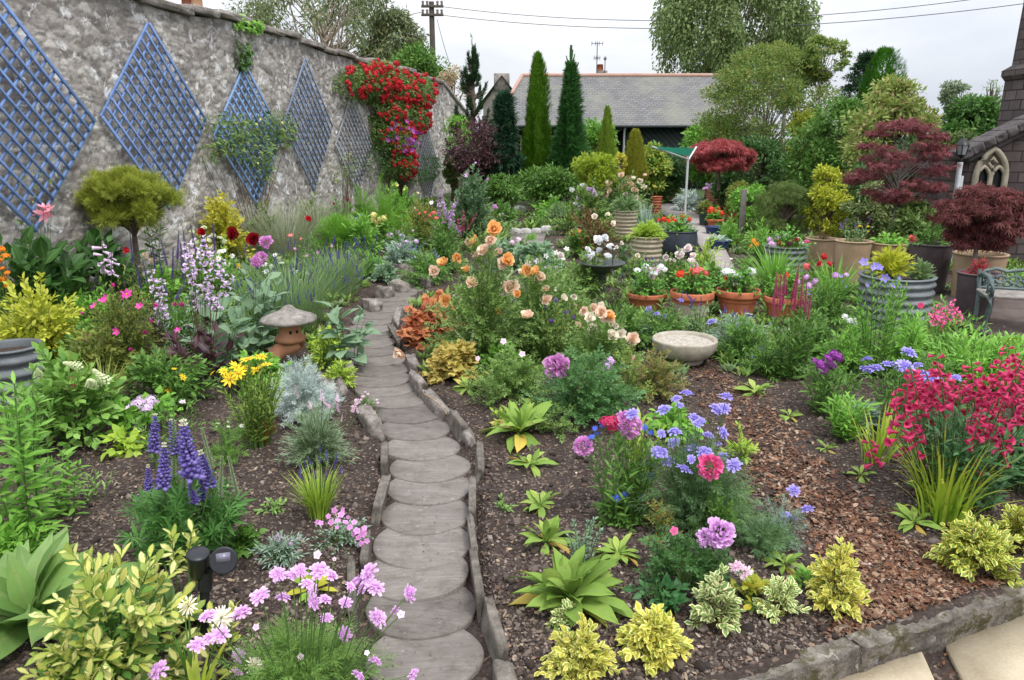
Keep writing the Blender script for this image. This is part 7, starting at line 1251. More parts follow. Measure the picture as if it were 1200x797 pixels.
potplant('potted_grass', 'grey-green fine plant spilling from the taller ribbed pot', 'plant', 731, 250, 38, 20, c, z, lambda R: R.bush(KITEN, GR['lavg'], .09, 120, 12, .2, low=.05, ang=.5, fill=.8))
o, c, r, z = pot(796, 302, 42, 32, 'glossy dark navy pot holding scarlet geraniums', navyM, 'belly', .74, 'glazed_pot')
geranium('scarlet geranium crowning the navy pot', 796, 275, 46, 26, [('scarlet', [(772, 258), (778, 257), (784, 259), (790, 259), (800, 254), (788, 256), (808, 257)]), ('hot', [(800, 253)])], c=c, z=z)
o, c, r, z = pot(769, 254, 13, 24, 'slim terracotta jar standing beside the far gravel path', terraM, 'ribbed', .8, 'terracotta_jar')
o, c, r, z = pot(840, 246, 30, 24, 'big ribbed terracotta jar under the red maple dome', stoneM('terracotta_pink', ['a86a54', 'c4866c', 'cf9a80'], 4, .2), 'ribbed', .62, 'terracotta_jar')
potplant('pink_geranium', 'pink flowers ringing the rim of the big terracotta jar', 'geranium', 838, 224, 36, 10, c, z, lambda R: R.bush(LEAFB, GR['mid'], .1, 40, 6, .4, low=.05).flowers('umbel', 'palepink', 26, .16))
o, c, r, z = pot(826, 266, 16, 20, 'dark green pot at the edge of the far gravel path', greenG, 'plain', .75, 'glazed_pot')
potplant('potted_shrub', 'small olive bush in the dark green pot', 'shrub', 829, 245, 24, 14, c, z, lambda R: R.bush(KITE, GR['olive'], .09, 60, 9))
o, c, r, z = pot(838, 268, 20, 12, 'small square-rimmed terracotta planter before the big jar', terraM, 'rim', .75, 'terracotta_pot')
potplant('geranium', 'tiny red geranium in the small terracotta planter', 'geranium', 838, 254, 20, 16, c, z, lambda R: R.bush(LEAFB, GR['fresh'], .1, 30, 6).flowers('umbel', 'scarlet', [(833, 246), (838, 248), (842, 245), (846, 250)], .13, 'cam'))
o, c, r, z = pot(836, 276, 20, 10, 'low blue glazed pot nearer the terracotta planter', blueG2, 'plain', .7, 'blue_pot')
o, c, r, z = pot(842, 294, 28, 12, 'wider blue glazed pot with a grey succulent', blueG2, 'plain', .75, 'blue_pot')
potplant('succulent', 'grey rosette plant in the wider blue pot', 'succulent', 842, 284, 30, 14, c, z, lambda R: R.rosette(GR['grey'], 26, 1))
o, c, r, z = pot(921, 318, 52, 30, 'round zinc tub of mixed geraniums by the weeping conifer', zincM, 'corrugated', .97, 'metal_tub')
geranium('mixed pink, white and red geraniums in the round zinc tub', 922, 300, 58, 28, [('palepink', [(905, 286), (911, 279), (908, 289), (902, 281)]), ('white', [(921, 276), (939, 286), (936, 281)]), ('red', [(934, 281), (933, 289), (930, 288)]), ('scarlet', [(918, 288), (914, 285)]), ('hot', [(926, 284), (945, 283)])], c=c, z=z)
o, c, r, z = pot(963, 312, 38, 33, 'tan stone pot, first of the tall row by the weeping conifer', tanM, 'barrel', .82, 'tan_pot')
potplant('potted_herb', 'few dark stems in the first tan pot', 'plant', 963, 285, 22, 12, c, z, lambda R: R.bush(KITE, GR['bronze'], .05, 20, 6))
o, c, r, z = pot(998, 331, 42, 50, 'tall tan stone pot, second in the row', tanM, 'plain', .86, 'tan_pot')
potplant('potted_herb', 'grey-leaved plant with yellow and purple tips in the second tan pot', 'plant', 1000, 290, 40, 26, c, z, lambda R: R.stems(KITE, GR['lavg'], .05, 24, 9).flowers('lav', 'purple', 5, .12).flowers('umbel', 'yellow', 3, .05))
o, c, r, z = pot(1040, 330, 40, 46, 'tan pot with sprawling green leaves behind the zinc heather tub', tanM, 'plain', .86, 'tan_pot')
potplant('potted_herb', 'light green leafy plant in the tan pot behind the heather', 'plant', 1036, 292, 46, 18, c, z, lambda R: R.bush(LEAFB, GR['fresh'], .08, 40, 7))
o, c, r, z = pot(1056, 312, 24, 36, 'ribbed beige pot squeezed behind the dark brown pot', beigeM, 'ribbed', .85, 'ribbed_pot')
o, c, r, z = pot(1088, 342, 50, 58, 'big dark brown pot holding the tall dark maple', brownM, 'plain', .82, 'dark_pot')
potplant('potted_rose', 'leafy green plant with a pink bud in the big dark brown pot', 'plant', 1082, 290, 56, 44, c, z, lambda R: R.bush(LEAF, GR['mid'], .07, 50, 10).flowers('rose', 'salmon', [(1068, 281)], .08, 'cam'))
o, c, r, z = pot(1146, 352, 60, 56, 'largest tan pot with the wide cut-leaf maple', tanM, 'plain', .84, 'tan_pot')
o, c, r, z = pot(1142, 378, 46, 60, 'dark slate-brown pot in front of the largest tan pot', brownM, 'plain', .84, 'dark_pot')
potplant('japanese_maple', 'tiny red maple seedling in the dark pot beside the bench', 'maple', 1148, 320, 34, 20, c, z, lambda R: R.bush(ACERL, leafM('leaf_acer_tiny', ['a03440', 'c04a50', '8a2c38']), .08, 22, 6))
o, c, r, z = pot(1050, 382, 86, 60, 'wide corrugated zinc tub of golden heather', zincM, 'corrugated', .98, 'metal_tub')
potplant('golden_heather', 'yellow and lime heather filling the wide zinc tub', 'heather', 1046, 340, 56, 40, c+np.array([-.1, 0, 0]), z, lambda R: R.bush(SPRAY, GR['heath'], .08, 120, 9, .3, low=.2, ang=.5))
potplant('grey_heather', 'grey-green heather next to the golden one in the zinc tub', 'heather', 1068, 340, 36, 24, c+np.array([.2, -.08, 0]), z, lambda R: R.bush(SPRAY, GR['lavg'], .06, 80, 9, .3, low=.2, ang=.5))
# right-hand bed
p = Pt('crimson_penstemon', 'large stand of crimson penstemon bells by the strap leaves', 'penstemon', 1115, 590, 150, 150); p.stems(LEAFL, leafM('leaf_penstemon', ['44764a', '56885a', '6a9a68']), .1, 60, 18, .05, .75, 1.0)
ps = [(1068, 462), (1076, 470), (1058, 478), (1082, 478), (1105, 462), (1110, 475), (1120, 470), (1130, 465), (1142, 475), (1150, 465), (1158, 480), (1170, 470), (1180, 462), (1190, 455), (1196, 470), (1062, 490), (1090, 490), (1132, 485), (1145, 495), (1165, 492), (1185, 485), (1045, 500), (1050, 518), (1060, 535), (1076, 515), (1075, 530), (1130, 515), (1140, 520), (1150, 515), (1128, 530), (1148, 530), (1175, 520), (1190, 515), (1188, 530), (1160, 545), (1145, 565), (1142, 575), (1025, 545), (1172, 500), (1195, 500), (1118, 488), (1100, 480), (1178, 540), (1090, 475), (1075, 500)]
p.flowers('pen', 'crimson', ps, .23, 'spike', lean=.25, jy=.8, root=.5, stem=STEMR).done()
p = Pt('crimson_penstemon', 'crimson penstemon stems cut off by the picture edge', 'penstemon', 1195, 575, 70, 130); p.stems(LEAFL, leafM('leaf_penstemon', ['44764a', '56885a', '6a9a68']), .1, 30, 16, .05, .75, 1.0); p.flowers('pen', 'crimson', [(1185, 440), (1195, 445), (1205, 460), (1190, 475), (1200, 490), (1206, 510), (1196, 530)], .23, 'spike', lean=.25, stem=STEMR).done()
for px, py, w_, h_, n_, lab in ((1102, 612, 100, 104, 85, 'arching green and yellow strap leaves before the crimson penstemon'), (1026, 545, 54, 62, 42, 'smaller strap-leaved tuft at the bark edge'), (1045, 520, 40, 40, 20, 'few thin strap leaves behind the smaller tuft')):
    p = Pt('montbretia', lab, 'strap-leaved plant', px, py, w_, h_); p.grass(GR['strap'], int(n_*1.2), .015, .9, var=.6, base=.3).done()
p = Pt('violet_scabious', 'tall violet scabious between sweet william and crimson penstemon', 'scabious', 1050, 500, 100, 92); p.stems(LEAFL, GR['mid'], .07, 46, 14, .05, .9); p.flowers('scab', 'violet', [(1016, 421), (1015, 433), (1027, 432), (1040, 427), (1055, 432), (1061, 429), (1075, 428), (1065, 413), (1081, 437), (1090, 447), (1097, 444), (1120, 443), (1089, 443), (1075, 445), (1050, 426)], .09, 'up', lean=.3).done()
p = Pt('coral_penstemon', 'coral-red penstemon before the dark slate-brown pot', 'penstemon', 1110, 415, 62, 66); p.stems(LEAFL, GR['fresh'], .09, 24, 14); p.flowers('pen', 'hot', [(1094, 376), (1103, 370), (1110, 374), (1118, 370), (1124, 378), (1106, 382)], .2, 'spike', lean=.3).flowers('small', 'crimson', [(1066, 383), (1079, 358), (1102, 385)], .06, 'cam').done()
p = Pt('goldenrod', 'bright green leafy goldenrod not yet in flower', 'plant', 1140, 455, 130, 66); p.stems(LEAFL, GR['fresh'], .1, 110, 18, .1, 1, 1.0).done()
p = Pt('goldenrod', 'bright green shoots below the dark pot and bench', 'plant', 1185, 440, 70, 46); p.stems(LEAFL, leafM('leaf_gr', ['7cae4a', '90bc58', '6a9c40']), .09, 50, 16, .1, 1, 1.0); p.flowers('umbel', 'yellow', [(1180, 405), (1187, 397), (1175, 400)], .05).done()
p = Pt('sweet_william', 'leafy sweet william with a purple-pink flower cluster', 'sweet william', 970, 482, 66, 66); p.stems(LEAFL, GR['mid'], .085, 40, 13); p.flowers('umbel', 'purplec', [(955, 423), (962, 428), (970, 420), (978, 416), (974, 428), (966, 434), (984, 420)], .09, 'cam').done()
p = Pt('leafy_seedling', 'fresh narrow-leaved clump in front of the sweet william', 'plant', 990, 512, 52, 50); p.stems(LEAFL, GR['fresh'], .09, 30, 14).done()
p = Pt('pink_salvia', 'upright pink salvia spires behind the dark soil', 'salvia', 925, 442, 64, 96); p.stems(LEAFL, GR['mid'], .1, 40, 15, .02, .8); p.flowers('spire', 'pinkspire', [(906, 360), (911, 350), (917, 358), (922, 347), (927, 355), (932, 350), (938, 362), (943, 368), (914, 366), (930, 366), (946, 376), (907, 372)], .26, 'spike', lean=.06).done()
p = Pt('blue_campanula', 'tall leafy campanula with blue-violet bells before the zinc heather tub', 'campanula', 1025, 440, 56, 128); p.stems(LEAFL, GR['fresh'], .085, 18, 30, .05, .95, 1.0, var=.2); p.flowers('bell', 'bluebell', [(1012, 308), (1021, 314), (1026, 312), (1037, 326), (1053, 326), (1044, 336), (1048, 334), (1015, 335), (1030, 314)], .075, 'cam').done()
for a in [
 ('leafy_clump', 'green leafy clump between bowl and pink salvia', 'plant', 872, 420, 80, 58, LEAFL, 'mid', .08, 90, 13, [('cup', 'purple', [(866, 416), (890, 410)], 5)]),
 ('lavender_clump', 'hazy grey-green stems in front of the white geranium pot', 'plant', 860, 405, 76, 44, LEAFL, 'grey', .07, 90, 12, [('lav', 'lavender', 10, 10)]),
 ('violet_clump', 'greenery with violet pompoms before the first terracotta pot', 'flower', 775, 402, 90, 50, LEAFL, 'mid', .07, 100, 12, [('scab', 'violet', [(760, 363), (769, 368), (778, 371), (757, 386), (834, 377), (797, 352)], 9)]),
 ('lavender_clump', 'small lavender stems crossing the whitened pot', 'lavender', 818, 392, 50, 40, LEAFL, 'lavg', .06, 50, 10, [('lav', 'lavender', [(798, 357), (808, 362), (820, 365), (822, 358), (813, 355)], 14, 'spike')]),
 ('rosy_clump', 'white and blush rose bush behind the whitened pot', 'rose', 790, 345, 60, 56, KITE, 'rose', .07, 80, 12, [('rose', 'blush', [(780, 302), (788, 308), (800, 295), (806, 292), (812, 300), (810, 308), (815, 312), (797, 300)], 9, 'cam')]),
 ('tall_weed', 'pale green stems between navy pot and blue pots', 'plant', 825, 335, 40, 66, LEAFL, 'lime', .09, 40, 12),
 ('leafy_clump', 'broad green leaves behind the white geranium pot', 'plant', 840, 350, 50, 50, LEAFB, 'mid', .1, 50, 8, [('cup', 'cream', [(845, 306), (850, 308), (857, 304)], 5)]),
 ('reed_clump', 'grassy green stems in front of the mixed geranium tub', 'grass', 905, 345, 80, 52, None, 'fresh', .02, 220, 0, None, 'grass'),
 ('reed_clump', 'grassy stems with pale violet bells beside the tan pots', 'grass', 975, 370, 80, 60, None, 'fresh', .018, 200, 0, [('bell', 'bluebell', [(985, 324), (988, 330), (993, 337), (957, 345), (978, 322), (947, 343)], 7, 'cam')], 'grass'),
 ('mixed_annuals', 'coral and pink annuals tangled before the second tan pot', 'flower', 965, 385, 80, 66, LEAFL, 'mid', .08, 90, 12, [('umbel', 'palepink', [(935, 330), (945, 325), (955, 330), (948, 335), (992, 322), (979, 323)], 8, 'cam'), ('umbel', 'red', [(966, 301), (960, 308), (972, 309)], 8, 'cam')]),
 ('leafy_clump', 'fine green foliage behind the sweet william', 'plant', 985, 440, 70, 60, LEAFL, 'fresh', .07, 90, 14, [('cup', 'white', [(990, 372), (995, 378), (1001, 376)], 6)]),
 ('leafy_clump', 'tangled foliage between pink salvia and campanula', 'plant', 955, 420, 60, 60, LEAFL, 'mid', .07, 80, 13, [('cup', 'violet', [(905, 372), (912, 395), (963, 385), (902, 381)], 6)]),
 ('leafy_clump', 'light green bushy foliage in front of the zinc heather tub', 'plant', 1060, 440, 70, 66, LEAFL, 'fresh', .07, 110, 14),
 ('leafy_clump', 'mid-green growth under the coral penstemon', 'plant', 1095, 440, 60, 50, LEAFL, 'mid', .07, 90, 14),
 ('toadflax', 'thin upright toadflax stems behind the violet drift', 'plant', 885, 425, 30, 44, NEEDLE, 'mid', .04, 20, 20),
 ('loosestrife', 'dark purple-brown stems below the bird bath', 'plant', 720, 372, 60, 60, LEAFL, 'purple', .06, 40, 10, [('spire', 'purple', [(738, 322), (728, 332), (745, 335)], 14, 'spike')]),
 ('rose_bush', 'white rose bush hugging the bird bath', 'rose', 685, 350, 70, 56, KITE, 'rose', .08, 90, 12, [('rose', 'white', [(701, 283), (708, 280), (715, 291), (690, 303), (703, 295), (712, 302), (688, 293), (697, 300)], 8, 'cam')]),
 ('rose_bush', 'soft pink rose foliage before the bird bath stem', 'rose', 655, 385, 90, 66, KITE, 'rose', .08, 110, 12, [('rose', 'blush', [(620, 310), (634, 325), (657, 300), (648, 340)], 8, 'cam')]),
 ('rose_bush', 'bare-stemmed rose with reddish leaves behind the bird bath', 'rose', 690, 300, 76, 60, KITE, 'bronze', .1, 90, 12, [('rose', 'cream', [(697, 254), (718, 262), (712, 252)], 6, 'cam')]),
 ('marigold', 'orange marigolds beside the reddish-leaved rose', 'marigold', 676, 302, 40, 36, LEAF, 'mid', .1, 50, 10, [('daisy', 'marigold', [(672, 274), (678, 271), (681, 285), (675, 288), (697, 286)], 8, 'cam')]),
 ('erigeron', 'pale lilac daisies scattered before the apricot roses', 'daisy', 640, 345, 70, 36, LEAFL, 'mid', .08, 70, 12, [('daisy', 'lilac', [(652, 314), (664, 308), (655, 317), (641, 313), (632, 305), (646, 321), (627, 306)], 6, 'cam')]),
 ('daisy_clump', 'lilac daisies at the feet of the tall apricot rose', 'daisy', 605, 395, 50, 34, LEAFL, 'mid', .07, 50, 12, [('daisy', 'lilac', [(590, 345), (603, 352), (600, 343), (592, 375), (626, 373)], 6, 'cam')]),
 ('glaucous_cabbage', 'pale blue-green leafy poppy between path head and apricot roses', 'poppy', 600, 315, 70, 42, LEAFB, 'glauc', .15, 40, 8),
 ('glaucous_cabbage', 'blue-green leaves spreading below the pale cobbles', 'plant', 632, 315, 50, 36, LEAFB, 'glauc', .14, 36, 8),
 ('green_tuft', 'little bright green tuft beside the pale cobbles', 'plant', 622, 283, 24, 12, KITEN, 'fresh', .08, 40, 10),
 ('green_tuft', 'green tuft behind the pale cobbles', 'plant', 628, 266, 28, 16, KITEN, 'mid', .1, 50, 10, [('cup', 'lilacw', 6, 3)]),
 ('dark_red_rose', 'rose with one deep red bloom behind the marigolds', 'rose', 665, 275, 40, 32, KITE, 'rose', .1, 50, 11, [('rose', 'darkred', [(666, 255)], 10, 'cam')]),
 ('grey_bush', 'low grey lavender mound behind the cobble row', 'plant', 655, 262, 40, 26, KITEN, 'lavg', .12, 80, 12),
 ('white_rose', 'white and lilac rose bush below the peach one', 'rose', 690, 262, 60, 50, KITE, 'rose', .12, 90, 12, [('rose', 'white', [(671, 222), (678, 232), (672, 225), (683, 218), (675, 240), (681, 244)], 7, 'cam'), ('rose', 'lilacw', [(690, 222), (693, 224), (696, 228)], 7, 'cam')]),
 ('peach_rose', 'big peach-cream rose bush in front of the spruce', 'rose', 725, 258, 90, 60, KITE, 'rose', .12, 130, 12, [('rose', 'peach', [(703, 215), (709, 213), (714, 217), (720, 212), (726, 222), (732, 219), (738, 217), (743, 222), (748, 215), (755, 206), (745, 224), (735, 208), (728, 206), (716, 224), (708, 228), (700, 220)], 7, 'cam'), ('rose', 'cream', [(741, 210), (750, 212), (755, 220), (722, 230), (733, 228), (745, 232), (752, 238)], 6, 'cam')]),
 ('lavender_band', 'purple lavender band among the peach roses', 'lavender', 715, 250, 70, 26, KITEN, 'lavg', .12, 80, 12, [('lav', 'lavender', 34, 7)]),
 ('tall_iris', 'tall blade-leaved iris clump before the yew column', 'iris', 670, 235, 50, 46, None, 'mid', .05, 110, 0, None, 'grass'),
 ('hydrangea', 'pale hydrangea heads left of the tall iris blades', 'hydrangea', 645, 245, 50, 36, LEAF, 'mid', .13, 60, 10, [('umbel', 'greeny', [(625, 218), (642, 222), (650, 215), (605, 216), (632, 225)], 9, 'cam')]),
 ('pink_astilbe', 'pinkish astilbe plumes left of the hydrangea', 'flower', 632, 240, 40, 32, LEAF, 'mid', .12, 50, 10, [('panicle', 'pinkw', [(628, 226), (634, 222), (640, 226)], 10)]),
 ('white_phlox', 'white flowered phlox near the tall leafy shrub', 'flower', 590, 250, 50, 44, LEAF, 'mid', .13, 70, 11, [('umbel', 'white', [(575, 232), (582, 236), (596, 238), (590, 228), (598, 244), (602, 232)], 6, 'cam')]),
 ('mauve_phlox', 'mauve flowered clump below the white phlox', 'flower', 590, 266, 40, 34, LEAF, 'mid', .12, 60, 11, [('umbel', 'mauve', [(580, 244), (576, 246), (571, 253)], 8, 'cam')]),
 ('pink_rose', 'pink rose at the back under the purple bush', 'rose', 560, 222, 36, 36, KITE, 'rose', .14, 50, 10, [('rose', 'palepink', [(558, 190), (551, 197), (563, 200)], 8, 'cam')]),
 ('green_clump', 'bushy green clump behind the hydrangea heads', 'plant', 612, 234, 50, 36, LEAF, 'fresh', .14, 80, 11),
 ('green_clump', 'light green growth at the foot of the spruce', 'plant', 690, 232, 50, 30, LEAF, 'lime', .13, 70, 11),
 ('santolina', 'grey santolina mound beside the far gravel path', 'shrub', 806, 248, 40, 26, KITEN, 'silver', .13, 120, 14),
 ('red_leaf_shrub', 'small russet-leaved shrub before the big terracotta jar', 'shrub', 861, 266, 18, 26, KITE, 'acerb', .12, 40, 10),
 ('yellow_drift', 'yellowish grassy drift behind the far gravel path', 'plant', 780, 238, 46, 26, KITEN, 'olive', .14, 80, 12),
 ('green_clump', 'leafy greens between old post and blue pots', 'plant', 855, 290, 36, 40, LEAFL, 'fresh', .1, 60, 12),
 ('green_clump', 'leafy greens right of the old grey post', 'plant', 890, 298, 50, 40, LEAFL, 'fresh', .1, 70, 12),
 ('yellow_drift', 'orange and yellow flowers beside the mixed geranium tub', 'flower', 892, 312, 30, 28, LEAF, 'mid', .09, 40, 10, [('daisy', 'marigold', [(883, 282), (887, 286), (880, 288)], 6, 'cam')]),
 ('pampas_tuft', 'grey grass tuft between the two ribbed pots', 'grass', 756, 292, 30, 50, None, 'grey', .02, 130, 0, None, 'grass'),
 ('spurge_stem', 'dark narrow-leaved lily stem before the ribbed pots', 'lily', 727, 330, 22, 52, LEAFL, 'dark', .1, 8, 22),
 ('rose_bush', 'cream rosebuds dotted right of the bird bath', 'rose', 745, 330, 44, 40, KITE, 'rose', .07, 60, 11, [('rose', 'cream', [(722, 290), (728, 285), (747, 300)], 5, 'cam')]),
 ('lavender_clump', 'bluish lavender haze behind the first terracotta pot', 'lavender', 762, 330, 44, 30, KITEN, 'lavg', .08, 70, 12, [('lav', 'lavender', 22, 8)]),
 ('leafy_clump', 'leafy mid-green growth behind the peach cream rose', 'plant', 730, 405, 80, 50, LEAF, 'mid', .07, 100, 12),
 ('leafy_clump', 'straggling green stems right of the heuchera mounds', 'plant', 640, 425, 90, 70, LEAF, 'rose', .06, 110, 12),
 ('leafy_clump', 'green growth along the peach rose foot', 'plant', 690, 420, 60, 40, LEAFL, 'fresh', .06, 70, 12),
 ('olive_clump', 'olive tangle between bird bath and peach cream rose', 'plant', 675, 400, 70, 46, KITE, 'olive', .05, 90, 12, [('small', 'magenta', 6, 5)])]:
    filler(*a)
p = Pt('daisy_seedling', 'thin grey seedhead stems on the bark beside the violet drift', 'plant', 915, 640, 80, 60); p.bush(FERN, GR['grey'], .05, 34, 10, .2, low=0).done()
p = Pt('fine_weed', 'low feathery scabious leaves beside the bark, in front of violet heads', 'scabious', 890, 650, 80, 44); p.bush(FERN, leafM('leaf_scabious2', ['4e7444', '62885a', '7a9c70']), .06, 50, 12, low=0).done()
# ================================================================== more of the tangle between the larger plants
SPRIG = mergeT([(kiteT(.34), rotz(U(0, 6.28))@rotx(U(.3, 1.2)), (U(-.25, .25), U(-.25, .25), 0), U(.5, 1.0)) for k in range(11)])
def cover(name, n, mat, y0, y1, seed, thr, size):
    x, y = scatter(n, -.72, .75, y0, y1, lambda x, y: (polydist(x, y, PATH) > .42) & ~inpoly(x, y, MULCH) & (vnoise(x*1.7, y*1.7, 0, seed) > thr) & (x > WA+WB*y+.25))
    for poly in NOCOVER: k = ~inpoly(x, y, poly); x, y = x[k], y[k]
    a = U(0, 6.28, len(x)); M = np.stack([np.stack([np.cos(a), np.sin(a), 0*a], 1), np.stack([-np.sin(a), np.cos(a), 0*a], 1), np.stack([0*a, 0*a, 0*a+1], 1)], 2)
    g = Geo(); g.inst(SPRIG, M, np.stack([x, y, terrain(x, y)], 1), U(size[0], size[1], len(x))*np.clip(y/9, .8, 2.2)); tag(g.build(name, mat), kind='stuff')
NOCOVER = [np.array([G(*q)[:2] for q in p_]) for p_ in ([(770, 236), (800, 236), (835, 262), (852, 290), (868, 320), (886, 347), (845, 347), (822, 300), (800, 268), (772, 254)], [(1085, 352), (1180, 345), (1320, 350), (1330, 440), (1215, 425), (1160, 402)], [(440, 310), (520, 305), (520, 332), (450, 350), (425, 345)], [(596, 270), (640, 268), (640, 300), (600, 300)])]
cover('ground_cover', 5200, leafM('leaf_cover', ['4e7a34', '6a9646', '84a854', '5c7e3a', '94a85c']), 6.7, 26, 3, -.12, (.09, .2))
cover('low_weeds', 2600, leafM('leaf_cover_grey', ['6e8a64', '86a07a', '5e7c50', 'a0a878']), 6.5, 22, 8, .05, (.08, .17))
for a in [
 ('toadflax', 'purple toadflax wisps between rock rose and dark penstemon', 'flower', 205, 425, 50, 90, LEAFL, 'grey', .05, 16, 18, [('lav', 'purple', [(196, 345), (206, 352), (214, 340), (200, 365)], 16, 'spike')], 'stems'),
 ('field_scabious', 'scattered mauve button flowers behind the lavender hedge', 'flower', 370, 330, 80, 56, LEAFL, 'mid', .08, 60, 11, [('cup', 'mauve', [(345, 292), (372, 296), (388, 288), (360, 300)], 6, 'cam')]),
 ('yellow_daisy_clump', 'small yellow-centred daisies around the dark red poppies', 'daisy', 262, 350, 70, 70, LEAFL, 'fresh', .08, 50, 12, [('daisy', 'white', [(250, 290), (262, 294), (272, 300), (256, 303), (268, 310)], 7, 'cam'), ('daisy', 'yellow', [(280, 312), (247, 312)], 6, 'cam')]),
 ('seedhead_allium', 'tan spent allium seedheads near the pine trunk', 'allium', 172, 375, 40, 80, LEAFL, 'olive', .08, 8, 8, [('allium', 'tan', [(170, 300), (165, 312), (178, 306)], 9, 'cam')], 'stems'),
 ('pink_geum', 'small rosy flowers at the foot of the opium poppies', 'flower', 322, 372, 60, 50, LEAF, 'mid', .07, 60, 10, [('cup', 'salmon', [(310, 340), (322, 336), (331, 344)], 7, 'cam')]),
 ('blue_veronica', 'thin blue veronica spikes behind the stone lantern cap', 'flower', 318, 400, 60, 66, LEAFL, 'mid', .07, 40, 13, [('lav', 'lavender', [(300, 350), (308, 345), (315, 352), (322, 346), (330, 350), (335, 343)], 14, 'spike')]),
 ('campion', 'magenta campion dots in front of the yellow-green choisya', 'flower', 105, 440, 70, 70, LEAF, 'mid', .06, 70, 11, [('cup', 'magenta', [(118, 400), (104, 395), (126, 412), (92, 408), (140, 420)], 9, 'cam')]),
 ('leafy_perennial', 'mid-green leafy stems at the back of the fork', 'plant', 85, 362, 70, 44, LEAF, 'mid', .08, 60, 11),
 ('leafy_perennial', 'broad fresh leaves under the tall lily buds', 'plant', 190, 352, 70, 40, LEAFB, 'fresh', .1, 50, 8),
 ('leafy_perennial', 'green stems leaning between santolina and poppy leaves', 'plant', 400, 452, 40, 36, LEAF, 'lime', .06, 40, 10),
 ('aster', 'lilac aster haze before the fennel', 'aster', 470, 300, 60, 46, LEAFL, 'mid', .1, 60, 12, [('daisy', 'lilac', [(455, 276), (466, 272), (478, 278), (484, 270), (472, 282), (490, 282)], 5, 'cam')]),
 ('white_musk', 'white mallow flowers left of the tall leafy shrub', 'flower', 525, 290, 56, 66, LEAF, 'mid', .1, 60, 11, [('cup', 'white', [(515, 240), (522, 246), (506, 238), (530, 252), (487, 245)], 6, 'cam')]),
 ('sedum', 'flat green sedum patch by the path head stones', 'sedum', 452, 330, 40, 20, LEAFW, 'glauc', .09, 40, 8),
 ('poppy_seedling', 'red single poppies dotted behind the round mound', 'poppy', 400, 268, 60, 40, LEAFL, 'mid', .1, 50, 11, [('poppy', 'red', [(392, 240), (408, 236)], 5, 'cam')]),
 ('hardy_geranium', 'mauve cranesbill drift below the peach cream roses', 'cranesbill', 680, 470, 60, 30, LOBED, 'mid', .05, 50, 8, [('cup', 'lilac', [(664, 440), (690, 436)], 7, 'cam')]),
 ('hardy_geranium', 'pale cranesbill between apricot rose and path stones', 'cranesbill', 590, 440, 70, 40, LOBED, 'fresh', .055, 60, 8, [('cup', 'pinkw', [(580, 415), (600, 408), (612, 422), (570, 425)], 6, 'cam')]),
 ('verbena', 'tiny purple verbena heads above the olive tangle', 'verbena', 655, 425, 70, 76, LEAFL, 'olive', .05, 26, 12, [('umbel', 'purple', [(640, 360), (652, 352), (664, 366), (672, 372), (646, 376)], 6, 'cam')], 'stems'),
 ('yellow_rosebud', 'yellow rosebuds peeping through the peach cream rose', 'rose', 665, 405, 60, 60, KITE, 'rose', .06, 60, 11, [('rose', 'cream', [(660, 350), (650, 358), (672, 348)], 8, 'cam'), ('cup', 'yellow', [(672, 373)], 6, 'cam')]),
 ('white_cosmos', 'white cosmos dots between apricot roses and bird bath', 'cosmos', 650, 365, 80, 76, LEAFL, 'mid', .06, 60, 13, [('cosmos', 'white', [(640, 300), (652, 296), (664, 292), (630, 306), (660, 304)], 7, 'cam')]),
 ('mid_border_phlox', 'pink phlox heads before the pale cobble row', 'phlox', 610, 305, 50, 30, LEAF, 'mid', .09, 60, 11, [('umbel', 'pinkw', [(600, 284), (608, 281), (616, 286)], 6, 'cam')]),
 ('red_salvia', 'small red flowers scattered below the reddish-leaved rose', 'flower', 700, 325, 50, 36, LEAF, 'olive', .08, 50, 11, [('cup', 'scarlet', [(690, 300), (700, 306), (710, 312)], 5, 'cam')]),
 ('green_understorey', 'leafy green growth right under the peach-cream rose bush', 'plant', 740, 272, 60, 30, LEAF, 'mid', .12, 70, 11),
 ('green_understorey', 'leafy green growth in front of the tall iris blades', 'plant', 650, 256, 60, 26, LEAF, 'fresh', .12, 70, 11, [('cup', 'palepink', 5, 4)]),
 ('green_understorey', 'mixed green leaves before the white phlox', 'plant', 575, 276, 60, 34, LEAF, 'mixed', .12, 70, 11, [('cup', 'lilac', 6, 4)]),
 ('blue_flax', 'blue flax sprinkled before the dark soil of the salvia bed', 'flax', 895, 440, 60, 40, LEAFL, 'mid', .06, 60, 12, [('cup', 'bluebell', [(880, 418), (892, 410), (902, 424), (888, 428)], 6, 'cam')]),
 ('white_phlox', 'white butterfly flowers in front of the zinc heather tub', 'flower', 1005, 420, 50, 60, LEAFL, 'fresh', .07, 60, 13, [('umbel', 'white', [(990, 371), (996, 376), (1001, 379)], 9, 'cam')]),
 ('yellow_loosestrife', 'yellow specks in the green by the bench foot', 'flower', 1178, 428, 50, 34, LEAFL, 'fresh', .07, 50, 12, [('cup', 'yellow', [(1170, 402), (1182, 398), (1190, 406)], 6, 'cam')]),
 ('leafy_perennial', 'tall fresh stems between campanula and goldenrod', 'plant', 1065, 425, 50, 70, LEAFL, 'fresh', .08, 60, 14),
 ('leafy_perennial', 'dense green leaves behind the crimson penstemon', 'plant', 1090, 470, 90, 56, LEAFL, 'mid', .08, 110, 13),
 ('leafy_perennial', 'grey-green leaves by the strap tuft under the sweet william', 'plant', 1010, 500, 50, 40, LEAFL, 'grey', .07, 50, 12)]:
    filler(*a)
filler('primula', 'pale broad leaves behind the violet scabious at the bark edge', 'plant', 790, 512, 64, 34, LEAFB, 'fresh', .085, 36, 6)
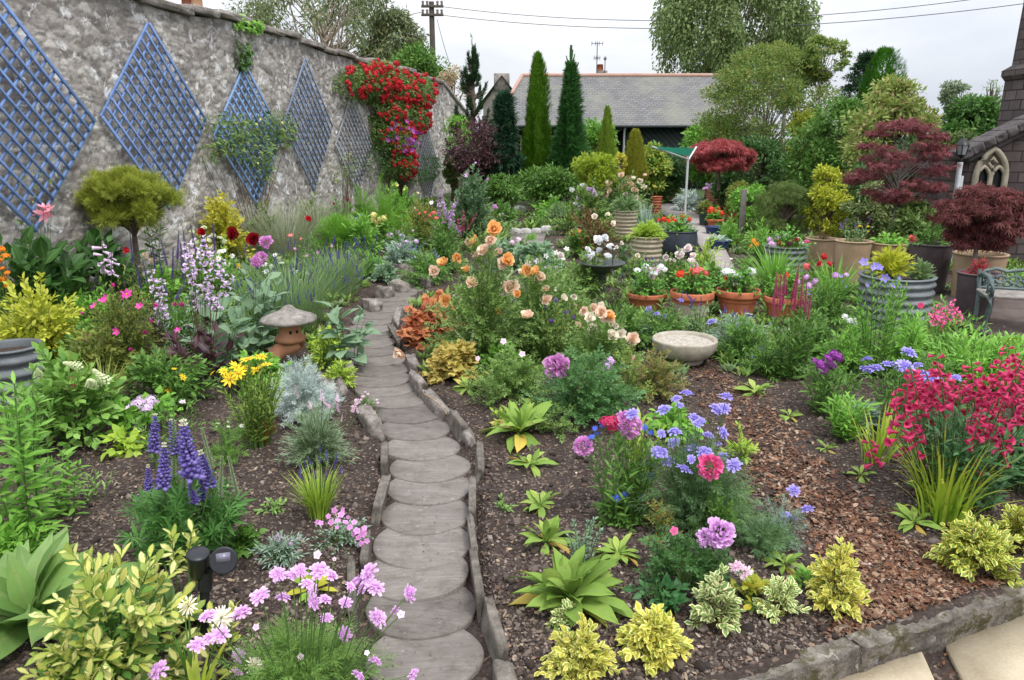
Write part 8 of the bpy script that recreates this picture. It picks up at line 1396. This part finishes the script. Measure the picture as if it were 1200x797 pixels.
for a in [
 ('rose_bush', 'sparse low rose with lime young leaves by the first big rosette', 'rose', 575, 478, 50, 40, ROSEK, 'rose', .06, 16, 8),
 ('rose_bush', 'thin-stemmed young rose beside the hot pink bloom', 'rose', 735, 470, 60, 60, ROSEK, leafM('leaf_limerose', ['7a9a40', '98b050', '6a8a3a', 'a49a4c']), .06, 20, 9),
 ('rose_bush', 'open low rose foliage in the soil between pink rose and rosettes', 'rose', 655, 512, 60, 44, ROSEK, 'rose', .06, 16, 8),
 ('rose_bush', 'red-tipped low rose shoots above the pale mauve peony', 'rose', 775, 640, 56, 56, ROSEK, leafM('leaf_redtip', ['6a8a3a', '8a9a48', '9a7048', '5e7e38']), .055, 14, 8),
 ('rose_bush', 'dark rose leaves beneath the hot pink peony stem', 'rose', 855, 610, 60, 50, ROSEK, 'mid', .06, 18, 8),
 ('leafy_weed', 'lime weed with upright leaves at the bark edge by the violet drift', 'weed', 868, 545, 44, 46, LEAF, 'lime', .06, 14, 8),
 ('leafy_weed', 'small spreading weed beside the upright golden euonymus', 'weed', 945, 690, 44, 24, LEAF, 'fresh', .045, 14, 6),
 ('leafy_weed', 'pale-leaved weed on the soil just below the yellow heuchera', 'weed', 590, 500, 40, 22, LEAF, 'lime', .05, 12, 6),
 ('leafy_weed', 'little seedling tuft midway down the rosette row by the edging', 'weed', 590, 600, 26, 18, LEAF, 'stemmy', .035, 9, 6),
 ('leafy_weed', 'seedling tuft on the soil beside the blue lavender', 'weed', 320, 600, 34, 18, LEAF, 'stemmy', .04, 10, 6),
 ('feverfew', 'wispy green feverfew between coreopsis and lupins', 'plant', 270, 540, 60, 58, FERN, 'fresh', .06, 26, 9, [('daisy', 'white', 5, 5)]),
 ('bellflower', 'fine stems with lilac bells behind the lupin spikes', 'bellflower', 200, 545, 70, 80, LEAFL, 'mid', .06, 16, 14, [('bell', 'lilacw', [(150, 478), (186, 470), (214, 472)], 7, 'cam')], 'stems'),
 ('dock_leaf', 'broad yellowing leaves at the feet of the hydrangea', 'plant', 150, 528, 60, 28, LEAFB, 'lime', .09, 14, 5),
 ('lily_shoot', 'narrow-leaved green shoots in front of the zinc tub', 'lily', 40, 545, 70, 110, LEAFL, 'mid', .1, 9, 22, None, 'stems'),
 ('grass_clump', 'arching dark grass between hydrangea and rock rose', 'grass', 125, 480, 80, 56, None, 'olive', .012, 120, 0, None, 'grass'),
 ('leafy_perennial', 'soft green leaves spilling by the inula at the picture edge', 'plant', 20, 650, 90, 50, LEAF, 'fresh', .07, 40, 10),
 ('wild_strawberry', 'low dark leaves in the soil between lupins and the solar light', 'plant', 285, 640, 50, 26, LOBED, 'mid', .05, 26, 6),
 ('pink_dianthus', 'grey tuft with tiny pink dots between aubrieta and scabious', 'dianthus', 330, 655, 70, 30, KITEN, 'grey', .045, 50, 10, [('cup', 'palepink', 7, 6)])]:
    filler(*a)
# repeats share a group
from collections import defaultdict
kinds_ = defaultdict(list)
for o in scene.objects:
    if o.parent is None and o.get('category'): kinds_[o.name.split('.')[0]].append(o)
for nm, os_ in kinds_.items():
    if len(os_) > 1:
        ph = nm.replace('_', ' '); ph = ph[:-1]+'ies' if ph.endswith('y') else ph+'es' if ph.endswith(('sh', 's')) else ph+'s'
        for o in os_:
            if 'group' not in o: o['group'] = ph+' of the garden'
